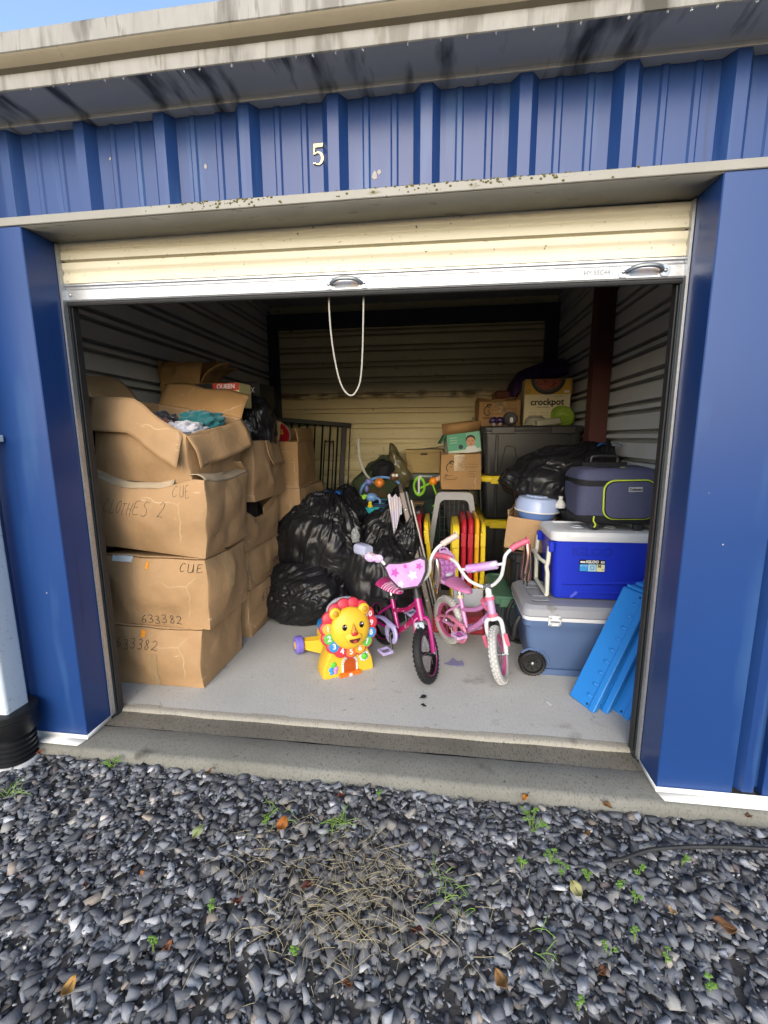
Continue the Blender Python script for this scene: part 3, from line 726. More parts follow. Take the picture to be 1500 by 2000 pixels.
ROTQ = np.array(Euler((.5, .35, .7)).to_matrix())
class Carton:
    """open or closed cardboard box, local origin at its base centre, front = -y"""
    def __init__(s, name, label, loc, w, d, h, rz=0, seed=0, bulge=.012, crump=.007, m=None, group='cardboard boxes stacked in the unit', tilt=(0, 0), open_=False, taper=0.0, sag=.01, cat='box', top=None):
        s.top = top or (lambda sd, u: 0.0)
        s.w, s.d, s.h, s.seed, s.bulge, s.crump, s.taper, s.sag = w, d, h, seed, bulge, crump * 1.6, taper, sag
        s.m = m or CARD
        s.t = thing(name, label, cat, loc, group=group, rot=(tilt[0], tilt[1], rz))
        s.corn = [(-w / 2, -d / 2), (w / 2, -d / 2), (w / 2, d / 2), (-w / 2, d / 2)]
        mb = MB(); n = 36; nv = 26
        V = []
        rows = [j / nv for j in range(nv + 1)]
        us = sorted(set([0, .012, .04] + [i / n for i in range(1, n)] + [.96, .988]))
        per = [(sd, u) for sd in range(4) for u in us]
        P = s.pts([(sd, u, v) for v in rows for sd, u in per])
        k = len(per); F = [(j * k + i, j * k + (i + 1) % k, (j + 1) * k + (i + 1) % k, (j + 1) * k + i) for j in range(nv) for i in range(k)]
        mb.add(P.tolist(), F)
        nb = len(mb.v); mb.f.append(tuple(reversed(range(k)))); mb.mi.append(0)
        if not open_:
            c = 14
            Q = s.disp(np.array([((i / c - .5) * w * (1 - taper), (j / c - .5) * d * (1 - taper), h - s.sag * math.sin(PI * i / c) * math.sin(PI * j / c)) for j in range(c + 1) for i in range(c + 1)]))
            mb.add(Q.tolist(), [(j * (c + 1) + i, j * (c + 1) + i + 1, (j + 1) * (c + 1) + i + 1, (j + 1) * (c + 1) + i) for j in range(c) for i in range(c)])
        s.body = mb.build('body', s.m, s.t, 9, solid=.006 if open_ else 0)
    def disp(s, P):
        P = np.asarray(P, float); q = P + s.seed * 13.7
        q = q @ ROTQ
        D = np.stack([1.4 * vn(q * 4.0, s.seed, False) + .9 * np.abs(vn(q * 6.0, s.seed + 5, False)) - .35, 1.4 * vn(q * 4.0 + 31, s.seed + 1, False) + .9 * np.abs(vn(q * 6.0 + 9, s.seed + 6, False)) - .35, .5 * vn(q * 3.5 + 77, s.seed + 2, False)], -1)
        D2 = np.stack([vn(q * 13, s.seed + 8, False), vn(q * 13 + 3, s.seed + 9, False), vn(q * 13 + 6, s.seed + 10, False)], -1)
        amt = s.crump * np.clip(P[:, 2:3] / max(.05, s.h * .25), 0.05, 1)
        return P + amt * D + amt * .3 * D2
    def pts(s, L):
        out = []
        for sd, u, v in L:
            a = s.corn[sd % 4]; b = s.corn[(sd + 1) % 4]; tp = 1 - s.taper * v
            x = (a[0] + (b[0] - a[0]) * u) * tp; y = (a[1] + (b[1] - a[1]) * u) * tp
            nx, ny = [(0, -1), (1, 0), (0, 1), (-1, 0)][sd % 4]
            uu = min(max(u, 0), 1); vv = min(max(v, 0), 1)
            bl = s.bulge * math.sin(PI * uu) ** .7 * math.sin(PI * vv) ** .8
            out.append((x + nx * bl, y + ny * bl, v * s.h - s.top(sd % 4, uu) * vv ** 3))
        return s.disp(np.array(out))
    def surf(s, side):
        def f(u, v):
            p = s.pts([(side, u, v), (side, u + .01, v), (side, u, v + .01)])
            a, b, c = (Vector(q) for q in p)
            return a, (b - a).cross(c - a).normalized()
        return f
    def patch(s, name, side, u0, u1, v0, v1, m, off=.0025, n=10, parent=None):
        f = s.surf(side); mb = MB()
        def g(a, b):
            p, nr = f(u0 + (u1 - u0) * a, v0 + (v1 - v0) * b); return p + nr * off
        mb.grid(g, n, n); return mb.build(name, m, parent or s.t, 60)
    def tape_top(s, m=TAPE, wd=.05):
        mb = MB(); w, d, h = s.w * (1 - s.taper), s.d * (1 - s.taper), s.h
        def g(a, b):
            p = s.disp(np.array([((a - .5) * w, (b - .5) * wd, h - s.sag * math.sin(PI * a))]))[0]; return (p[0], p[1], p[2] + .003)
        mb.grid(g, 14, 2); mb.build('tape', m, s.t, 60)
    def lid(s, gap=.006, lift=0.0, seed=1, over=.004):
        """two closing flaps lying on top"""
        w, d, h = s.w * (1 - s.taper), s.d * (1 - s.taper), s.h
        for sg in (-1, 1):
            def g(a, b):
                y = sg * (d / 2 + over - (d / 2 - gap / 2 + over) * b); x = (a - .5) * (w + over)
                p = s.disp(np.array([(x, y, h + .004 - s.sag * math.sin(PI * a) * math.sin(PI * (.5 + y / d)))]))[0]
                return (p[0], p[1], p[2] + .004 + lift * b * (1 + .6 * sg) + .006 * math.sin(6 * a + seed + sg) * b)
            MB().grid(g, 14, 8, flip=sg > 0).build('flap', s.m, s.t, 50, solid=.004)
    def flap(s, side, length, ang, bend=0.0, skew=0.0, wob=.01, m=None, name='flap', ragged=0.0, u0=0, u1=1, off_=0.0):
        """flap hinged on the top edge; ang 0 = straight up, positive folds outwards (180 = down against the wall)"""
        nx, ny = [(0, -1), (1, 0), (0, 1), (-1, 0)][side % 4]
        E_ = s.pts([(side, u0 + (u1 - u0) * i / 16, 1.0) for i in range(17)])
        V = []; nv = 8
        for j in range(nv + 1):
            t = j / nv; a = math.radians(ang) + bend * t
            for i in range(17):
                e = E_[i]; u = i / 16; nrm = off_ * math.sin(min(PI, PI * min(1, t * 2.2)) / 2 if t < .45 else PI / 2); l = length * t * (1 - ragged * .5 * (1 + math.sin(9 * u + s.seed)) * (t > .99))
                out = math.sin(a) * l; up = math.cos(a) * l
                w_ = wob * t * (vn(np.array([[u * 4 + s.seed, t * 2 + side, 1.3]]), s.seed)[0])
                tx, ty = -ny, nx
                sk = skew * (u - .5) * t
                V.append((e[0] + nx * (out + w_ + nrm + .004) + tx * sk * s.w, e[1] + ny * (out + w_ + nrm + .004) + ty * sk * s.w, e[2] + up + w_ * .5))
        mb = MB(); mb.add(V, [(j * 17 + i, j * 17 + i + 1, (j + 1) * 17 + i + 1, (j + 1) * 17 + i) for j in range(nv) for i in range(16)])
        return mb.build(name, m or s.m, s.t, 12, solid=.0035)
    def write(s, txt, side, u0, v0, du, dv, w=.0012, seed=0, name='handwriting'):
        return pen(name, txt, s.surf(side), u0, v0, du, dv, INK, s.t, w, seed=seed)

def LBL(*a): return a
# --- front column by the left wall
b1 = Carton('cardboard_box', 'large cardboard box numbered 633382 at the bottom of the front left stack, on the floor', (.030, .62, .021), .57, .44, .315, seed=1, bulge=.024, crump=.011)
b1.lid(seed=3, lift=.012); b1.write('633382', 0, .20, .66, .075, .16, w=.0012, seed=2)
b1.patch('sticker', 0, .44, .48, .86, .96, ORANGE)
b2 = Carton('cardboard_box', 'large creased cardboard box numbered 633382, second from the bottom of the front left stack', (.090, .63, .345), .55, .44, .355, seed=2, bulge=.030, crump=.013, tilt=(0, .03))
b2.lid(seed=5, lift=.012); b2.write('633382', 0, .33, .05, .08, .12, w=.0012, seed=4)
b2.patch('sticker', 0, .43, .46, .86, .96, ORANGE)
b2.patch('paper_label', 0, .08, .28, .93, 1.03, PAPER)
b2.write('CUE', 0, .78, .84, .075, .12, seed=9)
CARDP = card_mat('cardboard_pale', '#a3937b', '#8f7d63')
def ramp(u, a, b): return min(1, max(0, (u - a) / (b - a)))
b3 = Carton('cardboard_box', 'wide cardboard box marked CLOTHES 2 with crushed open top, third in the front left stack', (.050, .63, .750), .66, .47, .375, seed=3, bulge=.03, crump=.015, open_=True, tilt=(.02, .10),
            top=lambda sd, u: (.075 * math.sin(PI * ramp(u, -.1, .95)) ** 1.5 if sd == 0 else .02 * math.sin(PI * u)))
b3.write('CLOTHES 2', 0, .25, .50, .055, .22, w=.0013, seed=3)
b3.write('CUE', 0, .72, .80, .06, .15, w=.0012, seed=6)
b3.flap(0, .085, -48, bend=-.7, wob=.05, ragged=.6, m=CARDP, u0=0, u1=.72); b3.flap(1, .07, -40, bend=-.5, wob=.03, m=CARDP, ragged=.3); b3.flap(3, .10, -30, wob=.03, m=CARDP); b3.flap(2, .12, -60)
b3.patch('printed_block', 1, .40, .85, .55, .80, mat('blue_print_block', '#7d8284', .7, '#9a8468', 60, .8)); b3.patch('printed_block', 1, .35, .62, .14, .36, mat('blue_print_text', '#6f8b99', .7, '#9a8468', 60, .8))
b3.patch('tape_scrap', 0, .80, .86, .10, .22, TAPE)
b4 = Carton('cardboard_box', 'open cardboard box of clothes with folded flaps topping the front left stack', (.095, .65, 1.085), .51, .46, .385, rz=-.05, seed=4, bulge=.022, crump=.014, open_=True, tilt=(.02, .06),
            top=lambda sd, u: (.155 * ramp(u, .42, 1.0) if sd == 0 else (.155 - .09 * u if sd == 1 else (.065 * (1 - u) if sd == 2 else 0))))
b4.flap(0, .165, 166, wob=.012, u0=.0, u1=.97, off_=.010); b4.flap(1, .155, 156, bend=.05, wob=.012, off_=.010); b4.flap(3, .20, 30, bend=.35, wob=.02, ragged=.2, u0=.35, u1=1); b4.flap(3, .16, 75, bend=.4, wob=.05, ragged=.5, u0=0, u1=.3, m=CARDP); b4.flap(2, .17, 22, bend=.3, wob=.03, m=CARDIN)
b4.patch('tape_scrap', 0, .35, .5, .15, .32, TAPE)

b1.patch('tape', 0, .52, .60, .02, .60, TAPE, off=.005); b2.patch('tape', 1, .3, .42, .5, 1.0, TAPE); b3.patch('tape', 1, .10, .22, .05, .9, TAPE)
# clothes heaped in the open box: soft rumpled cloth lumps
def cloth(name, m, loc, rx, ry, rz, seed, label, amp=.35, group='clothes spilling from the open cardboard box'):
    mb = MB(); mb.ell(1, 1, 1, 60, 36); V = np.array(mb.v); q = V * 2.0 + seed * 3.1
    d = 1 + amp * (np.abs(vn(q * 1.3, seed)) - .3) + amp * .5 * vn(q * 3.0, seed + 1) + amp * .2 * vn(q * 7, seed + 2)
    V = V * d[:, None] * np.array([rx, ry, rz]); V[:, 2] = np.maximum(V[:, 2], -rz * .6)
    o = mesh_obj(name, V, mb.f, m, None, None, loc)
    return tag(o, label, 'clothes', group)
cloth('folded_clothes', mat('white_cloth', '#b9b9bf', .9, '#a2a3ad', 8, .6, bump=.4, bscale=300, sheen=.3), (.215, .58, 1.315), .10, .09, .055, 3, 'white cloth heaped at the front of the open box')
cloth('folded_clothes', mat('teal_cloth', '#17646a', .9, '#10494f', 8, .6, bump=.4, bscale=300, sheen=.3), (.225, .72, 1.365), .12, .10, .065, 5, 'teal cloth folded in the open box')
cloth('folded_clothes', mat('maroon_cloth', '#6a3034', .9, '#512428', 8, .6, bump=.4, bscale=300, sheen=.3), (.095, .56, 1.33), .08, .08, .055, 8, 'maroon cloth at the left in the open box')
cloth('folded_clothes', mat('dark_cloth', '#1b1c22', .9, '#26272e', 8, .6, sheen=.3), (-.005, .70, 1.36), .13, .14, .06, 9, 'dark cloth behind the folded front flap of the open box')
cloth('folded_clothes', mat('dark_cloth', '#1b1c22', .9), (.04, .66, 1.06), .20, .13, .05, 12, 'dark cloth showing in the crushed top of the third box')

# --- second column behind it
c1 = Carton('cardboard_box', 'cardboard box numbered 633382 on the floor behind the front left stack', (.03, 1.30, .021), .56, .62, .31, seed=11, bulge=.016, crump=.012)
c1.lid(seed=2); c1.write('633382', 1, .22, .62, .07, .2, seed=5); c1.write('CD', 1, .33, .36, .06, .14, seed=7)
c2 = Carton('cardboard_box', 'crushed cardboard box with sagging lid, second up behind the front left stack', (.04, 1.32, .335), .56, .64, .255, seed=12, bulge=.02, crump=.016, taper=.04, sag=.02)
c2.lid(seed=8, lift=.03); c2.write('6332', 1, .55, .3, .05, .13, seed=11)
c3 = Carton('cardboard_box', 'open cardboard box holding a black bag, third up behind the front left stack', (.05, 1.20, .60), .55, .52, .29, seed=13, bulge=.016, crump=.012, open_=True, top=lambda sd, u: .11 * math.sin(PI * ramp(u, -.1, 1.0)) if sd == 1 else 0)
c3.write('63352', 1, .35, .5, .07, .16, seed=8); c3.write('C LOE', 1, .05, .62, .06, .12, seed=12); c3.flap(1, .06, 6, u0=.6, u1=1, wob=.02)
c4 = Carton('cardboard_box', 'open cardboard box with one flap hanging down below the small black bag', (.07, 1.22, .905), .64, .50, .36, seed=14, bulge=.016, crump=.014, open_=True)
c4.flap(1, .16, 165, wob=.02, u0=.35, u1=.95); c4.flap(2, .14, 20); c4.flap(3, .14, 10)
d1 = Carton('cardboard_box', 'dusty cardboard box on the floor behind the black bags by the left wall', (.08, 1.98, .021), .58, .62, .30, seed=15); d1.lid()
d2 = Carton('cardboard_box', 'cardboard box wedged second from the floor behind the black bags', (.10, 1.96, .325), .58, .62, .30, seed=16, m=CARD2); d2.lid()
d3 = Carton('cardboard_box', 'closed cardboard box under the tall open box behind the black bags', (.15, 1.86, .63), .66, .62, .285, seed=17, bulge=.012, crump=.009); d3.lid()
d3.flap(0, .05, 5, wob=.02)
d4 = Carton('cardboard_box', 'tall golden brown open box below the red tub by the black rack', (.20, 1.83, .92), .50, .54, .34, seed=18, bulge=.012, crump=.009, m=CARD2, open_=True, rz=.06)
d4.flap(1, .10, -12, m=CARDIN); d4.flap(2, .1, 20, m=CARDIN)
c6 = Carton('cardboard_box', 'narrow cardboard box behind the printed pool box by the left wall', (-.02, 1.72, 1.27), .40, .30, .225, seed=24, m=CARD2); c6.lid()
d5 = Carton('cardboard_box', 'small torn cardboard box leaning low behind the tall open box', (.20, 2.50, .40), .30, .26, .36, seed=19, crump=.02, m=CARD2, tilt=(.1, .25)); d5.lid()
c5 = Carton('cardboard_box', 'closed cardboard box under the printed air bed box by the left wall', (-.10, 1.22, 1.27), .46, .50, .19, seed=23, m=CARD2); c5.lid()
e1 = Carton('cardboard_box', 'dark cardboard box with upright flaps high in the shade by the left wall', (-.20, 1.36, 1.47), .26, .24, .16, seed=20, crump=.012, m=CARD2, open_=True)
e1.flap(0, .16, -8, wob=.05); e1.flap(1, .20, 25, bend=.5, wob=.04); e1.flap(2, .18, 8, wob=.04); e1.flap(3, .15, 0)
# printed boxes of an air bed and a pool
QB = thing('airbed_box', 'yellow and red printed box reading QUEEN standing behind the clothes box', 'box', (.13, 1.09, 1.465), rz=-.08)
BY = mat('print_cream', '#c9bd8c', .5, '#b5a66c', 6, .6); BR = mat('print_red', '#9c2a1d', .5); BK = mat('print_black', '#15161a', .45); BW = mat('print_white', '#c7c7c3', .55)
mb = MB(); mb.box(-.11, .19, -.07, .07, 0, .14, c=.003); mb.build('body', BY, QB)
mb = MB(); mb.box(.02, .1905, -.0715, -.0705, .098, .139); mb.build('red_band', BR, QB)
text('lettering', 'QUEEN', .036, BW, QB, T(.105, -.0725, .119) @ RX(PI / 2), off=.0008)
text('lettering', '24in', .032, BR, QB, T(.12, -.0725, .068) @ RX(PI / 2))
mb = MB(); mb.box(-.11, .02, -.0712, -.0702, .108, .139); mb.build('black_band', BK, QB)
IB = thing('pool_box', 'black printed box reading INTEX lying behind the yellow box', 'box', (.0, 1.56, 1.50), rz=-.05)
mb = MB(); mb.box(-.27, .27, -.12, .12, 0, .155, c=.003); mb.build('body', BK, IB)
text('lettering', 'INTEX', .05, BW, IB, T(.18, -.1225, .105) @ RX(PI / 2), sx=.75)
text('lettering', 'The Never Ending Summer', .02, BW, IB, T(-.02, -.1225, .10) @ RX(PI / 2))
cloth('plastic_wrap', mat('clear_wrap', '#aab0b2', .25, '#8d9396', 12, .6, alpha=.55), (.24, 1.08, 1.33), .09, .06, .06, 31, 'crumpled clear plastic beside the small black bag', amp=.6, group='plastic wrapping')['category'] = 'plastic wrap'

# red round tub
RT = thing('red_tub', 'round red tub lying on its side in the tall open box', 'tub', (.23, 1.74, 1.30), rot=(math.radians(62), 0, math.radians(35)))
mb = MB(); mb.lathe([(0, -.10), (.085, -.10), (.105, .0), (.108, .02), (.112, .022), (.112, .030), (.09, .030), (.085, .018), (0, .018)], 32); mb.build('tub', mat('red_plastic', '#a8141f', .35, '#8c0f18', 8, .5), RT)
mb = MB(); mb.torus(.115, .006, 32, 8, T(0, 0, .026)); mb.build('clear_rim', mat('clear_rim', '#b9b19a', .25, alpha=.6), RT)
for r in (.03, .055): MB().torus(r, .003, 24, 6, T(0, 0, .019)).build('ring', mat('red_ring', '#7c0e16', .35), RT)
text('lettering', 'S', .06, mat('tub_yellow', '#c9b23a', .4), RT, T(.055, .02, .0205), off=.002)

# black metal rack leaning in the far corner
RK = thing('black_rack', 'black metal slatted rack leaning in the far left corner', 'rack', (.06, 3.02, .022), rot=(math.radians(-3), math.radians(4.5), math.radians(20)))
RK.scale = (1.2, 1, 1.06)
RKM = mat('rack_black', '#15140f', .45, '#221f1a', 12, .5, metal=.3)
mb = MB(); mb.box(-.40, .33, -.028, .028, 1.325, 1.368, c=.004); mb.build('top_rail', RKM, RK)
mb = MB(); mb.box(-.40, .27, -.015, .015, .28, .305, c=.003); mb.build('lower_rail', RKM, RK)
for x in (-.39, .27): MB().box(x - .022, x + .022, -.018, .018, .0, 1.335, c=.003).build('post', mat('rack_post', '#2f2a20', .5, '#3d362a', 10, .5), RK)
for k in range(9): MB().tube([(-.33 + .068 * k, 0, .30), (-.33 + .068 * k, 0, 1.34)], .009, 6).build('bar', RKM, RK)
mb = MB(); mb.tube(spline([(.10, -.03, .32), (.10, -.03, 1.10), (.12, -.03, 1.16), (.16, -.03, 1.16), (.18, -.03, 1.10), (.18, -.03, .32)], 5), .006, 6); mb.build('hoop', RKM, RK)
mb = MB(); mb.tube([(.335, -.01, .1), (.325, -.01, 1.335)], .005, 6); mb.build('bar', RKM, RK)

# ------------------------------------------------------------------ black rubbish bags
def bag_mat():
    m = mat('black_bag_film', (0.008, 0.008, 0.010), 0.36, (0.016, 0.016, 0.018), 12, .6, spec=.42)
    N, L = m.node_tree.nodes, m.node_tree.links; bs = N['Principled BSDF']; tc = N.new('ShaderNodeTexCoord')
    n1 = N.new('ShaderNodeTexNoise'); n1.inputs['Scale'].default_value = 16; n1.inputs['Detail'].default_value = 2; n1.inputs['Distortion'].default_value = 1.0
    n1.noise_type = 'RIDGED_MULTIFRACTAL' if hasattr(n1, 'noise_type') else n1.noise_type
    L.new(tc.outputs['Object'], n1.inputs['Vector'])
    n2 = N.new('ShaderNodeTexNoise'); n2.inputs['Scale'].default_value = 9; n2.inputs['Detail'].default_value = 4; n2.inputs['Distortion'].default_value = 1.4; L.new(tc.outputs['Object'], n2.inputs['Vector'])
    a1 = N.new('ShaderNodeMath'); a1.operation = 'MULTIPLY_ADD'; L.new(n2.outputs[0], a1.inputs[0]); a1.inputs[1].default_value = 1.6; L.new(n1.outputs[0], a1.inputs[2])
    bp = N.new('ShaderNodeBump'); bp.inputs['Strength'].default_value = .22; bp.inputs['Distance'].default_value = .006
    L.new(a1.outputs[0], bp.inputs['Height']); L.new(bp.outputs[0], bs.inputs['Normal'])
    return m
BAGM = bag_mat()
_ico = {}
def ico(sub):
    if sub not in _ico:
        bm = bmesh.new(); bmesh.ops.create_icosphere(bm, subdivisions=sub, radius=1); bm.verts.index_update()
        _ico[sub] = (np.array([v.co[:] for v in bm.verts]), [tuple(v.index for v in f.verts) for f in bm.faces]); bm.free()
    return _ico[sub]
def bag(label, loc, rx, ry, rz, seed, tie=(0, 0, 1), neck=.25, amp=.10, flat=.62, sub=6, rot=(0, 0, 0), group='black rubbish bags piled in the unit', tiecol=None, name='rubbish_bag', lumps=.16):
    V, F = ico(sub); d = V.copy(); t = np.array(tie, float); t /= np.linalg.norm(t)
    ca = d @ t                                   # cosine from the tied end
    a = np.array([0, 1, 0]) if abs(t[1]) < .9 else np.array([1, 0, 0]); u = np.cross(t, a); u /= np.linalg.norm(u); w = np.cross(t, u)
    az = np.arctan2(d @ w, d @ u)
    pol = np.arccos(np.clip(ca, -1, 1))
    r = 1 + lumps * fbm(d * 1.7 + seed * 5.1, 2, seed)
    # gathers running away from the tie
    q = np.stack([np.cos(az) * 5.5, np.sin(az) * 5.5, pol * 1.3 + seed], -1) + .5 * np.stack([vn(d * 4, seed + 3)] * 3, -1)
    gath = 1 - np.abs(fbm(q, 2, seed + 11)) * 1.3
    fall = np.exp(-pol * 1.25)
    cr = 1 - np.abs(fbm(d * 3.3 + .9 * np.stack([vn(d * 2.5, seed + 4), vn(d * 2.5 + 9, seed + 5), vn(d * 2.5 + 17, seed + 6)], -1), 3, seed + 21)) * 1.3
    msk = np.clip(.5 + 1.4 * vn(d * 1.6 + seed * 2.3, seed + 31), .12, 1)
    fall = np.maximum(fall, .25 * (1 - msk))
    r = r + amp * (gath - .4) * fall * 1.9 + amp * .55 * (cr - .4) * msk
    P = d * r[:, None] * np.array([rx, ry, rz])
    nk = np.clip((ca - .93) / .07, 0, 1)
    P = P + (t * neck * rz)[None] * (nk ** 1.5)[:, None]
    zf_ = -flat * rz
    P[:, 2] = np.where(P[:, 2] < zf_, zf_ + (P[:, 2] - zf_) * .06, P[:, 2])
    P[:, 2] -= P[:, 2].min()
    th = thing(name, label, 'bag', loc, group=group, rot=rot)
    mesh_obj('film', P, F, BAGM, th, None)
    top = P[np.argmax(ca + 0)]
    if tiecol:
        mb = MB(); tp = Vector(top)
        for k in range(3):
            dirv = Vector((math.cos(k * 2.2 + seed), math.sin(k * 2.2 + seed) * .6, .25))
            p0 = tp - Vector(t) * neck * rz * .45
            pts_ = spline([p0, p0 + dirv * .03 + Vector((0, 0, .015)), p0 + dirv * .065 + Vector((0, 0, .004)), p0 + dirv * .09 - Vector((0, 0, .015))], 5)
            mb.tube(pts_, .011, 6, flat=.25)
        mb.build('tie_strap', tiecol, th)
    return th
BTIE = mat('blue_tie', '#1c5fae', .4, '#154a8c', 20, .5)
bag('big black bag standing in front of the stacked boxes with a blue tie', (.62, 1.60, .25), .33, .27, .35, 1, tie=(.25, .1, 1), tiecol=BTIE, neck=.18, amp=.11, sub=7)
bag('black bag lying flat on the floor left of the lion toy', (.56, 1.36, .021), .345, .24, .22, 2, tie=(.6, .4, .7), neck=.1, amp=.12, flat=.7, sub=7)
bag('black bag between the big bag and the grey folded frame', (1.08, 1.78, .25), .28, .24, .28, 3, tie=(.2, -.3, 1), tiecol=BTIE, neck=.25, amp=.13, sub=7)
bag('smooth black bag on the floor behind the magenta bicycle', (1.10, 1.45, .021), .27, .24, .30, 4, tie=(.1, .2, 1), neck=.2, amp=.07, flat=.75, sub=6)
bag('black bag tucked on top at the back of the bag pile', (.66, 1.98, .50), .25, .20, .21, 5, tie=(.3, 0, 1), neck=.1, amp=.12)
bag('black bag in shadow under the back of the bag pile', (.72, 2.10, .021), .36, .30, .36, 6, amp=.1)
bag('black bag in shadow under the baby activity centre', (1.12, 2.30, .021), .30, .30, .42, 10, amp=.1)
bag('crumpled black bag end sticking up beside the grey folded frame', (1.27, 1.52, .42), .10, .09, .13, 16, tie=(.2, -.1, 1), neck=.5, amp=.2, flat=.8)
bag('small black bag inside the open third box behind the front stack', (.155, 1.20, .685), .15, .21, .17, 7, amp=.08, lumps=.08)
bag('small black bag on the box with the hanging flap', (.31, 1.27, 1.24), .11, .15, .17, 8, tie=(-.4, 0, 1), neck=.35, amp=.14)
bag('black bag with blue drawstring slumped on the right before the dark totes', (2.30, 1.52, .852), .37, .26, .20, 9, tie=(.45, .3, 1), neck=.3, amp=.13, tiecol=BTIE, sub=7)
bag('second black bag with blue drawstring behind the wheeled cooler bag', (2.48, 1.36, .86), .14, .16, .20, 12, tie=(.2, 0, 1), neck=.3, amp=.13, tiecol=BTIE)
MB_ = MB()
# ------------------------------------------------------------------ middle: bedding, baby gear, frames
def heap(name, label, cat, m, loc, fn, seed, amp, nu=70, nv=44, sharp=None):
    """soft heap: fn(direction array)->points, then wrinkled"""
    mb = MB(); mb.ell(1, 1, 1, nu, nv); V = np.array(mb.v); P = fn(V); q = P * 7 + seed
    n = V / np.linalg.norm(V, axis=1, keepdims=True)
    P = P + n * (amp * (np.abs(fbm(q, 3, seed)) - .3))[:, None]; P[:, 2] = np.maximum(P[:, 2], 0)
    o = mesh_obj(name, P, mb.f, m, None, sharp, loc); return tag(o, label, cat)
CAMO = mat('camo_cloth', '#4d5a3a', .85, '#33402c', 5, 1.0, bump=.3, bscale=200, spots=[('#5e5038', 4.5, .55, (1, 1, 1)), ('#1d1f17', 6, .6, (1, 1, 1)), ('#77795c', 5.2, .64, (1, 1, 1))])
heap('camouflage_bedding', 'camouflage bedding heaped against the cream back wall', 'bedding', CAMO, (.78, 2.86, .02), lambda V: np.stack([V[:, 0] * .42 * (1.15 - .55 * (V[:, 2] * .5 + .5)) + .20 * V[:, 2], V[:, 1] * .24, (V[:, 2] * .5 + .5) * 1.10], -1), 3, .05)
heap('olive_plastic_bag', 'shiny olive plastic wrapped bundle on top of the camouflage bedding', 'bundle', mat('olive_film', '#6b6447', .22, '#4d4833', 7, .9, bump=.5, bscale=25, bdist=.006), (1.06, 2.72, .80), lambda V: np.stack([V[:, 0] * .10 * (1.2 - .75 * (V[:, 2] * .5 + .5)) - .07 * V[:, 2] + .02, V[:, 1] * .08, (V[:, 2] * .5 + .5) * .43], -1), 6, .03)
heap('black_cloth_bundle', 'black cloth bundle lying on the camouflage bedding', 'bundle', mat('black_cloth', '#14151a', .8, '#22242a', 8, .6), (.95, 2.62, .88), lambda V: np.stack([V[:, 0] * .11, V[:, 1] * .09, (V[:, 2] * .5 + .5) * .20], -1), 9, .03)
WT = MB(); WT.tube(spline([(.72, 2.60, 1.28), (.718, 2.60, 1.20), (.735, 2.58, 1.08), (.79, 2.52, .96), (.88, 2.40, .89), (.97, 2.30, .86)], 7), .012, 8)
o = WT.build('bent_tube', mat('white_tube', '#c9c7be', .4)); tag(o, 'bent white plastic tube rising before the cream back wall', 'tube')
# baby activity centre
JC = thing('activity_centre', 'teal baby activity centre with hanging toys on the black bags', 'baby toy', (1.0, 2.16, .66), rz=.15)
TEAL = mat('teal_plastic', '#2f98a0', .35, '#27838c', 5, .4); ORG = mat('orange_toy', '#d98019', .35); GRN = mat('green_toy', '#7bb82a', .4); BLT = mat('blue_toy', '#5f86b8', .4); REDT = mat('red_toy', '#b8282a', .4); BRN = mat('brown_toy', '#5a3d22', .6); GRYP = mat('grey_plastic', '#8a8c8f', .45, '#7a7c7f', 10, .5)
mb = MB(); mb.lathe([(0, 0), (.20, 0), (.26, .02), (.275, .06), (.262, .068), (.235, .045), (.14, .04), (.13, .06), (.118, .06), (.115, .02), (0, .02)], 40); mb.build('tray', TEAL, JC)
mb = MB(); mb.torus(.125, .014, 32, 8, T(0, 0, .065)); mb.build('seat_ring', mat('navy_cloth', '#1c2b4a', .8), JC)
mb = MB(); mb.tube(spline([(-.20, .02, .06), (-.17, .03, .20), (-.08, .05, .27), (.05, .06, .28), (.16, .05, .22), (.22, .03, .07)], 6), .012, 8); mb.build('toy_arch', BLT, JC)
for (x, y, z, r, m_) in ((-.02, -.02, .245, .042, ORG), (.10, .0, .29, .035, BRN)): MB().ell(r, r, r, 20, 12, T(x, y, z)).build('toy_ball', m_, JC)
mb = MB(); mb.torus(.025, .006, 16, 6, T(-.02, -.055, .245) @ RX(PI / 2)); mb.build('toy_ring', mat('dark_orange', '#9c4f0c', .4), JC)
mb = MB()
for k in range(5): mb.tube(spline([(-.20 + .012 * k, -.10, .08), (-.205 + .016 * k, -.105, .13), (-.21 + .02 * k, -.11, .155)], 3), [.010] * 6 + [.004], 6)
leaf_t = mb.build('toy_leaves', GRN, JC); tag(leaf_t, kind='stuff')
mb = MB(); mb.lathe([(0, 0), (.028, 0), (.036, .045), (0, .045)], 16, T(-.18, -.10, .06)); mb.build('toy_pot', REDT, JC)
mb = MB(); mb.ell(.05, .035, .038, 18, 10, T(-.09, -.09, .13)); mb.tube(spline([(-.05, -.10, .13), (-.02, -.12, .11), (-.02, -.12, .08)], 4), .010, 6); mb.build('toy_elephant', BLT, JC)
mb = MB(); mb.tube(spline([(-.26, -.14, .03), (-.22, -.16, .06), (-.18, -.15, .10), (-.14, -.12, .15)], 6), .018, 8)
mb.build('toy_worm', mat('worm_green', '#8cc23c', .5), JC)
mb = MB(); mb.lathe([(0, 0), (.02, 0), (.024, .02), (.014, .03), (.016, .05), (0, .062)], 14, T(-.10, -.16, .05)); mb.build('toy_duck', mat('duck_yellow', '#c9b02a', .4), JC)
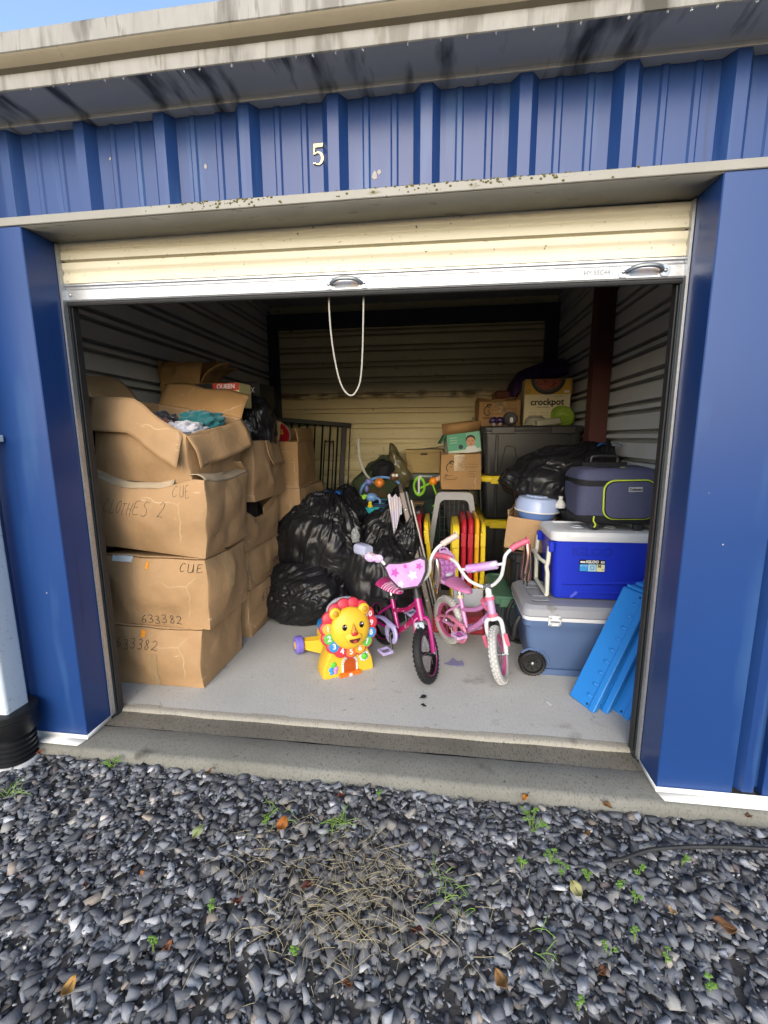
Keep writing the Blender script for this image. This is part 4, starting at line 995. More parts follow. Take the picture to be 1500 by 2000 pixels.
mb = MB(); mb.ell(.03, .022, .026, 14, 8, T(-.11, .02, .25) @ RY(.5)); mb.ell(.018, .016, .03, 12, 8, T(-.13, .02, .19)); mb.build('toy_flower', mat('violet_toy', '#6a6fb0', .4), JC)
mb = MB(); mb.ell(.035, .03, .035, 16, 10, T(.11, -.01, .30)); mb.build('toy_owl', BRN, JC)
for sx in (-1, 1):
    MB().ell(.013, .006, .013, 12, 8, T(.11 + sx * .014, -.04, .308)).build('toy_eye', WHITE, JC)
JR = thing('toy_bar', 'green and orange toy bar of baby gear beside the clear bin', 'baby toy', (1.33, 2.30, .74), rz=-.1)
mb = MB(); mb.torus(.062, .014, 28, 8, T(-.02, 0, .12) @ RX(PI / 2) @ S(.75, 1.2, 1)); mb.build('green_ring', GRN, JR)
mb = MB(); mb.tube(spline([(-.02, -.02, .06), (-.02, -.02, .19), (0, -.02, .21)], 5), .009, 6); mb.build('white_clip', WHITE, JR)
mb = MB(); mb.ell(.036, .036, .036, 18, 12, T(.10, 0, .165)); mb.build('orange_ball', ORG, JR)
mb = MB(); mb.tube(spline([(.13, 0, .18), (.18, 0, .21), (.23, 0, .25)], 5), [.022] * 5 + [.026] * 5 + [.018], 10); mb.build('grip', mat('peach_plastic', '#c99f80', .5), JR)
mb = MB(); mb.tube(spline([(.10, -.02, .14), (.13, -.02, .06), (.16, -.02, .0), (.10, -.03, -.05)], 6), .008, 6); mb.build('strap', GRN, JR)
mb = MB(); mb.tube(spline([(-.02, 0, .10), (.04, 0, .13), (.10, 0, .165)], 5), .010, 6); mb.build('bar', GRN, JR)
heap('toy_base_cloth', 'dark patterned cloth of baby gear under the toy bar', 'cloth', mat('dark_pattern_cloth', '#1a221f', .85, '#26423a', 14, .9, spots=[('#4a2128', 12, .64, (1, 1, 1))]), (1.42, 2.38, .02), lambda V: np.stack([V[:, 0] * .15, V[:, 1] * .2, (V[:, 2] * .5 + .5) * .72], -1), 14, .02)
# lilac cloth hung over the frame
def hang(u, v):
    x = 1.12 + .10 * u * (1 - .35 * v) + .04 * v; z = .87 - (.20 + .07 * math.sin(4 * u + 1)) * v + .012 * math.sin(14 * u) * (1 - v); y = 1.585 + .016 * math.sin(16 * u + 2 * v) - .02 * v
    return (x, y, z)
mb = MB(); mb.grid(hang, 26, 22); o = mb.build('hung_cloth', mat('lilac_cloth', '#b3afc6', .9, '#c9c0a2', 9, .6, bump=.3, bscale=250), None, None, solid=.003); tag(o, 'pale lilac cloth hanging over the folded frame', 'cloth')
# folded frame (taupe tubes round a dark panel), seen on edge
FF = thing('folding_table', 'taupe folding table frame leaning behind the magenta bicycle', 'folding table', (1.455, 1.36, .022), rot=(math.radians(-14), math.radians(-14), math.radians(4)))
TAU = mat('taupe_metal', '#5c534e', .45, '#4b433f', 12, .5, metal=.2)
for y in (0, .42):
    mb = MB(); mb.box(-.02, .02, y, y + .026, 0, .93, c=.006); mb.build('rail', TAU, FF)
mb = MB(); mb.tube(spline([(0, .013, .92), (0, .03, .965), (0, .09, .99), (0, .34, .99), (0, .41, .965), (0, .433, .92)], 5), .016, 8); mb.build('top_bow', TAU, FF)
mb = MB(); mb.box(.024, .040, .02, .42, .06, .93, c=.003); mb.build('panel', mat('dark_panel', '#26282b', .35, '#34373a', 8, .5), FF)
mb = MB(); mb.box(.046, .062, -.012, .012, .02, .86, c=.004); mb.build('inner_rail', mat('grey_rail', '#77736f', .4, metal=.3), FF)
for z in (.15, .40, .62, .80): MB().ell(.008, .004, .008, 10, 6, T(0, -.002, z)).build('screw', STEEL, FF)
BC = thing('black_folded_chair', 'black folded chair standing between the taupe frame and the red panel', 'chair', (1.40, 1.66, .022), rot=(math.radians(-6), math.radians(-7), .03))
mb = MB(); mb.ext(rrect(.36, .76, .06), .040, T(0, .18, .38) @ RZ(PI / 2) @ RX(PI / 2), c=.006); mb.build('back_panel', mat('navy_plastic', '#14171d', .4, '#1d222b', 10, .5), BC)
mb = MB(); mb.box(.045, .070, -.02, .0, 0, .62, c=.004); mb.build('leg', BLKPL, BC); mb = MB(); mb.box(.045, .070, .36, .38, 0, .62, c=.004); mb.build('leg', BLKPL, BC)
# red and yellow plastic play panels, standing on edge
def play_panel(label, x, y, col, hgt=.70, dep=.44, th=.036, lean=(0, 0), rz=0.0):
    t = thing('play_panel', label, 'plastic panel', (x, y, .022), group='red and yellow plastic panels on edge', rot=(lean[0], lean[1], rz))
    m_ = {'r': mat('panel_red', '#a3202f', .38, '#8f1a28', 6, .5), 'y': mat('panel_yellow', '#cfb52a', .38, '#bda320', 6, .5), 'o': mat('panel_amber', '#d29a22', .38, '#bf8a1c', 6, .5)}[col]
    M = T(-th / 2, dep / 2, hgt / 2) @ RZ(PI / 2) @ RX(PI / 2)
    mb = MB(); o_ = rrect(dep, hgt, .07, 6); i_ = rrect(dep - .09, hgt - .09, .04, 6); n = len(o_); V = []; F = []
    rings = [(o_, .005, .006), (o_, 0, th * .28), (o_, .004, th * .5), (o_, 0, th * .72), (o_, .005, th - .006 + .006), (i_, 0, th), (i_, .004, th * .62), (i_, .004, th * .38), (i_, 0, 0)]
    for poly, ins, z in rings:
        for px, py in poly:
            l = math.hypot(px, py); V.append((px * (1 - ins / l), py * (1 - ins / l), z))
    R = len(rings)
    for k in range(R):
        for i in range(n):
            j = (i + 1) % n; k2 = (k + 1) % R
            F.append((k * n + i, k * n + j, k2 * n + j, k2 * n + i))
    mb.add(V, F, M); mb.build('frame', m_, t, 30)
    mb = MB(); mb.ext(rrect(dep - .08, hgt - .08, .04, 5), th * .3, M @ T(0, 0, th * .35)); mb.build('inset', m_, t, 30)
    for zz in (.16, .5):
        mb = MB(); mb.box(-th * .5, th * .5, -.012, .004, zz, zz + .10, c=.003); mb.build('hinge', m_, t)
    return t
play_panel('red plastic panel, the left one of the pair by the black chair', 1.405, 1.62, 'r', lean=(0, -.10))
play_panel('yellow plastic panel, the right one of the pair by the black chair', 1.462, 1.60, 'y', hgt=.66, lean=(0, -.11))
play_panel('wide yellow plastic panel at the left of the five upright panels', 1.605, 1.48, 'y', hgt=.66, th=.05)
play_panel('red plastic panel next to the wide yellow one', 1.662, 1.52, 'r', hgt=.69)
play_panel('red plastic panel in the middle of the five upright panels', 1.708, 1.50, 'r', hgt=.70)
play_panel('amber plastic panel between the red panel and the last yellow panel', 1.752, 1.50, 'o', hgt=.70, th=.03)
play_panel('yellow plastic panel at the right end of the five upright panels', 1.797, 1.54, 'y', hgt=.66)

# ------------------------------------------------------------------ totes
def tote(label, x0, x1, y0, y1, z0, z1, body, lidm, lidh=.035, cat='storage tote', lid_over=.018, ribs=4, taper=.06, group='plastic storage totes', name='storage_tote', panel=False, openlid=True):
    t = thing(name, label, cat, ((x0 + x1) / 2, (y0 + y1) / 2, z0), group=group)
    w, d, h = x1 - x0, y1 - y0, z1 - z0 - lidh; mb = MB()
    rings = []
    for k, (s, z) in enumerate([(1 - taper - .02, 0), (1 - taper, .012), (1 - taper * .5, h * .5), (1, h - .03), (1, h - .028), (1.02, h - .024), (1.02, h)]):
        rings.append([(px * s, py * s, z) for px, py in rrect(w, d, .045, 5)])
    n = len(rings[0]); V = [p for r in rings for p in r]
    F = [tuple(reversed(range(n)))] + [(k * n + i, k * n + (i + 1) % n, (k + 1) * n + (i + 1) % n, (k + 1) * n + i) for k in range(len(rings) - 1) for i in range(n)]
    F.append(tuple((len(rings) - 1) * n + i for i in range(n)))
    mb.add(V, F); mb.build('tub', body, t, 30)
    for k in range(ribs):
        xr = -w * .36 + w * .72 * k / max(1, ribs - 1)
        mb = MB(); mb.box(xr - .011, xr + .011, -.009, .006, .03, h - .04, M=T(0, -d / 2 + taper * d * .25, 0) @ RX(math.atan2(taper * d * .5, h)), c=.004); mb.build('rib', body, t)
    for k in range(2):
        mb = MB(); mb.box(-.011, .011, -.006, .012, .03, h - .04, M=T(-w / 2 + taper * w * .25, -d * .2 + d * .4 * k, 0) @ RZ(-PI / 2) @ RX(math.atan2(taper * w * .5, h)), c=.004); mb.build('rib', body, t)
    if panel:
        mb = MB(); mb.tube([(-w * .10, 0, .06), (-w * .05, 0, h * .62), (-w * .04, 0, h * .65), (w * .04, 0, h * .65), (w * .05, 0, h * .62), (w * .10, 0, .06)], .004, 6, M=T(-w * .22, -d / 2 + taper * d * .42, 0) @ RX(math.atan2(taper * d * .5, h))); mb.build('moulded_line', body, t)
    if lidm:
        rings = [(1 + 2 * lid_over / w - .006, h - .012), (1 + 2 * lid_over / w, h - .004), (1 + 2 * lid_over / w, h + lidh * .55), (1 + lid_over / w, h + lidh * .95), (.93, h + lidh), (.92, h + lidh * .72), (.0, h + lidh * .72)]
        poly = rrect(w, d, .05, 5); V = [(px * s, py * s, z) for s, z in rings for px, py in poly]
        n = len(poly); F = [(k * n + i, k * n + (i + 1) % n, (k + 1) * n + (i + 1) % n, (k + 1) * n + i) for k in range(len(rings) - 1) for i in range(n)] + [tuple(reversed(range(n)))]
        mb = MB(); mb.add(V, F); ld = mb.build('lid', lidm, t, 30)
        for sx in (-1, 1):
            mb = MB(); mb.box(sx * w * .30 - w * .12, sx * w * .30 + w * .12, -d / 2 - lid_over - .010, -d / 2 - lid_over + .006, h - .03, h + lidh * .75, c=.005); mb.build('clip', lidm, ld)
    return t
YEL = mat('yellow_lid', '#cdb524', .38, '#b9a11c', 6, .5)
BLKT = mat('tote_black', '#17181a', .38, '#202224', 6, .5, bump=.04, bscale=250); CHART = mat('tote_charcoal', '#2b2b2b', .4, '#353433', 6, .5, bump=.04, bscale=250)
GRNL = mat('sage_green_lid', '#4a6f58', .4, '#3f6350', 6, .5); DKGRN = mat('tote_dark_grey', '#2a3236', .4, '#343d42', 6, .5)
tote('black tote with yellow lid on the floor at the bottom of the tall right stack', 1.84, 2.58, 2.13, 2.92, .021, .605, BLKT, YEL, lid_over=.03)
tote('black tote with yellow lid in the middle of the tall right stack', 1.84, 2.58, 2.15, 2.92, .607, .968, BLKT, YEL)
tote('charcoal tote with dark lid carrying the slow cooker box', 1.83, 2.585, 2.12, 2.92, .970, 1.368, CHART, CHART, panel=True, ribs=2)
tote('dark tote with sage green lid on the floor beside the wheeled cooler', 1.835, 2.20, 1.10, 1.56, .021, .325, DKGRN, GRNL, ribs=3)
tote('black tote standing on the green lidded tote', 1.93, 2.24, 1.16, 1.56, .327, .585, BLKT, BLKT, ribs=3, lidh=.03)
tote('black tote with no yellow lid hidden behind the coolers, under the slumped bag', 2.25, 2.60, 1.22, 1.72, .021, .44, BLKT, BLKT)
tote('black tote second from the floor behind the coolers, under the slumped bag', 2.25, 2.60, 1.22, 1.72, .442, .85, BLKT, BLKT)
tote('dark tote on the floor under the grey pet carrier', 1.42, 1.80, 2.00, 2.52, .021, .38, BLKT, BLKT)
CLR = mat('clear_plastic', '#8d979c', .2, '#7c868b', 8, .5, alpha=.5)
tote('clear plastic bin with dark contents under the cream box', 1.13, 1.54, 2.86, 3.20, .645, .925, mat('smoky_plastic', '#39423f', .25, '#4c5651', 9, .6), mat('smoky_lid', '#56625e', .25), ribs=2)
c_h = Carton('cardboard_box', 'cardboard box under the clear bin by the back wall', (1.335, 3.03, .021), .44, .36, .62, seed=41); c_h.lid()
WOV = mat('woven_cream', '#b09a6c', .8, '#94804f', 60, .9, bump=.9, bscale=45, bdist=.008, stretch=(1, 1, 2))
CB = thing('woven_box', 'cream woven storage box with papers on the clear bin', 'box', (1.325, 3.03, .927))
mb = MB(); mb.box(-.185, .185, -.15, .15, 0, .215, c=.008); mb.build('body', WOV, CB)
mb = MB(); mb.box(-.195, .195, -.16, .16, .200, .235, c=.006); mb.build('rim', WOV, CB)
mb = MB(); mb.ext(rrect(.07, .018, .008), .003, T(0, -.1615, .19) @ RX(PI / 2)); mb.build('handle_slot', mat('slot_dark', '#3a3022', .8), CB)
for k, (xx, rr_) in enumerate(((.02, .3), (.09, -.2))):
    mb = MB(); mb.box(-.10, .10, -.09, .09, 0, .004, M=T(xx, 0, .237 + .006 * k) @ RZ(rr_) @ RY(-.10 - .12 * k)); mb.build('paper', mat('grey_paper', '#7d7a70', .7, '#5c5a54', 20, .7), CB)

# pet carrier
PC = thing('pet_carrier', 'grey plastic pet carrier with black wire door under the brown box', 'pet carrier', (1.605, 2.02, .385))
def arch_poly(w, h, r, n=8):
    pts = [(-w / 2, 0), (w / 2, 0)]
    for i in range(n + 1):
        t = PI / 2 * i / n; pts.append((w / 2 - r * .35 - (r - r * .35) + (r) * math.cos(t) - (0), h - r + r * math.sin(t)))
    for i in range(n + 1):
        t = PI / 2 + PI / 2 * i / n; pts.append((-w / 2 + r + r * math.cos(t), h - r + r * math.sin(t)))
    return pts
def arch(w, h, top, n=6):
    r = .05
    p = [(-w / 2, 0), (w / 2, 0)]
    for cx, a0 in ((top / 2 - r, 0), (-top / 2 + r, PI / 2)):
        for i in range(n + 1):
            t = a0 + PI / 2 * i / n; p.append((cx + r * math.cos(t), h - r + r * math.sin(t)))
    return p
o_ = arch(.42, .465, .30); i_ = arch(.34, .405, .235); n = len(o_); V = []; F = []
for poly, z in ((o_, 0), (o_, -.05), (i_, -.05), (i_, 0)):
    V += [(x, z, y) for x, y in poly]
for k in range(4):
    for i in range(n): F.append((k * n + i, k * n + (i + 1) % n, ((k + 1) % 4) * n + (i + 1) % n, ((k + 1) % 4) * n + i))
mb = MB(); mb.add(V, [f[::-1] for f in F]); mb.build('front_frame', GRYP, PC, 30)
mb = MB(); V = [(x, y, z) for y in (.0, .02, .42, .46) for x, z in [(a * (.97 if y < .45 else .8), b * (.98 if y < .45 else .85)) for a, b in o_]]
mb.add(V, [(k * n + i, (k + 1) * n + i, (k + 1) * n + (i + 1) % n, k * n + (i + 1) % n) for k in range(3) for i in range(n)] + [tuple(3 * n + i for i in range(n))]); mb.build('shell', mat('carrier_shell', '#3a3d40', .5), PC, 30)
for k in range(9): MB().tube([(-.15 + .0375 * k, -.03, .01), (-.15 + .0375 * k, -.03, .395 - (.06 if k in (0, 8) else 0))], .003, 5).build('wire', BLKPL, PC)
for k in range(7): MB().tube([(-.165 + .004 * k, -.033, .04 + .055 * k), (.165 - .004 * k, -.033, .04 + .055 * k)], .003, 5).build('wire', BLKPL, PC)
for sx in (-1, 1):
    for k in range(2): MB().ell(.008, .005, .008, 10, 6, T(sx * (.19 - .02 * k), -.052, .1 + .2 * k)).build('bolt', mat('carrier_bolt', '#5d5f61', .5), PC)

# restaurant boxes
def logo_box(label, loc, w, d, h, seed, rz=0, tilt=(0, 0), lift=0.0):
    c = Carton('cardboard_box', label, loc, w, d, h, rz=rz, seed=seed, bulge=.006, crump=.006, m=CARD2, tilt=tilt); c.lid(lift=lift)
    M = T(-w * .30, -d / 2 - .0125, h * .62) @ RX(PI / 2)
    PB = mat('brown_print', '#1f140c', .7)
    mb = MB(); mb.tube([(.036 * math.cos(t) * .8, .036 * math.sin(t), 0) for t in np.linspace(.7, 5.6, 18)] + [(.012, -.01, 0), (.014, .008, 0), (.0, .012, 0)], [.0038] * 18 + [.003, .0028, .002], 5, M=M, flat=.3)
    mb.build('printed_logo', PB, c.t)
    for k in range(3):
        mb = MB(); mb.ell(.006, .010, .001, 10, 6, M @ T(.0 + .014 * k, .048 + .005 * (k == 1), 0) @ RZ(-.25 - .25 * k)); mb.build('printed_comb', PB, c.t)
    text('lettering', 'CHICK-FIL-A', .019, PB, c.t, T(-w * .26, -d / 2 - .0125, h * .62 - .058) @ RX(PI / 2), off=.0006)
    for k in range(2): text('lettering', 'CHICKEN SANDWICH BAGS', .009, PB, c.t, T(w * .24, -d / 2 - .0125, h * (.72 - .08 * k)) @ RX(PI / 2))
    c.patch('tape', 0, .34, .62, .52, .98, TAPE, off=.010); return c
logo_box('worn brown restaurant box with printed logo on the charcoal tote', (1.975, 2.52, 1.370), .35, .28, .205, 51, rz=.05, lift=.02)
lb = logo_box('taped brown restaurant box with printed logo on the pet carrier', (1.655, 2.30, .853), .32, .30, .29, 52, rz=.06)
mb = MB(); mb.tube(circ_ := [(.05 * math.cos(t) - .09, -.165, .10 + .017 * math.sin(t)) for t in np.linspace(0, 2 * PI, 20)], .0016, 4, closed=True); mb.build('printed_burger', mat('brown_print', '#1f140c'), lb.t)
for k in range(3): text('lettering', 'KEEP DRY USE FIRST', .008, MATS['brown_print'], lb.t, T(.085, -.1635, .15 - .022 * k) @ RX(PI / 2))
# nappy box
DB = thing('nappy_box', 'open green and white printed baby box tilted on the brown box', 'box', (1.675, 2.30, 1.150), rot=(.0, -.12, .14))
mb = MB(); mb.box(-.135, .135, -.11, .11, 0, .165); mb.build('body', mat('box_pale', '#b9c4b4', .55), DB)
mb = MB(); mb.box(-.1355, .02, -.1125, -.1105, .03, .166); mb.build('green_print', mat('print_green', '#4f9a78', .5, '#458a6b', 8, .5), DB)
mb = MB(); mb.box(.02, .1355, -.1125, -.1105, .03, .166); mb.build('green_print', mat('print_green2', '#6fa98c', .5), DB)
mb = MB(); mb.add([(-.135, -.111, .166), (.135, -.111, .166), (.150, -.145, .245), (-.12, -.145, .245)], [(0, 1, 2, 3)]); mb.build('flap', CARDIN, DB, solid=.004)
mb = MB(); mb.add([(-.136, -.11, .166), (-.136, .11, .166), (-.19, .10, .10), (-.19, -.10, .10)], [(0, 1, 2, 3)]); mb.build('flap', mat('flap_green', '#3f7d63', .6), DB, solid=.004)
mb = MB(); mb.add([(-.135, .111, .166), (.135, .111, .166), (.135, .125, .26), (-.135, .125, .26)], [(0, 1, 2, 3)]); mb.build('flap', CARDIN, DB, solid=.004)
SK = mat('print_skin', '#c08f70', .6, '#b07f60', 20, .5); HR = mat('print_hair', '#2a1c14', .6)
def flat(name, poly, m_, y, parent, M0=T()):
    mb = MB(); mb.ext(poly, .0006, M0 @ T(0, y, 0) @ RX(PI / 2)); return mb.build(name, m_, parent)
flat('printed_hair', circ(.040, 24, .055, .105, 1, .95), HR, -.1128, DB)
flat('printed_face', circ(.036, 24, .055, .088, 1, 1.05), SK, -.1136, DB)
for sx in (-1, 1): flat('printed_eye', circ(.0042, 10, .055 + sx * .013, .094), HR, -.1144, DB)
flat('printed_mouth', circ(.007, 12, .055, .070, 1, .55), mat('print_lip', '#8a4038', .6), -.1144, DB)
flat('printed_shirt', [(.0, .002), (.11, .002), (.095, .045), (.075, .055), (.035, .055), (.015, .045)], BW, -.1132, DB)
flat('printed_dot', circ(.019, 20, -.03, .055), mat('print_navy', '#1c2a3c', .5), -.1132, DB)
for k in range(3): text('lettering', 'soft & dry', .014, BW, DB, T(-.085, -.1130, .135 - .02 * k) @ RX(PI / 2))

# slow cooker box
CK = thing('slow_cooker_box', 'cream and yellow box reading crockpot on the charcoal tote', 'box', (2.37, 2.53, 1.370), rz=-.02)
mb = MB(); mb.box(-.185, .185, -.13, .13, 0, .385, c=.003); mb.build('body', mat('box_cream', '#c4ba97', .55, '#b3a983', 6, .5), CK)
mb = MB(); mb.box(-.184, .184, -.1325, -.1305, .258, .383); mb.build('yellow_print', mat('print_yellow', '#b8922c', .5, '#a8841f', 8, .5), CK)
def halfdisc(r, cx, cy, sy=1.0, n=24, cut=0):
    return [(cx + r * math.cos(t), cy + sy * r * math.sin(t)) for t in np.linspace(PI, 2 * PI, n)]
flat('printed_pot', halfdisc(.137, 0, .382, .92), mat('print_pot', '#14100e', .4), -.1331, CK)
flat('printed_rim', halfdisc(.118, 0, .382, .86), mat('print_rim', '#3d3833', .4), -.1337, CK)
flat('printed_chili', halfdisc(.105, 0, .382, .82), mat('print_chili', '#5c2418', .5, '#a8553a', 70, 1.0, spots=[('#1c0c08', 60, .55, (1, 1, 1))]), -.1343, CK)
text('lettering', 'crockpot', .073, INKB, CK, T(.0, -.1335, .195) @ RX(PI / 2), off=.0022, ext=.0004)
text('lettering', 'slow cooker', .019, INKB, CK, T(-.03, -.1335, .155) @ RX(PI / 2), ext=.0004)
text('lettering', 'my 4.5 L', .018, INKB, CK, T(.09, -.1335, .243) @ RX(PI / 2), ext=.0004)
mb = MB(); mb.torus(.016, .0015, 20, 4, T(-.155, -.1335, .285) @ RX(PI / 2)); mb.build('printed_badge', INKB, CK)
mb = MB(); mb.box(.13, .172, -.1335, -.1327, .27, .288); mb.build('printed_badge', BW, CK)
for k in range(3):
    for q in range(2): text('lettering', '. one pot meals', .011, INKB, CK, T(-.12 + .10 * q, -.1335, .11 - .02 * k) @ RX(PI / 2), ext=.0003)
mb = MB(); mb.box(.186, .196, -.128, .13, .25, .39, c=.001); mb.build('side_flap', CARD2, CK)
cb_ = Carton('cardboard_box', 'brown cardboard box behind the restaurant box on the charcoal tote', (2.14, 2.79, 1.370), .34, .24, .30, seed=53, m=CARD2); cb_.lid()
mb = MB(); mb.box(-.10, .10, -.02, .02, 0, .07, c=.01); mb.build('flap_stub', mat('maroon_flap', '#5a2f22', .7), cb_.t, loc=(-.07, -.13, .25))
PB_ = Carton('cardboard_box', 'dark cardboard box under the purple bag in the far right corner', (2.42, 2.80, 1.370), .30, .22, .38, seed=54, m=CARD2); PB_.lid()
PURP = mat('purple_nylon', '#33164a', .6, '#27103a', 8, .6, bump=.2, bscale=200)
PU = thing('purple_bag', 'purple nylon bag lying on top of the boxes in the right corner', 'bag', (2.36, 2.70, 1.757), rot=(0, -.18, .12))
mb = MB(); mb.ext([(-.29, -.06), (-.25, .02), (-.15, .115), (.05, .145), (.20, .135), (.23, .09), (.22, .0), (-.10, -.0), (-.20, -.06), (-.27, -.13)], .24, T(0, .12, .02) @ RX(PI / 2), c=.02); mb.build('shell', PURP, PU, 40)
mb = MB(); mb.tube(spline([(.18, -.125, .11), (.10, -.13, .125), (0, -.13, .10), (-.03, -.13, .03)], 5), .012, 6, flat=.4); mb.build('handle', mat('black_webbing', '#0e0d10', .8), PU)
for x in (-.22, -.10): MB().tube([(x, -.122, .03 if x > -.2 else -.05), (x + .01, -.122, .12 if x > -.2 else .06)], .004, 5).build('zip', mat('black_webbing', '#0e0d10', .8), PU)
# kitchen things on the charcoal tote
GL = thing('green_lid', 'round lime green lid leaning in front of the slow cooker box', 'lid', (2.495, 2.335, 1.362), rot=(math.radians(66), 0, .05)); GL.scale = (.84, .84, .84)
mb = MB(); mb.lathe([(0, .012), (.075, .012), (.083, .022), (.095, .022), (.112, .010), (.118, .0), (.112, -.004), (0, .004)], 40, T(0, .116, 0)); mb.build('disc', mat('lime_plastic', '#7f9a35', .3, '#6b8528', 8, .5, sub=.0), GL)
for k in range(14):
    a = PI * k / 13; MB().tube([(.012 * math.cos(a), .116 + .012 * math.sin(a), .0125), (.07 * math.cos(a), .116 + .07 * math.sin(a), .0125)], .0016, 4).build('ridge', mat('lime_ridge', '#a9bf66', .3), GL)
DCL = mat('cloudy_plastic', '#a5a08c', .25, '#8f8b7a', 10, .5, alpha=.75)
mb = MB(); mb.lathe([(0, .075), (.05, .072), (.075, .05), (.085, .0), (.092, 0), (.092, -.004), (0, -.004)], 28); o = mb.build('plastic_dome', DCL, None, loc=(2.25, 2.25, 1.376)); tag(o, 'cloudy plastic dome lid on the charcoal tote', 'lid')
mb = MB(); mb.ext(rrect(.20, .11, .02), .05, c=.006); o = mb.build('plastic_container', DCL, None, loc=(2.33, 2.19, 1.371)); o.rotation_euler = (0, -.12, .2); tag(o, 'shallow clear food container beside the lime green lid', 'container')
BD = thing('black_round_lid', 'black round lid with white centre standing before the restaurant box', 'lid', (2.055, 2.26, 1.371), rot=(math.radians(80), 0, 0))
mb = MB(); mb.lathe([(0, .008), (.05, .010), (.058, .0), (.05, -.008), (0, -.008)], 28, T(0, .058, 0)); mb.build('disc', BLKPL, BD)
mb = MB(); mb.ext(rrect(.026, .042, .01), .003, T(.008, .045, .010)); mb.build('centre', WHITE, BD)
PBw = thing('purple_bow', 'dark purple shiny bow beside the black round lid', 'bow', (1.945, 2.25, 1.371)); SPU = mat('purple_satin', '#241338', .3, '#3a1f58', 20, .6)
for sx in (-1, 1): MB().ell(.035, .018, .026, 16, 10, T(sx * .03, 0, .045) @ RY(sx * .5)).build('loop', SPU, PBw)
MB().ell(.014, .014, .014, 12, 8, T(0, -.012, .04)).build('knot', SPU, PBw)
for sx in (-1, 1): MB().box(-.012, .012, -.003, .003, 0, .04, M=T(sx * .02, -.008, 0) @ RY(sx * .4)).build('tail', SPU, PBw)
mb = MB(); mb.ext(rrect(.12, .17, .01), .002); o = mb.build('cream_card', mat('cream_card', '#8e8568', .7), None, loc=(1.82, 2.56, 1.372)); o.rotation_euler = (math.radians(80), 0, .6); tag(o, 'cream card leaning against the left of the restaurant box', 'card')

# open box with blue bowl
ob = Carton('cardboard_box', 'small open cardboard box holding the pale blue bowl on the black tote', (2.065, 1.33, .587), .26, .26, .20, rz=-.30, tilt=(0, .08), seed=61, bulge=.004, crump=.005, open_=True)
ob.write('98 OZ', 0, .18, .06, .075, .16, w=.0014, seed=3)
ob.flap(3, .035, -6); ob.flap(2, .10, 18)
BWL = mat('pale_blue_plastic', '#a9bade', .2, '#98acd6', 8, .4, alpha=.85); BWL2 = mat('pale_blue_body', '#6f8fd0', .25, alpha=.92)
BO = thing('plastic_bowl', 'pale blue plastic bowl with domed lid in the small open box', 'bowl', (2.10, 1.33, .752), rot=(.04, .05, 0)); BO.scale = (1, 1, 1.2)
mb = MB(); mb.lathe([(0, 0), (.085, 0), (.10, .01), (.126, .055), (.130, .06), (0, .06)], 40); mb.build('bowl', BWL2, BO)
mb = MB(); mb.lathe([(.134, .058), (.136, .064), (.132, .070), (.128, .105), (.112, .128), (.075, .134), (.07, .140), (.045, .142), (0, .142)], 40); mb.build('domed_lid', BWL, BO)
mb = MB(); mb.torus(.134, .004, 40, 6, T(0, 0, .062)); mb.build('rim', WHITE, BO)
mb = MB(); mb.lathe([(0, 0), (.07, 0), (.12, .10), (.15, .19), (.156, .19), (.156, .197), (.144, .195), (.065, .008), (0, .008)], 36); o = mb.build('white_basin', mat('white_basin', '#b4bcc6', .3, '#a2acb8', 8, .4), None, loc=(2.30, 1.15, .852)); o.rotation_euler = (PI - .35, -.5, .2); o.location = (2.34, 1.27, 1.045); tag(o, 'tilted white plastic basin beside the pale blue bowl', 'basin')
mb = MB(); mb.lathe([(0, 0), (.03, 0), (.034, .02), (.02, .04), (.012, .05), (.014, .07), (0, .072)], 16); o = mb.build('bottle_stopper', WHITE, None, loc=(2.225, 1.24, .853)); tag(o, 'small white plastic stopper beside the bowl', 'stopper')
# ------------------------------------------------------------------ coolers on the right
def loft(rings, cap=True):
    n = len(rings[0]); V = [p for r in rings for p in r]
    F = [(k * n + i, k * n + (i + 1) % n, (k + 1) * n + (i + 1) % n, (k + 1) * n + i) for k in range(len(rings) - 1) for i in range(n)]
    if cap: F += [tuple(reversed(range(n))), tuple((len(rings) - 1) * n + i for i in range(n))]
    return V, F
def rr3(w, d, r, z, s=1.0, cx=0, cy=0): return [(x * s + cx, y * s + cy, z) for x, y in rrect(w, d, r, 5)]
SLATE = mat('slate_blue_plastic', '#4f6488', .42, '#47597a', 5, .5, bump=.05, bscale=300); LIDG = mat('cooler_lid_grey', '#8a8d94', .45, '#7b7e85', 6, .6, spots=[('#6d6d6c', 9, .63, (1, 1, 1))])
GC = thing('wheeled_cooler', 'slate blue wheeled cooler with grey lid standing on the floor', 'cooler', (2.275, .93, .021))
w, d = .66, .43
V, F = loft([rr3(w - .10, d - .07, .03, .035), rr3(w - .09, d - .06, .03, .045), rr3(w - .03, d - .02, .035, .23), rr3(w - .02, d - .01, .035, .275), rr3(w, d, .035, .285), rr3(w, d, .035, .318)])
mb = MB(); mb.add(V, F); mb.build('body', SLATE, GC, 30)
mb = MB(); V, F = loft([rr3(w - .085, d - .055, .025, 0), rr3(w - .08, d - .05, .028, .034)]); mb.add([(x + .03, y, z) for x, y, z in V], F); mb.build('base', SLATE, GC, 30)
V, F = loft([rr3(w + .012, d + .012, .04, .318), rr3(w + .014, d + .014, .04, .322), rr3(w + .012, d + .012, .04, .338)]); mb = MB(); mb.add(V, F); mb.build('gasket', mat('gasket_white', '#c6c8cc', .4), GC, 30)
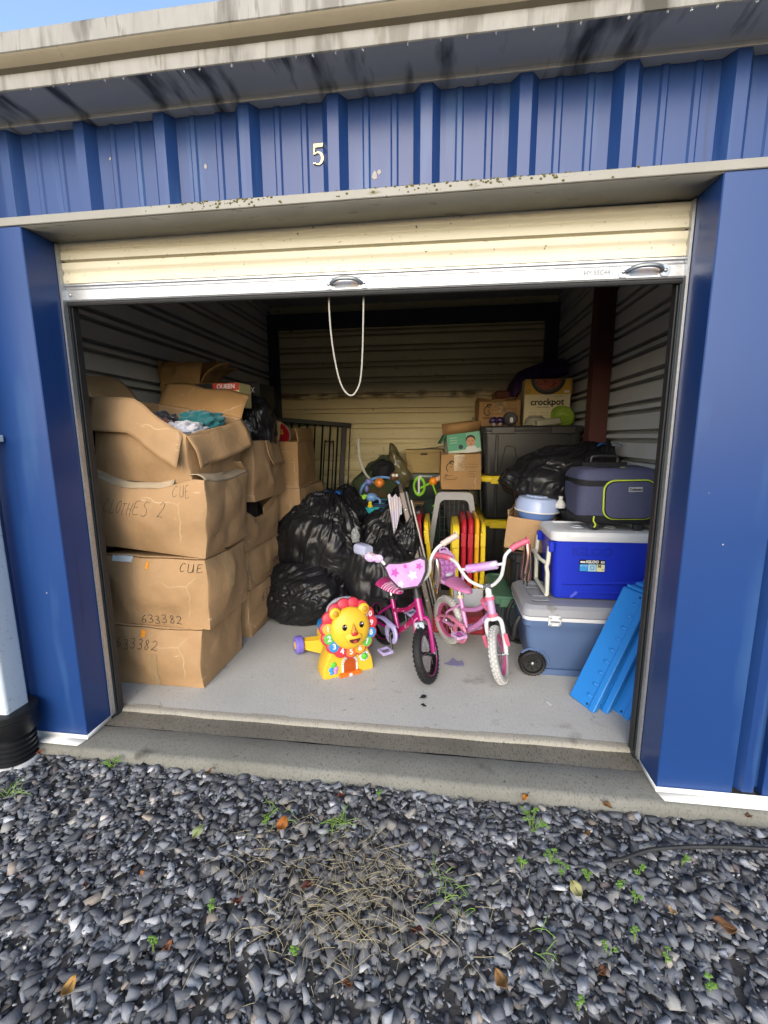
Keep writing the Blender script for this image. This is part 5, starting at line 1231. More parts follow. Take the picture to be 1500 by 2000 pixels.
V, F = loft([rr3(w + .02, d + .02, .045, .339), rr3(w + .026, d + .026, .045, .346), rr3(w + .016, d + .016, .045, .380), rr3(w - .02, d - .02, .045, .397), rr3(w - .09, d - .08, .03, .399), rr3(w - .10, d - .09, .03, .393), rr3(w - .3, d - .2, .03, .393)]); mb = MB(); mb.add(V, F); ld = mb.build('lid', LIDG, GC, 30)
for yy in (-.10, .10):
    mb = MB(); V, F = loft([rr3(.10, .085, .02, .3985, cx=-.235, cy=yy), rr3(.09, .075, .02, .4015, cx=-.235, cy=yy), rr3(.075, .06, .018, .4005, cx=-.235, cy=yy), rr3(.065, .05, .018, .3955, cx=-.235, cy=yy)]); mb.add(V, F); mb.build('cup_recess', LIDG, ld, 30)
mb = MB(); mb.box(-.215, -.150, -.235, -.2245, .295, .352, c=.006); lt = mb.build('latch', mat('latch_white', '#bfc3c9', .35), GC)
for sx in (-1, 1):
    for zz in (.306, .342): MB().ell(.006, .004, .006, 10, 6, T(-.1825 + sx * .022, -.236, zz)).build('rivet', STEEL, lt)
mb = MB(); mb.box(-.205, -.16, -.241, -.2355, .319, .326, c=.002); mb.build('latch_bar', STEEL, lt)
TYR = mat('cooler_wheel', '#121213', .55, '#1d1d1e', 12, .5)
for yy in (-.185, .185):
    wh = thing('wheel', None, None, (-.275, yy, .068)); wh.parent = GC; wh.rotation_euler = (PI / 2, 0, 0)
    sg = 1
    mb = MB(); mb.lathe([(.018, -.028), (.060, -.028), (.067, -.022), (.068, .020), (.060, .028), (.052, .026), (.048, .012), (.02, .010), (.018, .018), (0, .018)], 40); mb.build('tyre', TYR, wh)
    for k in range(24): MB().box(-.004, .004, .0655, .0705, -.022, .022, M=RZ(k * PI / 12), c=.001).build('tread', TYR, wh)
    for k in range(8): MB().box(-.004, .004, .018, .05, .008, .015, M=RZ(k * PI / 4), c=.001).build('spoke', TYR, wh)
    MB().ell(.010, .010, .006, 14, 8, T(0, 0, .018)).build('hub', STEEL, wh)
    # dark arch recess round the wheel
    mb = MB(); mb.torus(.082, .006, 20, 6, T(-.275, (-.196 if yy < 0 else .196), .068) @ RX(PI / 2), a0=0, a1=PI * .75); mb.build('wheel_arch', SLATE, GC)
mb = MB(); mb.tube([(-.275, -.18, .068), (-.275, .18, .068)], .007, 8); mb.build('axle', STEEL, GC)
mb = MB(); mb.tube(spline([(-.335, -.12, .30), (-.36, -.12, .24), (-.365, -.10, .16), (-.365, .10, .16), (-.36, .12, .24), (-.335, .12, .30)], 4), .011, 8); mb.build('tow_handle', BLKPL, GC)
# royal blue cooler
ROYAL = mat('royal_blue_plastic', '#1a2fb0', .36, '#1629a0', 5, .4, bump=.04, bscale=300); LIDW = mat('cooler_lid_white', '#cdd0d4', .42, '#b9bdc2', 6, .6, spots=[('#a5a8a9', 10, .62, (1, 1, 1))])
IG = thing('blue_cooler', 'royal blue cooler with white lid and swing handle on the wheeled cooler', 'cooler', (2.345, .98, .4225))
w, d = .52, .33
V, F = loft([rr3(w - .06, d - .05, .03, 0), rr3(w - .05, d - .04, .035, .012), rr3(w - .045, d - .035, .035, .07), rr3(w - .02, d - .015, .035, .29), rr3(w - .015, d - .01, .035, .318)])
mb = MB(); mb.add(V, F); mb.build('body', ROYAL, IG, 30)
mb = MB(); mb.add([(-.20, -.150, .088), (.22, -.152, .112), (.22, -.162, .098), (-.19, -.160, .082), (.22, -.149, .09), (-.18, -.147, .074)], [(0, 3, 2, 1), (3, 5, 4, 2)]); mb.build('moulded_ridge', ROYAL, IG)
mb = MB(); mb.add([(-.15, -.1455, .01), (-.12, -.1495, .045), (.22, -.150, .052), (.22, -.158, .045), (-.112, -.157, .036), (-.14, -.152, .006)], [(0, 5, 4, 1), (1, 4, 3, 2)]); mb.build('moulded_ridge', ROYAL, IG)
V, F = loft([rr3(w + .006, d + .006, .045, .319), rr3(w + .012, d + .012, .05, .326), rr3(w + .010, d + .010, .05, .352), rr3(w - .01, d - .01, .05, .366), rr3(w - .05, d - .05, .05, .371), rr3(w - .10, d - .09, .02, .372), rr3(w - .11, d - .10, .02, .364), rr3(w - .3, d - .2, .02, .364)]); mb = MB(); mb.add(V, F); ld = mb.build('lid', LIDW, IG, 30)
mb = MB(); V, F = loft([rr3(.30, .05, .02, .345, cx=-.02, cy=-.148), rr3(.30, .05, .02, .3665, cx=-.02, cy=-.140), rr3(.28, .035, .015, .369, cx=-.02, cy=-.136)]); mb.add(V, F); mb.build('front_grip', LIDW, ld, 30)
for xx in (-.09, .08): MB().torus(.028, .004, 24, 6, T(xx, .0, .365)).build('cup_ring', LIDW, ld)
HW = mat('handle_white', '#c9cabf', .4, '#b9baae', 8, .5)
for yy in (-.145, .135):
    mb = MB(); mb.tube([(-.268, yy, .285), (-.272, yy, .20), (-.278, yy, .175), (-.272, yy - .004, .14), (-.268, yy, .02)], .016, 8, flat=.75); mb.build('handle_arm', HW, IG)
mb = MB(); mb.tube([(-.270, -.15, .018), (-.270, .14, .018)], .011, 8); mb.build('handle_bar', HW, IG)
mb = MB(); mb.tube([(-.276, -.15, .19), (-.300, -.10, .20), (-.300, .10, .20), (-.276, .14, .19)], .010, 8); mb.build('handle_bar', HW, IG)
for yy in (-.145, .135): MB().box(-.275, -.245, yy - .02, yy + .02, .255, .312, c=.006).build('handle_socket', ROYAL, IG)
text('embossed_lettering', 'IGLOO', .062, mat('royal_deep', '#16289c', .36), IG, T(-.055, -.1575, .262) @ RX(PI / 2), off=.003, ext=.0016, sx=1.05)
LB_ = MB(); LB_.box(-.115, .015, -.1585, -.1535, .155, .220, c=.002); lab = LB_.build('product_label', BK, IG)
for (xa, xb, m_) in ((-.112, -.072, mat('label_blue', '#2f86c9', .5)), (-.070, -.030, mat('label_pale_blue', '#8fb6d0', .5)), (-.028, .012, mat('label_cream', '#c6c8a0', .5))):
    MB().box(xa, xb, -.1595, -.1585, .158, .196).build('label_field', m_, lab)
text('lettering', 'IGLOO', .020, BW, lab, T(-.050, -.1590, .209) @ RX(PI / 2), off=.001, ext=.0003)
text('lettering', '38', .018, INKB, lab, T(-.014, -.1598, .186) @ RX(PI / 2), off=.0008, ext=.0003)
text('lettering', '38', .010, INKB, lab, T(.002, -.1598, .168) @ RX(PI / 2), ext=.0003); text('lettering', 'COOL RIDER', .0065, BW, lab, T(-.092, -.1598, .187) @ RX(PI / 2), ext=.0003)
MB().torus(.010, .0012, 20, 4, T(-.050, -.1598, .178) @ RX(PI / 2)).build('label_ring', INKB, lab)
MB().box(-.110, -.085, -.1595, -.1585, .203, .212).build('label_badge', BW, lab); MB().box(-.008, .010, -.1595, -.1585, .203, .214).build('label_badge', BW, lab)
text('lettering', 'USA', .008, INKB, lab, T(.001, -.1598, .2085) @ RX(PI / 2), ext=.0003)
# soft wheeled cooler bag
NAVY = mat('navy_fabric', '#474a66', .85, '#3d4058', 60, .6, bump=.35, bscale=500); LIME = mat('lime_piping', '#b4c83a', .6); BKF = mat('black_fabric', '#15161b', .85, '#1d1e24', 40, .5, bump=.3, bscale=400)
SB = thing('cooler_bag', 'navy soft cooler bag with lime piping and wheels on the blue cooler', 'cooler bag', (2.42, 1.00, .796), rz=-.06)
w, d = .40, .30
def soft(rings, seed, amp):
    V, F = loft(rings); V = np.array(V); V += amp * np.stack([vn(V * 9 + seed, 1), vn(V * 9 + 5, 2), .5 * vn(V * 9 + 9, 3)], -1); return V.tolist(), F
def rs(w, d, r, z, cx=0): return [(x + cx, y, z) for x, y in rrect(w, d, r, 8)]
V, F = soft([rs(w - .03, d - .03, .05, .030), rs(w - .005, d - .005, .055, .04), rs(w, d, .055, .075)], 1, .014); mb = MB(); mb.add(V, F); mb.build('base', BKF, SB, 60)
V, F = soft([rs(w, d, .055, .075), rs(w + .012, d + .012, .06, .12), rs(w + .016, d + .014, .06, .17), rs(w + .008, d + .008, .06, .235)], 2, .016); mb = MB(); mb.add(V, F); mb.build('body', NAVY, SB, 60)
V, F = soft([rs(w + .012, d + .012, .06, .232), rs(w + .014, d + .014, .06, .245), rs(w + .006, d + .006, .06, .268)], 3, .012); mb = MB(); mb.add(V, F); mb.build('zip_band', BKF, SB, 60)
V, F = soft([rs(w + .012, d + .012, .055, .262), rs(w + .01, d + .01, .055, .285), rs(w - .02, d - .02, .05, .312), rs(w - .12, d - .10, .05, .322), rs(.06, .04, .02, .318)], 4, .016); mb = MB(); mb.add(V, F); mb.build('top', NAVY, SB, 60)
pk = rrect(.24, .195, .05, 8); M = T(.045, -.152, .165) @ RX(PI / 2) @ RZ(.03)
mb = MB(); n = len(pk); V = []; 
for s_, z_ in ((1.0, -.02), (1.0, .012), (.96, .022), (.5, .030), (.0, .031)): V += [(x * s_, y * s_, z_) for x, y in pk]
F = [(k * n + i, k * n + (i + 1) % n, (k + 1) * n + (i + 1) % n, (k + 1) * n + i) for k in range(4) for i in range(n)]; mb.add(V, F, M); pko = mb.build('front_pocket', NAVY, SB, 50)
mb = MB(); mb.tube([(x * 1.015, y * 1.015, .012) for x, y in pk], .0045, 6, closed=True, M=M); mb.build('piping', LIME, pko)
mb = MB(); mb.tube([(x * .97, y * .97, .021) for x, y in pk], .003, 6, closed=True, M=M); mb.build('zip', BKF, pko)
mb = MB(); mb.box(-.032, .032, -.012, .012, 0, .004, M=M @ T(.02, .055, .029), c=.001); lg = mb.build('logo_plate', mat('logo_grey', '#9ea0a6', .5), pko)
text('lettering', 'Coleman', .016, INKB, lg, M @ T(.02, .055, .0338), off=.0007, ext=.0003)
mb = MB(); mb.tube(spline([(-.118, -.168, .075), (-.122, -.176, .055), (-.112, -.180, .035), (-.118, -.18, .02)], 5), .004, 6); mb.build('zip_pull', LIME, SB)
mb = MB(); mb.tube(spline([(-.14, -.07, .308), (-.03, -.10, .316), (-.16, -.125, .290), (.0, -.02, .322), (.14, -.09, .305), (.04, .05, .322), (-.15, .06, .306), (.12, .09, .31)], 6), .003, 6); mb.build('bungee', BKF, SB)
mb = MB(); mb.box(.02, .045, -.075, -.06, .314, .326, c=.002); mb.build('cord_lock', LIME, SB)
for xx in (-.10, .11): MB().box(xx - .02, xx + .02, -.14, -.09, -.0, .036, c=.006).build('foot', BLKPL, SB)
for xx in (-.15, .15):
    MB().lathe([(0, -.012), (.024, -.012), (.026, 0), (.024, .012), (0, .012)], 18, T(xx, .12, .026) @ RY(PI / 2)).build('wheel', BLKPL, SB)
mb = MB(); mb.box(-.12, .12, .14, .165, .05, .34, c=.006); mb.build('pull_handle_case', BKF, SB)
mb = MB(); mb.tube(spline([(-.07, .155, .33), (-.07, .155, .36), (-.05, .155, .372), (.05, .155, .372), (.07, .155, .36), (.07, .155, .33)], 4), .009, 8); mb.build('pull_handle', BLKPL, SB)
# bright blue plastic boards leaning on the coolers
BBL = mat('bright_blue_plastic', '#2479c6', .42, '#1d6db6', 6, .5, bump=.05, bscale=250, spots=[('#3f84bd', 20, .72, (1, 1, 1))])
def board(label, p_bot, p_top, wdir, wid, th, bumps, L=None):
    zax = (Vector(p_top) - Vector(p_bot)); ln = zax.length; zax.normalize(); x = Vector(wdir); x = (x - zax * x.dot(zax)).normalized(); y = zax.cross(x)
    t = thing('blue_board', label, 'plastic board', p_bot, group='bright blue plastic boards leaning on the coolers')
    t.rotation_euler = Matrix((x, y, zax)).transposed().to_euler()
    mb = MB(); mb.box(0, wid, -th / 2, th / 2, .0, ln - .018, c=.005); mb.box(.012, wid - .012, -th / 2 + .004, th / 2 - .004, ln - .016, ln, c=.003); bo = mb.build('board', BBL, t)
    mb = MB(); mb.box(wid - .028, wid + .004, -th / 2 - .010, -th / 2 + .002, .002, ln - .02, c=.004); mb.build('edge_rail', BBL, t)
    for k in range(bumps):
        zz = .06 + (ln - .14) * k / max(1, bumps - 1)
        mb = MB(); mb.ell(.013, .005, .009, 14, 8, T(wid * .62, -th / 2 - .001, zz)); mb.build('knob', BBL, t)
        MB().box(wid * .62 + .006, wid * .62 + .018, -th / 2 - .004, -th / 2 + .001, zz - .006, zz + .008, c=.002).build('catch', BBL, t)
    MB().ell(.006, .003, .006, 10, 6, T(wid - .045, -th / 2 - .0005, .02)).build('screw', mat('board_hole', '#0a2c4c', .5), t)
    MB().ell(.006, .003, .006, 10, 6, T(wid - .045, -th / 2 - .0005, ln - .04)).build('screw', MATS['board_hole'], t)
    return t
board('bright blue board with a row of knobs, leftmost of the leaning boards', (2.150, .555, .024), (2.405, .66, .575), (.55, -.83, 0), .145, .026, 9)
board('bright blue board with a plain rail, second of the leaning boards', (2.200, .575, .024), (2.450, .675, .582), (.55, -.83, 0), .165, .026, 0)
board('bright blue wide board with one hole, third of the leaning boards', (2.245, .60, .024), (2.495, .70, .59), (.55, -.83, 0), .235, .03, 0)
board('bright blue board half hidden by the door track, last of the leaning boards', (2.325, .60, .024), (2.545, .72, .60), (.55, -.83, 0), .26, .03, 0)
# ------------------------------------------------------------------ lion ride-on toy
LYEL = mat('lion_yellow', '#d6ab2e', .42, '#caa026', 8, .4, bump=.05, bscale=200, spots=[('#a87c1c', 40, .70, (1, 1, 1))])
LT = thing('lion_walker', 'yellow lion face push toy with numbered mane and purple wheels', 'toy', (.955, .735, .021), rz=math.radians(33))
LF = T(0, -.075, 0)
prof_b = [(-.145, 0), (-.148, .02), (-.138, .07), (-.118, .12), (-.092, .17), (-.07, .21), (.07, .21), (.092, .17), (.118, .12), (.138, .07), (.148, .02), (.145, 0)]
V = []; n = len(prof_b)
for y, s_ in ((-.075, .93), (-.066, .98), (-.05, 1.0), (.03, 1.0), (.05, .9)): V += [(x * s_, y, z * (s_ if z > .1 else 1)) for x, z in prof_b]
F = [(k * n + i, k * n + (i + 1) % n, (k + 1) * n + (i + 1) % n, (k + 1) * n + i) for k in range(4) for i in range(n)] + [tuple(reversed(range(n))), tuple(4 * n + i for i in range(n))]
mb = MB(); mb.add(V, [f[::-1] for f in F], T(0, -.055, 0)); mb.build('body', LYEL, LT, 40)
mb = MB(); mb.add(*loft([[(x * s_, y, z) for x, z in rrect(.17, .10, .03, 5)] for s_, y in ((1, -.03), (.92, .10), (.85, .22))])); mb.v = [(x, y, z + .10) for x, y, z in mb.v]; mb.build('rear_body', LYEL, LT, 40)
mb = MB(); mb.add(*loft([rr3(.15, .24, .05, .14, cy=.10), rr3(.17, .26, .06, .17, cy=.10), rr3(.16, .25, .06, .195, cy=.10), rr3(.10, .18, .05, .205, cy=.10)])); mb.build('seat', mat('lion_seat_blue', '#2076b4', .4, '#1c6aa4', 6, .4), LT, 40)
PUR = mat('purple_wheel', '#6f63b5', .45, '#6257a5', 8, .5)
mb = MB(); mb.tube([(-.20, .22, .052), (.20, .22, .052)], .022, 12); mb.build('axle_arm', LYEL, LT)
for sx in (-1, 1):
    mb = MB(); mb.lathe([(0, -.024), (.044, -.024), (.052, -.016), (.053, .016), (.045, .024), (.03, .024), (.026, .018), (0, .018)], 30, T(sx * .185, .22, .054) @ RY(sx * PI / 2)); wh = mb.build('wheel', PUR, LT)
    MB().lathe([(0, .016), (.024, .016), (.022, .024), (0, .026)], 20, T(sx * .185, .22, .054) @ RY(sx * PI / 2)).build('hub_cap', LYEL, wh)
    mb = MB(); mb.add(*loft([[(sx * .05, .06 + a, z) for a, z in ((0, .03), (.06, .03), (.06, .13), (0, .13))], [(sx * .16, .19 + a, z) for a, z in ((0, .03), (.055, .03), (.055, .08), (0, .08))]])); mb.build('rear_leg', LYEL, LT)
HM = T(0, -.135, .268) @ RX(PI / 2 - .16) @ S(1.14, 1.14, 1)
PET = {'r': mat('mane_red', '#b5303f', .4), 't': mat('mane_tan', '#c99a3a', .4), 'g': mat('mane_green', '#5aa545', .4), 'b': mat('mane_blue', '#2a7cb5', .4), 'o': mat('mane_orange', '#cc6a28', .4), 'y': mat('mane_amber', '#cf8f22', .4)}
mb = MB(); mb.lathe([(0, -.02), (.105, -.02), (.118, -.012), (.118, .006), (.10, .012), (0, .012)], 40, HM); mb.build('mane_base', PET['r'], LT)
for i, ch in enumerate('tgbroygbrrrrrrr'):
    a = math.radians(172 + 24 * i); cx, cyy = .108 * math.cos(a), .108 * math.sin(a)
    mb = MB(); mb.lathe([(.031, -.012), (.035, -.004), (.033, .010), (.024, .016), (0, .018)], 18, HM @ T(cx, cyy, .0)); pt = mb.build('mane_petal', PET['r'] if ch == 'r' else PET['r'], LT)
    if i < 10:
        mb = MB(); mb.lathe([(.025, .014), (.025, .0185), (0, .0205)], 18, HM @ T(cx, cyy, 0)); mb.build('number_disc', PET[ch], pt)
        text('number', str(i + 1), .036, WHITE, pt, HM @ T(cx, cyy, .0208), off=.001, ext=.0006)
mb = MB(); mb.ell(.094, .098, .050, 36, 20, HM @ T(0, .004, .022)); fc = mb.build('face', LYEL, LT)
for sx in (-1, 1):
    mb = MB(); mb.ell(.028, .028, .016, 18, 10, HM @ T(sx * .070, .082, .030)); ea = mb.build('ear', LYEL, LT)
    MB().ell(.016, .016, .010, 14, 8, HM @ T(sx * .071, .082, .040)).build('inner_ear', mat('ear_amber', '#b0801a', .5), ea)
    e = MB(); e.ell(.0125, .015, .007, 16, 10, HM @ T(sx * .040, .020, .0655)); ey = e.build('eye', mat('eye_black', '#0a0a0b', .15), LT)
    MB().ell(.004, .004, .003, 10, 6, HM @ T(sx * .040 + .004, .026, .0715)).build('eye_glint', WHITE, ey)
mb = MB(); mb.ell(.042, .030, .020, 24, 12, HM @ T(0, -.030, .060)); mb.build('muzzle', LYEL, LT)
mb = MB(); mb.add(*loft([[(x * s_, y * s_, z) for x, y in ((-.020, -.006), (0, -.020), (.020, -.006), (.014, .008), (0, .042), (-.014, .008))] for s_, z in ((1, .066), (.8, .082), (.4, .088))]), HM @ T(0, -.005, 0)); nb = mb.build('nose_bridge', mat('nose_amber', '#b8761c', .45), LT)
mb = MB(); mb.ell(.0165, .010, .008, 18, 10, HM @ T(0, -.012, .083)); mb.build('nose', mat('nose_red', '#b02a26', .35), LT)
mb = MB(); mb.ext([(.026 * math.cos(t), .020 * math.sin(t)) for t in np.linspace(PI, 2 * PI, 16)], .004, HM @ T(0, -.036, .0755)); mo = mb.build('mouth', mat('mouth_dark', '#4a1c12', .5), LT)
MB().ext(circ(.009, 14, 0, -.012, 1, .6), .002, HM @ T(0, -.036, .0785)).build('tongue', mat('tongue_red', '#a83c34', .5), mo)
for sx in (-1, 1):
    for k in range(3): MB().ell(.0025, .0025, .0015, 8, 5, HM @ T(sx * (.030 + .010 * (k % 2)), -.022 - .009 * k, .0715 - .004 * (k % 2) - .002 * k)).build('freckle', mat('nose_amber', '#b8761c', .45), LT)
HG = mat('handle_grey', '#8d8f99', .5, '#7c7e88', 10, .5)
hp = spline([(-.095, -.07, .31), (-.085, -.06, .365), (-.045, -.055, .395), (.0, -.054, .402), (.045, -.055, .395), (.085, -.06, .365), (.095, -.07, .31)], 8)
rad = [.0105 + .0018 * (i % 2) for i in range(len(hp))]
mb = MB(); mb.tube(hp, rad, 10); mb.build('push_handle', HG, LT, None)
# front: orange tunnel with white arch, flower button and butterfly
FM = T(0, -.1315, .075) @ RX(PI / 2)
mb = MB(); mb.ext([(-.046, -.062), (.046, -.062)] + [(.046 * math.cos(t), -.010 + .046 * math.sin(t)) for t in np.linspace(0, PI, 14)], .004, FM); ar = mb.build('arch_border', WHITE, LT)
mb = MB(); mb.ext([(-.034, -.062), (.034, -.062)] + [(.034 * math.cos(t), -.010 + .034 * math.sin(t)) for t in np.linspace(0, PI, 14)], .003, FM @ T(0, 0, .003)); mb.build('tunnel', mat('tunnel_orange', '#a8480f', .35, '#8a3a0c', 12, .6), LT)
for k in range(13):
    t = PI * (.02 + .96 * k / 12); text('letter', 'ABCDEFGHIJKLM'[12 - k], .010, INKB, ar, FM @ T(.040 * math.cos(t), -.010 + .040 * math.sin(t), .0048) @ RZ(t - PI / 2), ext=.0003)
mb = MB(); mb.box(-.062, .062, -.015, .006, -.016, .004, M=T(0, -.137, .012), c=.004); mb.box(-.05, .05, -.006, .03, -.004, .002, M=T(0, -.14, .018)); tr = mb.build('tray', mat('tray_orange', '#cc6414', .38), LT); tag(tr, kind='stuff')
mb = MB(); mb.lathe([(0, 0), (.011, 0), (.010, .003), (0, .004)], 16, T(.0, -.152, .007) @ RX(PI / 2)); mb.build('badge', mat('badge_white', '#c8b8b8', .4), LT)
for k in range(8):
    a = k * PI / 4; MB().ell(.012, .012, .006, 12, 8, FM @ T(.086 + .019 * math.cos(a), .012 + .019 * math.sin(a), .0)).build('flower_petal', mat('petal_white', '#c4c9c6', .4), LT)
MB().ell(.019, .019, .014, 18, 10, FM @ T(.086, .012, .004)).build('button', mat('button_green', '#4fae2a', .35), LT)
MB().ell(.017, .017, .008, 16, 8, FM @ T(-.090, -.002, .0)).build('butterfly_head', mat('fly_green', '#57b53a', .4), LT)
for sx, m_ in ((-1, mat('fly_blue', '#2b8ad0', .4)), (1, mat('fly_pink', '#b07ab5', .4))):
    MB().ell(.014, .015, .006, 14, 8, FM @ T(-.090 + sx * .014, -.026, .0)).build('butterfly_wing', m_, LT); MB().ell(.011, .011, .006, 14, 8, FM @ T(-.090 + sx * .011, -.046, .0)).build('butterfly_wing', m_, LT)

# ------------------------------------------------------------------ children's bicycles
def bike(name, label, target, heading, steer, o):
    """local frame: +x forward, +y left, rear axle over the origin"""
    R = o.get('R', .146); A = Vector((.475, 0, R)); ax = Vector((-.33, 0, .944)).normalized()
    ST = Matrix.Translation(A) @ Matrix.Rotation(steer, 4, ax) @ Matrix.Translation(-A)
    fa = Vector((.498, 0, R)); fw = ST @ fa
    dz = R - fw.z
    h = math.radians(heading); loc = Vector((target[0], target[1], .021)) - Matrix.Rotation(h, 3, 'Z') @ Vector((fw.x, fw.y, 0))
    b = thing(name, label, 'bicycle', loc, group="children's bicycles", rz=h)
    def at(z): return A + ax * ((z - A.z) / ax.z)
    def wheel(M):
        w = bpy.data.objects.new('wheel', None); COL.objects.link(w); w.parent = b; w.empty_display_size = .03
        w.matrix_local = M
        M0 = RX(PI / 2)
        mb = MB(); rt = o.get('rt', .023); mb.torus(R - rt, rt, 56, 14, M0, flat=.95); mb.build('tyre', o['tyre'], w, None)
        mb = MB(); rim_r = R - 2 * rt + .003
        mb.lathe([(rim_r, -.013), (rim_r + .004, -.013), (rim_r + .005, .013), (rim_r, .013), (rim_r - .010, .007), (rim_r - .010, -.007), (rim_r, -.013)], 48, M0, caps=False); mb.build('rim', o['rim'], w)
        if o.get('stripe'):
            for sg in (-1, 1): MB().torus(rim_r + .008, .0035, 48, 6, M0 @ T(0, 0, sg * .0155)).build('rim_stripe', o['stripe'], w)
        mb = MB(); mb.lathe([(0, -.032), (.010, -.032), (.016, -.022), (.009, -.018), (.009, .018), (.016, .022), (.010, .032), (0, .032)], 18, M0); mb.build('hub', o['hub'], w)
        for k in range(16):
            a = 2 * PI * k / 16; sg = 1 if k % 2 else -1; a2 = a + .5 * (1 if k % 4 < 2 else -1)
            MB().tube([(.014 * math.cos(a2), sg * .018, .014 * math.sin(a2)), (rim_r * math.cos(a), 0, rim_r * math.sin(a))], .0013, 4).build('spoke', o['spoke'], w)
        mb = MB()
        for k in range(38):
            a = 2 * PI * k / 38
            for q in (-1, 0, 1):
                aa = a + (.08 if q == 0 else 0); bb = q * .62
                p = M0 @ RZ(aa) @ T(R - rt + rt * math.cos(bb), 0, rt * .95 * math.sin(bb)) @ RY(-bb)
                mb.box(-.002, o['knob'], -.0058, .0058, -.0042, .0042, M=p @ RX(.5 * q))
        tag(mb.build('tread', o.get('treadm', o['tyre']), w), kind='stuff')
        return w
    rear = wheel(T(0, 0, R)); front = wheel(Matrix.Translation((0, 0, dz)) @ ST @ Matrix.Translation(fa))
    S2 = Matrix.Translation((0, 0, dz)) @ ST
    fr = o['frame']
    # frame tubes
    bb = Vector((.195, 0, .150)); hd0 = at(.325); hd1 = at(.415); seat0 = Vector((.118, 0, .335))
    MB().tube([bb, seat0], .0138, 12).build('seat_tube', fr, b)
    MB().tube(spline([hd0 + Vector((0, 0, .025)), (.30, 0, .235), bb], 6), .0165, 12).build('down_tube', o.get('decal', fr), b)
    MB().tube(spline([hd1 - Vector((0, 0, .02)), (.28, 0, .315), bb.lerp(seat0, .62)], 6), .0135, 12).build('top_tube', o.get('decal', fr), b)
    for sg in (-1, 1):
        MB().tube([bb + Vector((0, sg * .012, 0)), (.05, sg * .036, R + .002), (0, sg * .038, R)], .0095, 8).build('chain_stay', fr, b)
        MB().tube([bb.lerp(seat0, .78) + Vector((0, sg * .008, 0)), (.04, sg * .034, R + .075), (0, sg * .038, R)], .008, 8).build('seat_stay', fr, b)
    MB().tube([hd0, hd1], .021, 14).build('head_tube', o.get('headm', fr), b)
    if o.get('clamp'):
        MB().tube([hd0 - ax * .006, hd0 + ax * .012], .028, 14).build('headset', o['clamp'], b); MB().tube([hd1 - ax * .012, hd1 + ax * .006], .027, 14).build('headset', o['clamp'], b)
        MB().tube(spline([hd1 + Vector((-.02, 0, -.02)), hd1 + Vector((-.05, 0, -.035)), hd0 + Vector((-.05, 0, .03)), hd0 + Vector((-.015, 0, .02))], 5), .016, 8).build('gusset', o['clamp'], b)
    MB().tube([seat0 - Vector((-.003, 0, .02)), Vector((.104, 0, .375))], .0115, 10).build('seat_post', STEEL, b)
    MB().tube([seat0 - Vector((-.001, 0, .008)), seat0 + Vector((-.002, 0, .012))], .021, 12).build('seat_clamp', o.get('sclamp', BLKPL), b)
    # saddle
    def sad(u, v):
        t = u; wd = .062 * (1 - t) ** .55 * (1 if t > .12 else (t / .12) ** .5) + .016 * t ** .3 * (1 - t ** 6)
        a = PI * v; x = .015 + .205 * t
        return (x, wd * math.cos(a), .385 + .018 * (1 - t) ** 2 + (.030 if t > .05 else .012) * math.sin(a) * (1 - .3 * t) * min(1, 6 * (1 - t) + .15))
    mb = MB(); mb.grid(lambda u, v: sad(u, v), 30, 14); sd_ = mb.build('saddle', o['saddle'], b, None, solid=.004)
    mb = MB(); mb.add([(.02, -.05, .386), (.02, .05, .386), (.21, .012, .382), (.21, -.012, .382)], [(3, 2, 1, 0)]); mb.build('saddle_base', BLKPL, b, solid=.006)
    if o.get('saddle2'):
        for k in range(7):
            t = .42 + .085 * k
            mb = MB(); mb.tube([Vector(sad(t, v / 10)) + Vector((0, 0, .0015)) for v in range(11)], .0052, 6); mb.build('saddle_band', o['saddle2'][k % 2], sd_)
    # fork, steered
    for sg in (-1, 1):
        MB().tube([S2 @ Vector(p) for p in spline([at(.316) + Vector((.0, sg * .006, 0)), at(.308) + Vector((.004, sg * .030, 0)), at(.285) + Vector((.006, sg * .041, 0)), at(.20) + Vector((.012, sg * .041, 0)), fa + Vector((0, sg * .040, 0))], 5)], .0115, 10).build('fork_blade', o['fork'], b)
        MB().lathe([(0, 0), (.010, 0), (.010, .008), (0, .012)], 12, S2 @ T(fa.x, sg * .046, fa.z) @ RX(-sg * PI / 2)).build('axle_nut', STEEL, b)
    MB().tube([S2 @ (at(.30)), S2 @ at(.325)], .02, 12).build('fork_crown', o['fork'], b)
    MB().tube([S2 @ at(.41), S2 @ at(.425)], .023, 12).build('headset_nut', o.get('nutm', BLKPL), b)
    MB().tube([S2 @ at(.42), S2 @ at(.47), S2 @ at(.475)], [.0175, .0165, .015], 12).build('stem_sleeve', o.get('sleeve', BLKPL), b)
    zc = o.get('zc', .50); cl = at(zc)
    MB().tube([S2 @ at(.47), S2 @ at(zc + .012)], .0125, 10).build('stem', o.get('stemm', o['bar']), b)
    MB().lathe([(0, -.02), (.017, -.02), (.017, .02), (0, .02)], 14, S2 @ Matrix.Translation(cl) @ RX(PI / 2)).build('bar_clamp', o.get('clampm', STEEL), b)
    bp_ = o['barpts']; full = [(-q[0], -q[1], q[2]) for q in []]
    half = [Vector((p[1], p[0], p[2])) for p in bp_]
    pts = [Vector((p.x, -p.y, p.z)) for p in reversed(half)] + half[1:]
    barp = spline([S2 @ (cl + p) for p in pts], 5)
    MB().tube(barp, .0095, 10).build('handlebar', o['bar'], b, None)
    k = 7
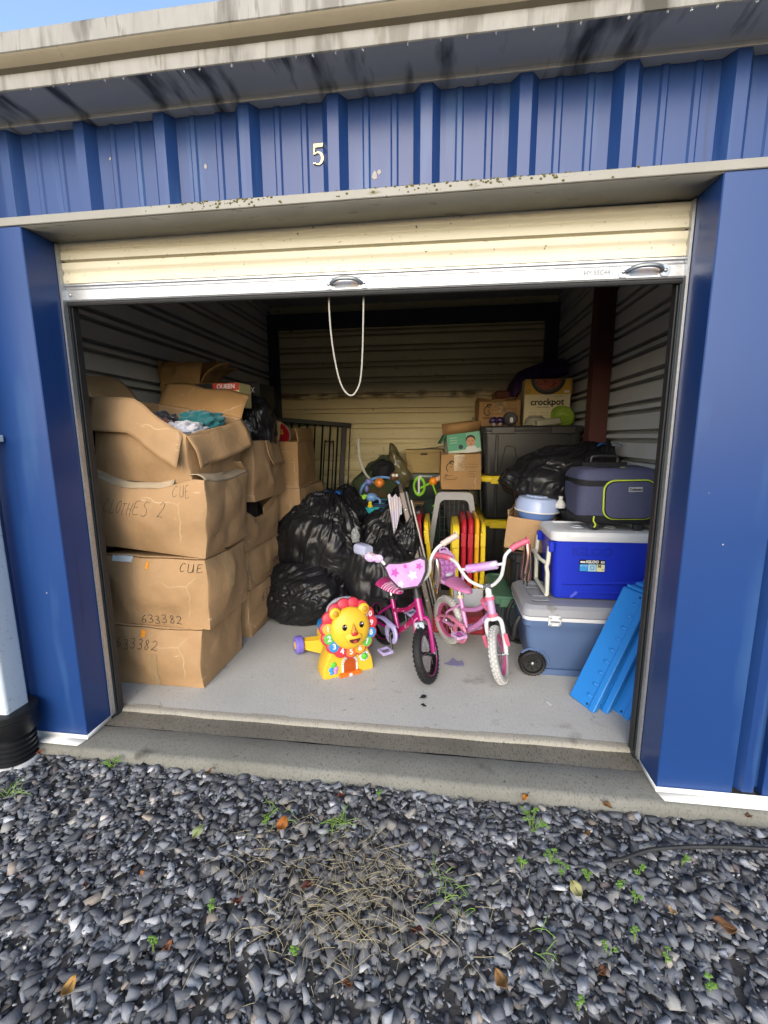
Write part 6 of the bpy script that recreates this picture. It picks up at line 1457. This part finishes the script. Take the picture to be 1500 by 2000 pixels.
    for nm, seg in (('l', barp[-k - 1:]), ('r', barp[:k + 1])):
        rr_ = [.0155 + .0016 * (i % 2) for i in range(len(seg))]
        gp = MB(); gp.tube(seg, rr_, 10); gp = gp.build('grip', o['grip'], b, None)
        e = seg[-1] if nm == 'l' else seg[0]; e2 = seg[-2] if nm == 'l' else seg[1]
        MB().lathe([(0, -.003), (.021, -.003), (.023, .002), (.016, .005), (0, .005)], 16, align(e, e - e2)).build('grip_end', o['grip'], gp)
    # crank and guard
    M0 = T(bb.x, 0, bb.z)
    MB().tube([(bb.x, -.062, bb.z), (bb.x, .062, bb.z)], .010, 10).build('crank_axle', STEEL, b)
    ca = o.get('crank', -.6)
    for sg in (-1, 1):
        d_ = Vector((math.cos(ca), 0, math.sin(ca))) * sg * .085
        p0 = Vector((bb.x, -sg * .060, bb.z)); p1 = p0 + d_ + Vector((0, -sg * .012, 0))
        MB().tube([p0, p1], .008, 8).build('crank_arm', o.get('crankm', BLKPL), b)
        pd = bpy.data.objects.new('pedal', None); COL.objects.link(pd); pd.parent = b; pd.location = p1 + Vector((0, -sg * .042, 0))
        for yy in (-.028, .028): MB().box(-.034, .034, yy - .006, yy + .006, -.009, .009, c=.003).build('pedal_bar', o['pedal'], pd)
        for xx in (-.030, .030): MB().box(xx - .006, xx + .006, -.028, .028, -.008, .008, c=.003).build('pedal_bar', o['pedal'], pd)
        MB().tube([(0, -.03, 0), (0, .03 + .008, 0)], .007, 8).build('pedal_axle', STEEL, pd)
        if o.get('heart'): MB().ext([(.016 * math.sin(t) ** 3 * 1.3, (.013 * math.cos(t) - .005 * math.cos(2 * t) - .002 * math.cos(3 * t)) * 1.3) for t in np.linspace(0, 2 * PI, 24)[:-1]], .003, T(0, 0, .0095)).build('heart', o['heart'], pd)
    g_ = o['guard']; yg = -.050
    mb = MB(); mb.lathe([(.036, -.008), (.058, -.008), (.062, 0), (.058, .010), (.036, .010), (.034, 0), (.036, -.008)], 36, T(bb.x, yg, bb.z) @ RX(PI / 2), caps=False); mb.build('chain_guard_disc', g_, b)
    mb = MB(); mb.tube(spline([(bb.x + .03, yg, bb.z + .048), (.10, yg, bb.z + .058), (.03, yg, R + .045), (-.035, yg, R + .02), (-.04, yg, R - .015)], 6), .017, 8, flat=.5); mb.build('chain_guard', g_, b)
    MB().lathe([(0, -.003), (.045, -.003), (.045, .003), (0, .003)], 30, T(bb.x, yg + .016, bb.z) @ RX(PI / 2)).build('sprocket', BLKPL, b)
    return b, S2, at, cl, barp
MAG = mat('magenta_paint', '#930f63', .22, '#840b56', 6, .3, coat=.5); PINKF = mat('floral_magenta', '#93154f', .25, '#850f46', 8, .3, spots=[('#c9a8bc', 42, .60, (1, 1, 1))], coat=.4)
LIL = mat('lilac_plastic', '#a99dc6', .4, '#9a8eba', 8, .5); BRIM = mat('black_rim', '#121214', .35, metal=.4); TYB = mat('black_tyre', '#141416', .7, '#222224', 30, .6)
BARW = mat('white_bar', '#c3c4c6', .3, '#b0b1b4', 8, .4); GRW = mat('pale_grip', '#c0aca6', .5, '#b29d96', 14, .5)
SADP = mat('saddle_magenta', '#a8356f', .45, '#94255d', 30, .8, spots=[('#c9a0b6', 55, .62, (1, 1, 1))]); SADL = mat('saddle_pink', '#bd8fae', .5, '#ad7d9f', 10, .5); SADL2 = mat('saddle_pink_light', '#c9a5be', .5)
bar1 = [(0, 0, 0), (.05, 0, .004), (.10, .006, .05), (.125, .002, .11), (.165, -.02, .155), (.215, -.045, .175), (.275, -.075, .190)]
b1k, S1, at1, cl1, bp1 = bike('magenta_bicycle', 'magenta child bicycle with black tyres and lilac front plate', (1.438, .618), -52, math.radians(-54), dict(
    tyre=TYB, rim=BRIM, hub=BRIM, spoke=STEEL, stripe=MAG, knob=.004, frame=MAG, decal=PINKF, fork=MAG, saddle=SADP, saddle2=(SADL, SADL2), bar=BARW, grip=GRW, pedal=LIL, guard=mat('guard_lilac', '#a9a3cf', .4, '#8f88bd', 12, .6), crank=-1.1, zc=.49, barpts=bar1))
# front plate, plain lilac print with stars
PLM = S1 @ Matrix.Translation(cl1 + Vector((.055, 0, .075))) @ RY(PI / 2 - .26) @ RZ(PI / 2)
pl = [(-.125, .062), (-.10, .078), (-.03, .066), (.03, .066), (.10, .078), (.125, .062), (.112, .0), (.075, -.055), (.05, -.078), (-.05, -.078), (-.075, -.055), (-.112, .0)]
mb = MB(); mb.ext(pl, .010, PLM, c=.003); pb = mb.build('front_plate', BLKPL, b1k)
mb = MB(); mb.ext([(x * .89, y * .86) for x, y in pl], .0025, PLM @ T(0, 0, .009)); mb.build('plate_print', mat('plate_lilac', '#b3a0cd', .3, '#c06bb0', 18, .9, coat=.4), pb)
def star(r, cx, cy, a0=0): return [(cx + (r if i % 2 == 0 else r * .5) * math.cos(a0 + PI * i / 5), cy + (r if i % 2 == 0 else r * .5) * math.sin(a0 + PI * i / 5)) for i in range(10)]
for (r, x, y, m_) in ((.028, -.065, .018, 'a'), (.022, .075, .03, 'a'), (.030, .030, -.010, 'b'), (.020, -.045, -.045, 'b'), (.016, .0, .042, 'a')):
    MB().ext(star(r, x, y, .3 + x * 9), .0008, PLM @ T(0, 0, .0114)).build('printed_star', mat('star_pink', '#a8479c', .35) if m_ == 'a' else mat('star_pale', '#c3bfd6', .35), pb)
pg = bp1[7]
bw = S1.to_3x3() @ Vector((1, 0, 0)); bo = bpy.data.objects.new('bow', None); COL.objects.link(bo); bo.parent = b1k; bo.matrix_local = align(pg + bw * .02, bw)
for sx in (-1, 1): MB().ell(.030, .024, .010, 16, 10, T(sx * .026, .004, .006) @ RZ(sx * .4)).build('bow_loop', mat('bow_lilac', '#b9a3cc', .4, spots=[('#cfcbd8', 60, .58, (1, 1, 1))]), bo)
MB().ell(.012, .014, .012, 12, 8, T(0, 0, .008)).build('bow_knot', MATS['bow_lilac'], bo)
ge = bp1[0]; gd = (bp1[0] - bp1[3]).normalized()
CS = MB(); CS.add(*loft([rr3(.058, .052, .014, -.045), rr3(.066, .060, .016, -.02), rr3(.066, .060, .016, .045), rr3(.056, .050, .014, .055)]), align(ge + gd * .005 + Vector((0, 0, .022)), gd)); cs = CS.build('handlebar_case', mat('pale_lilac_case', '#a6aac2', .4, '#9599b2', 8, .5), b1k)
MB().ell(.02, .008, .02, 14, 8, S1 @ T(at1(.285).x + .055, 0, .29)).build('reflector_hood', STEEL, b1k)
mb = MB(); mb.box(-.010, .010, -.026, .026, -.018, .018, M=S1 @ T(at1(.30).x + .050, 0, .295) @ RY(-.3), c=.006); mb.build('front_reflector', mat('reflector_clear', '#a9b4bd', .15, '#8f9aa4', 60, .6), b1k)
for sg in (-1, 1):
    MB().tube([(0, sg * .045, .146), (.005, sg * .075, .13), (.0, sg * .085, .055)], .006, 6).build('stabiliser_arm', BLKPL, b1k)
    sw = MB(); sw.lathe([(.018, -.012), (.040, -.012), (.048, -.006), (.048, .006), (.040, .012), (.018, .012), (0, .008)], 26, T(0, sg * .100, .049) @ RX(sg * -PI / 2)); sw = sw.build('stabiliser_wheel', mat('stab_purple', '#7a3a8f', .45), b1k)
# ---- pale pink bicycle
PNK = mat('pink_paint', '#b77fae', .25, '#ab6f9f', 6, .4, coat=.5); PNK2 = mat('pink_decal', '#b57aac', .25, '#a96a9c', 8, .4, spots=[('#7a5a8c', 40, .64, (1, 1, 1)), ('#c9b5cc', 50, .62, (1, 1, 1))], coat=.4); CORAL = mat('coral_plastic', '#c2607a', .45, '#b4506b', 10, .5)
TYW = mat('white_tyre', '#a8a8a6', .65, '#918f8a', 14, .7, bump=.15, bscale=120); FKW = mat('white_fork', '#c6c8cb', .3, '#b4b6ba', 8, .4); RIMP = mat('pink_rim', '#b0507f', .35)
bar2 = [(0, 0, 0), (.035, 0, .006), (.085, .010, .05), (.115, .010, .115), (.135, .0, .16), (.185, -.03, .187), (.250, -.06, .197)]
b2k, S2_, at2, cl2, bp2 = bike('pink_bicycle', 'pale pink child bicycle with white tyres and handlebar streamers', (1.812, .655), -57, math.radians(-50), dict(
    tyre=TYW, rim=RIMP, hub=STEEL, spoke=STEEL, knob=.0025, treadm=mat('tread_white', '#b9b9b8', .6), frame=PNK, decal=PNK2, fork=FKW, clamp=CORAL, headm=mat('head_badge', '#b89bb8', .3, '#9a6fa5', 30, .8), saddle=mat('saddle_rose', '#b5729f', .4, '#a8628f', 12, .6), bar=FKW, grip=CORAL, pedal=mat('pedal_rose', '#b892bb', .4), heart=mat('heart_magenta', '#a0408f', .4), guard=mat('guard_coral', '#c07a95', .35, '#c9657a', 12, .6), crank=.35, zc=.47, barpts=bar2, sleeve=FKW, nutm=FKW, clampm=mat('clamp_grey', '#4a4d52', .45), sclamp=mat('clamp_cream', '#c0b79a', .4), crankm=STEEL))
pp = bp2[len(bp2) // 2]
lf = S2_.to_3x3() @ Vector((0, 1, 0)); up2 = S2_.to_3x3() @ Vector((0, 0, 1)); fw2 = S2_.to_3x3() @ Vector((1, 0, 0))
pc = S2_ @ (cl2 + Vector((.012, 0, .118)))
MB().tube([pc - lf * .115, pc + lf * .115], .008, 8).build('cross_bar', FKW, b2k)
mb = MB(); mb.tube([pc - lf * .085, pc - lf * .08, pc + lf * .08, pc + lf * .085], [.018, .023, .023, .018], 14); mb.build('bar_pad', mat('pad_lilac', '#a9a4c9', .3, '#b86fb0', 16, 1.0, bump=.5, bscale=60, spots=[('#c9c6dc', 20, .58, (1, 1, 1))]), b2k)
def streamer(root, n, ln, cols, seed):
    rr = random.Random(seed)
    grp = bpy.data.objects.new('streamer', None); COL.objects.link(grp); grp.parent = b2k; grp.location = root
    for k in range(n):
        a = rr.uniform(0, 2 * PI); s_ = rr.uniform(.008, .026); l = ln * rr.uniform(.75, 1.08)
        pts = spline([(0, 0, 0), (s_ * .6 * math.cos(a), s_ * .6 * math.sin(a), -.02), (s_ * math.cos(a + .3), s_ * math.sin(a + .3), -l * .5), (s_ * 1.05 * math.cos(a - .2), s_ * math.sin(a), -l)], 5)
        MB().tube(pts, .0042, 4, flat=.15).build('strand', cols[k % len(cols)], grp)
SIL = [mat('tinsel_silver', '#b9b4b2', .18, metal=.8), mat('tinsel_rose', '#b98f85', .2, metal=.7), mat('tinsel_dark', '#55524f', .25, metal=.8)]
streamer(bp2[-1], 26, .22, SIL, 3); streamer(bp2[0] + Vector((0, 0, -.01)), 26, .20, SIL, 5)
# doll seat behind the saddle
DS = bpy.data.objects.new('doll_seat', None); COL.objects.link(DS); DS.parent = b2k; DS.location = (-.045, 0, .35); DS.rotation_euler = (0, -.12, 0)
PQ = mat('doll_pink', '#b070b0', .4, '#a262a4', 10, .5); PQL = mat('doll_pink_light', '#b98fbd', .4)
mb = MB(); mb.ext([(-.07, 0), (.07, 0), (.085, .06), (.075, .13), (.045, .165), (0, .178), (-.045, .165), (-.075, .13), (-.085, .06)], .016, T(0, 0, .05) @ RY(PI / 2) @ RZ(PI / 2), c=.005); mb.build('shell', PQL, DS)
for i in range(4):
    for j in range(4):
        if (i, j) in ((0, 3), (3, 3)): continue
        MB().ell(.019, .019, .008, 12, 8, T(.018, -.048 + .032 * i + (.0 if j % 2 else .0), .075 + .034 * j) @ RY(PI / 2) @ RZ(PI / 4)).build('quilt_pad', PQ, DS)
mb = MB(); mb.ext(rrect(.10, .14, .03), .02, T(.05, 0, .035), c=.006); mb.build('seat_base', PQL, DS)
for sg in (-1, 1): MB().tube(spline([(.01, sg * .075, .12), (.05, sg * .085, .10), (.085, sg * .08, .06), (.09, sg * .06, .04)], 5), .010, 8).build('side_arm', PQL, DS)
mb = MB(); mb.tube(spline([(.01, -.03, .215), (.0, -.02, .235), (0, .02, .235), (.01, .03, .215)], 5), .006, 6); mb.build('top_loop', PQL, DS)
MB().ell(.012, .028, .014, 14, 8, T(.04, .01, .075)).build('buckle', mat('buckle_white', '#bcb9c8', .4), DS)
for sg in (-1, 1):
    for zz in (.20,):
        MB().box(-.006, .006, -.010, .010, -.035, .035, M=S2_ @ T(.478, sg * .056, .215), c=.003).build('fork_reflector', CORAL, b2k)
MB().tube(spline([(-.03, .05, .36), (-.05, .06, .28), (-.02, .06, .2), (.0, .05, .16)], 5), .0025, 5).build('brake_cable', FKW, b2k)

# loose things near the bikes
mb = MB(); mb.box(0, .20, 0, .004, 0, .22, c=.001); o = mb.build('white_board', mat('white_sheet', '#b5b9c2', .5), None, loc=(1.61, 1.26, .16)); o.rotation_euler = (-.15, 0, 0); o.location = (1.60, 1.42, .024); tag(o, 'small white board standing behind the pink bicycle saddle', 'board')
mb = MB(); mb.box(-.17, .17, -.10, .10, 0, .12, c=.015); o = mb.build('red_case', mat('case_red', '#8f2230', .45, '#7d1b28', 8, .5), None, loc=(1.63, 1.28, .021)); tag(o, 'low red plastic case on the floor behind the pink bicycle', 'case')
cloth('clear_bottle_wrap', mat('clear_bottle', '#9aa0a0', .15, '#808686', 14, .6, alpha=.6), (.93, 1.33, .62), .028, .028, .062, 44, 'small crumpled clear plastic bottle on the black bags', amp=.3, group='plastic wrapping')['category'] = 'bottle'
def scrap(label, x, y, r, m_, seed, name='litter_scrap'):
    mb = MB(); rr = random.Random(seed); poly = [(r * rr.uniform(.5, 1.1) * math.cos(2 * PI * i / 9), r * rr.uniform(.4, .9) * math.sin(2 * PI * i / 9)) for i in range(9)]
    mb.ext(poly, .0015); mb.v = [(a, b_, c + .006 * math.sin(a * 90 + seed)) for a, b_, c in mb.v]; o = mb.build(name, m_, None, loc=(x, y, .0225 + .006)); tag(o, label, 'litter')
scrap('black scrap on the floor, the upper of two in front of the magenta wheel', 1.432, .444, .022, BLKPL, 1); scrap('small black scrap on the floor, the lower of two in front of the magenta wheel', 1.435, .375, .014, BLKPL, 2)
scrap('pale violet plastic scrap on the floor between the bicycles', 1.60, .80, .065, mat('violet_film', '#8d8cb0', .3, alpha=.6), 3); scrap('tiny white scrap on the floor before the wheeled cooler', 2.03, .47, .016, WHITE, 4)

# ------------------------------------------------------------------ outside: downspout, cable, leaves, weeds
DW = thing('downspout', 'white downspout with black corrugated drain adapter beside the left pillar', 'downspout', (-.245, -.10, -.06))
DSM = mat('downspout_white', '#b4bec8', .45, '#a3aeb8', 6, .6, spots=[('#8c959c', 60, .62, (1, 1, 1))])
mb = MB(); mb.add(*loft([rr3(.092, .098, .012, z) for z in (.24, 1.0, 1.8, 2.405)])); mb.build('pipe', DSM, DW)
mb = MB(); prof_ = [(.0, .02), (.068, .02)]
for k in range(5): prof_ += [(.066, .03 + .022 * k), (.076, .036 + .022 * k), (.076, .044 + .022 * k), (.066, .05 + .022 * k)]
prof_ += [(.078, .15), (.088, .17), (.09, .225), (.094, .23), (.094, .255), (.085, .258), (0, .258)]
mb.lathe(prof_, 36); mb.build('adapter', mat('corrugated_black', '#101113', .4, '#1a1b1e', 10, .5), DW)
mb = MB(); mb.lathe([(0, -.05), (.078, -.05), (.08, .03), (.07, .032), (0, .032)], 32); mb.build('drain_pipe', WHITE, DW)
mb = MB(); mb.box(-.06, .062, -.052, .09, 1.335, 1.36, c=.002); mb.build('bracket', DSM, DW)
CBL = MB(); CBL.tube([(x, y, -.026 + .005 * math.sin(x * 9)) for x, y in [tuple(p)[:2] for p in spline([(2.05, -.275, 0), (2.085, -.268, 0), (2.15, -.24, 0), (2.221, -.219, 0), (2.405, -.187, 0), (2.568, -.169, 0), (3.2, -.12, 0)], 8)]], .0065, 6)
o = CBL.build('black_cable', BLACK); tag(o, 'thin black cable lying on the gravel at the right', 'cable')
def leaf(label, x, y, ln, col, seed, curl=.3, wd=.38):
    ln *= .66; rr = random.Random(seed); a0 = rr.uniform(0, 2 * PI)
    def fn(u, v):
        w_ = wd * ln * math.sin(PI * min(1, u * 1.02)) ** .8 * (1 - .25 * u); s_ = (v - .5) * 2
        return (ln * (u - .5), w_ * s_ * (1 + .06 * math.sin(18 * u)), curl * ln * (abs(s_) * .35 + (u - .5) ** 2) + .004 * math.sin(7 * u + seed))
    t = thing('fallen_leaf', label, 'leaf', (x, y, -.014), group='fallen leaves on the gravel', rot=(rr.uniform(-.3, .3), rr.uniform(-.3, .3), a0))
    m_ = mat('leaf_' + col.strip('#'), col, .7, '#3c2a18', 25, .5, bump=.3, bscale=120)
    MB().grid(fn, 12, 6).build('blade', m_, t, None, solid=.0006)
    MB().tube([(-ln * .78, 0, .004), (-ln * .5, 0, curl * ln * .25 + .002), (0, 0, .002), (ln * .45, 0, curl * ln * .2 + .002)], [.001, .0013, .001, .0005], 5).build('stalk', mat('leaf_stalk', '#5a4326', .7), t)
leaf('bright orange brown leaf lying on the gravel left of the dry grass', .986, -.292, .085, '#a5621f', 3)
leaf('large pale green leaf lying on the gravel at the left', .715, -.35, .085, '#8d9a6a', 4, curl=.12, wd=.42)
leaf('orange leaf on the gravel near the apron edge at the right', 1.824, -.074, .05, '#b07020', 5)
leaf('pale yellow green leaf on the gravel at the right', 1.911, -.399, .075, '#a3a06a', 6)
leaf('brown speckled leaf at the bottom edge right of the middle', 1.667, -.647, .07, '#8a6434', 7)
leaf('tan leaf at the bottom left corner of the gravel', .637, -.789, .06, '#9c7638', 8)
leaf('long brown leaf on the gravel near the right edge', 2.273, -.447, .085, '#6a4526', 9)
leaf('dark red leaf on the gravel left of the middle', 1.153, -.147, .04, '#5a2016', 10)
for i, (x, y, s_, c_) in enumerate([(2.156, -.424, .035, '#a58a5c'), (.82, -.68, .04, '#7a4626'), (1.459, -.563, .055, '#4a1a14'), (2.108, -.072, .05, '#6a4a26'), (.624, -.509, .03, '#a5672c'), (.483, -.565, .045, '#4c1d18'), (-.156, -.085, .035, '#8a4a24'), (.611, -.10, .045, '#5c3c22'), (1.916, -.595, .045, '#57351d'), (1.13, -.483, .05, '#4a1a14'), (2.573, -.06, .04, '#57351d'), (1.3, -.7, .04, '#6a3c20'), (.95, -.55, .045, '#5a2016'), (2.0, -.2, .04, '#6a4a26')]):
    leaf('small withered brown leaf among the dark gravel', x, y, s_, c_, 20 + i)
def weed(label, x, y, r, n, seed, cat='weed'):
    rr = random.Random(seed); t = thing('weed', label, cat, (x, y, -.033), group='green weeds in the gravel')
    m_ = mat('weed_green', '#55782c', .6, '#6c8f3a', 30, .8); sm = mat('weed_stem', '#6f8a3c', .6)
    for k in range(n):
        a = rr.uniform(0, 2 * PI); d_ = r * rr.uniform(.15, 1); h = rr.uniform(.010, .028)
        p = Vector((d_ * math.cos(a), d_ * math.sin(a), h))
        MB().tube(spline([(d_ * .3 * math.cos(a), d_ * .3 * math.sin(a), -.01), p * .6 + Vector((0, 0, .01)), p], 3), .0008, 4).build('stem', sm, t)
        lf_ = MB(); s_ = rr.uniform(.0035, .006)
        for q in range(3):
            b_ = a + (q - 1) * 1.6; lf_.ell(s_, s_ * .75, .0012, 10, 5, Matrix.Translation(p + Vector((s_ * math.cos(b_), s_ * math.sin(b_), .001))) @ RX(rr.uniform(-.4, .4)))
        tag(lf_.build('leaflets', m_, t), kind='stuff')
weed('round leaved green weed at the foot of the left pillar', .186, -.095, .035, 9, 1)
weed('leafy green weed in the gravel before the pink bicycle', 1.833, -.17, .05, 12, 2)
for i, (x, y, r, n) in enumerate([(1.868, -.295, .03, 7), (1.962, -.348, .025, 5), (2.048, -.352, .03, 6), (2.074, -.393, .022, 4), (.92, -.278, .02, 5), (1.292, -.118, .02, 5), (2.266, -.253, .02, 5), (1.948, -.536, .025, 5), (2.088, -.541, .02, 5), (2.164, -.589, .025, 6), (2.033, -.496, .02, 4), (.776, -.679, .015, 4), (1.842, -.664, .015, 4), (1.151, -.638, .015, 4), (1.773, -.324, .025, 6), (1.885, -.334, .03, 7), (.874, -.573, .02, 4), (2.12, -.30, .02, 5)]):
    weed('small bright green clover sprig among the dark gravel', x, y, r * .75, max(3, n - 2), 40 + i)
# grass tufts and dead grass
def blades(name, label, spots, m_, seed, lmin, lmax, lift, wd=.0013):
    rr = random.Random(seed); mb = MB()
    for (x, y, r, n) in spots:
        for k in range(n):
            a = rr.uniform(0, 2 * PI); d_ = r * math.sqrt(rr.random()); b_ = rr.uniform(0, 2 * PI); l = rr.uniform(lmin, lmax)
            p = Vector((x + d_ * math.cos(a), y + d_ * .8 * math.sin(a), -.031 + rr.uniform(0, .010))); dv = Vector((math.cos(b_), math.sin(b_), 0)); h = lift * rr.uniform(.1, 1)
            mb.tube([p, p + dv * l * .4 + Vector((0, 0, h * l * .6)), p + dv * l * .75 + Vector((-dv.y * l * .04, dv.x * l * .04, h * l * .7)), p + dv * l + Vector((0, 0, h * l * .35))], [wd, wd, wd * .8, wd * .3], 3)
    o = mb.build(name, m_); return tag(o, label, 'grass', kind='stuff')
blades('dry_grass', 'dead straw coloured grass matted on the gravel', [(1.278, -.45, .19, 170), (1.15, -.42, .26, 110), (1.42, -.47, .19, 80), (1.16, -.56, .16, 60), (.92, -.40, .16, 40), (1.0, -.2, .12, 22), (1.3, -.62, .14, 40), (1.0, -.62, .2, 20), (1.6, -.5, .2, 20)], mat('straw', '#b5a884', .8, '#8c8060', 40, .7), 3, .015, .075, .22, wd=.0006)
blades('green_grass', 'thin green grass blades growing through the gravel', [(1.168, -.253, .03, 22), (.95, -.26, .04, 10), (1.56, -.47, .06, 14), (-.077, -.277, .03, 12), (1.8, -.55, .05, 6), (1.5, -.4, .05, 8)], mat('grass_green', '#5f7f35', .7, '#7a9446', 30, .7), 5, .03, .07, .9)
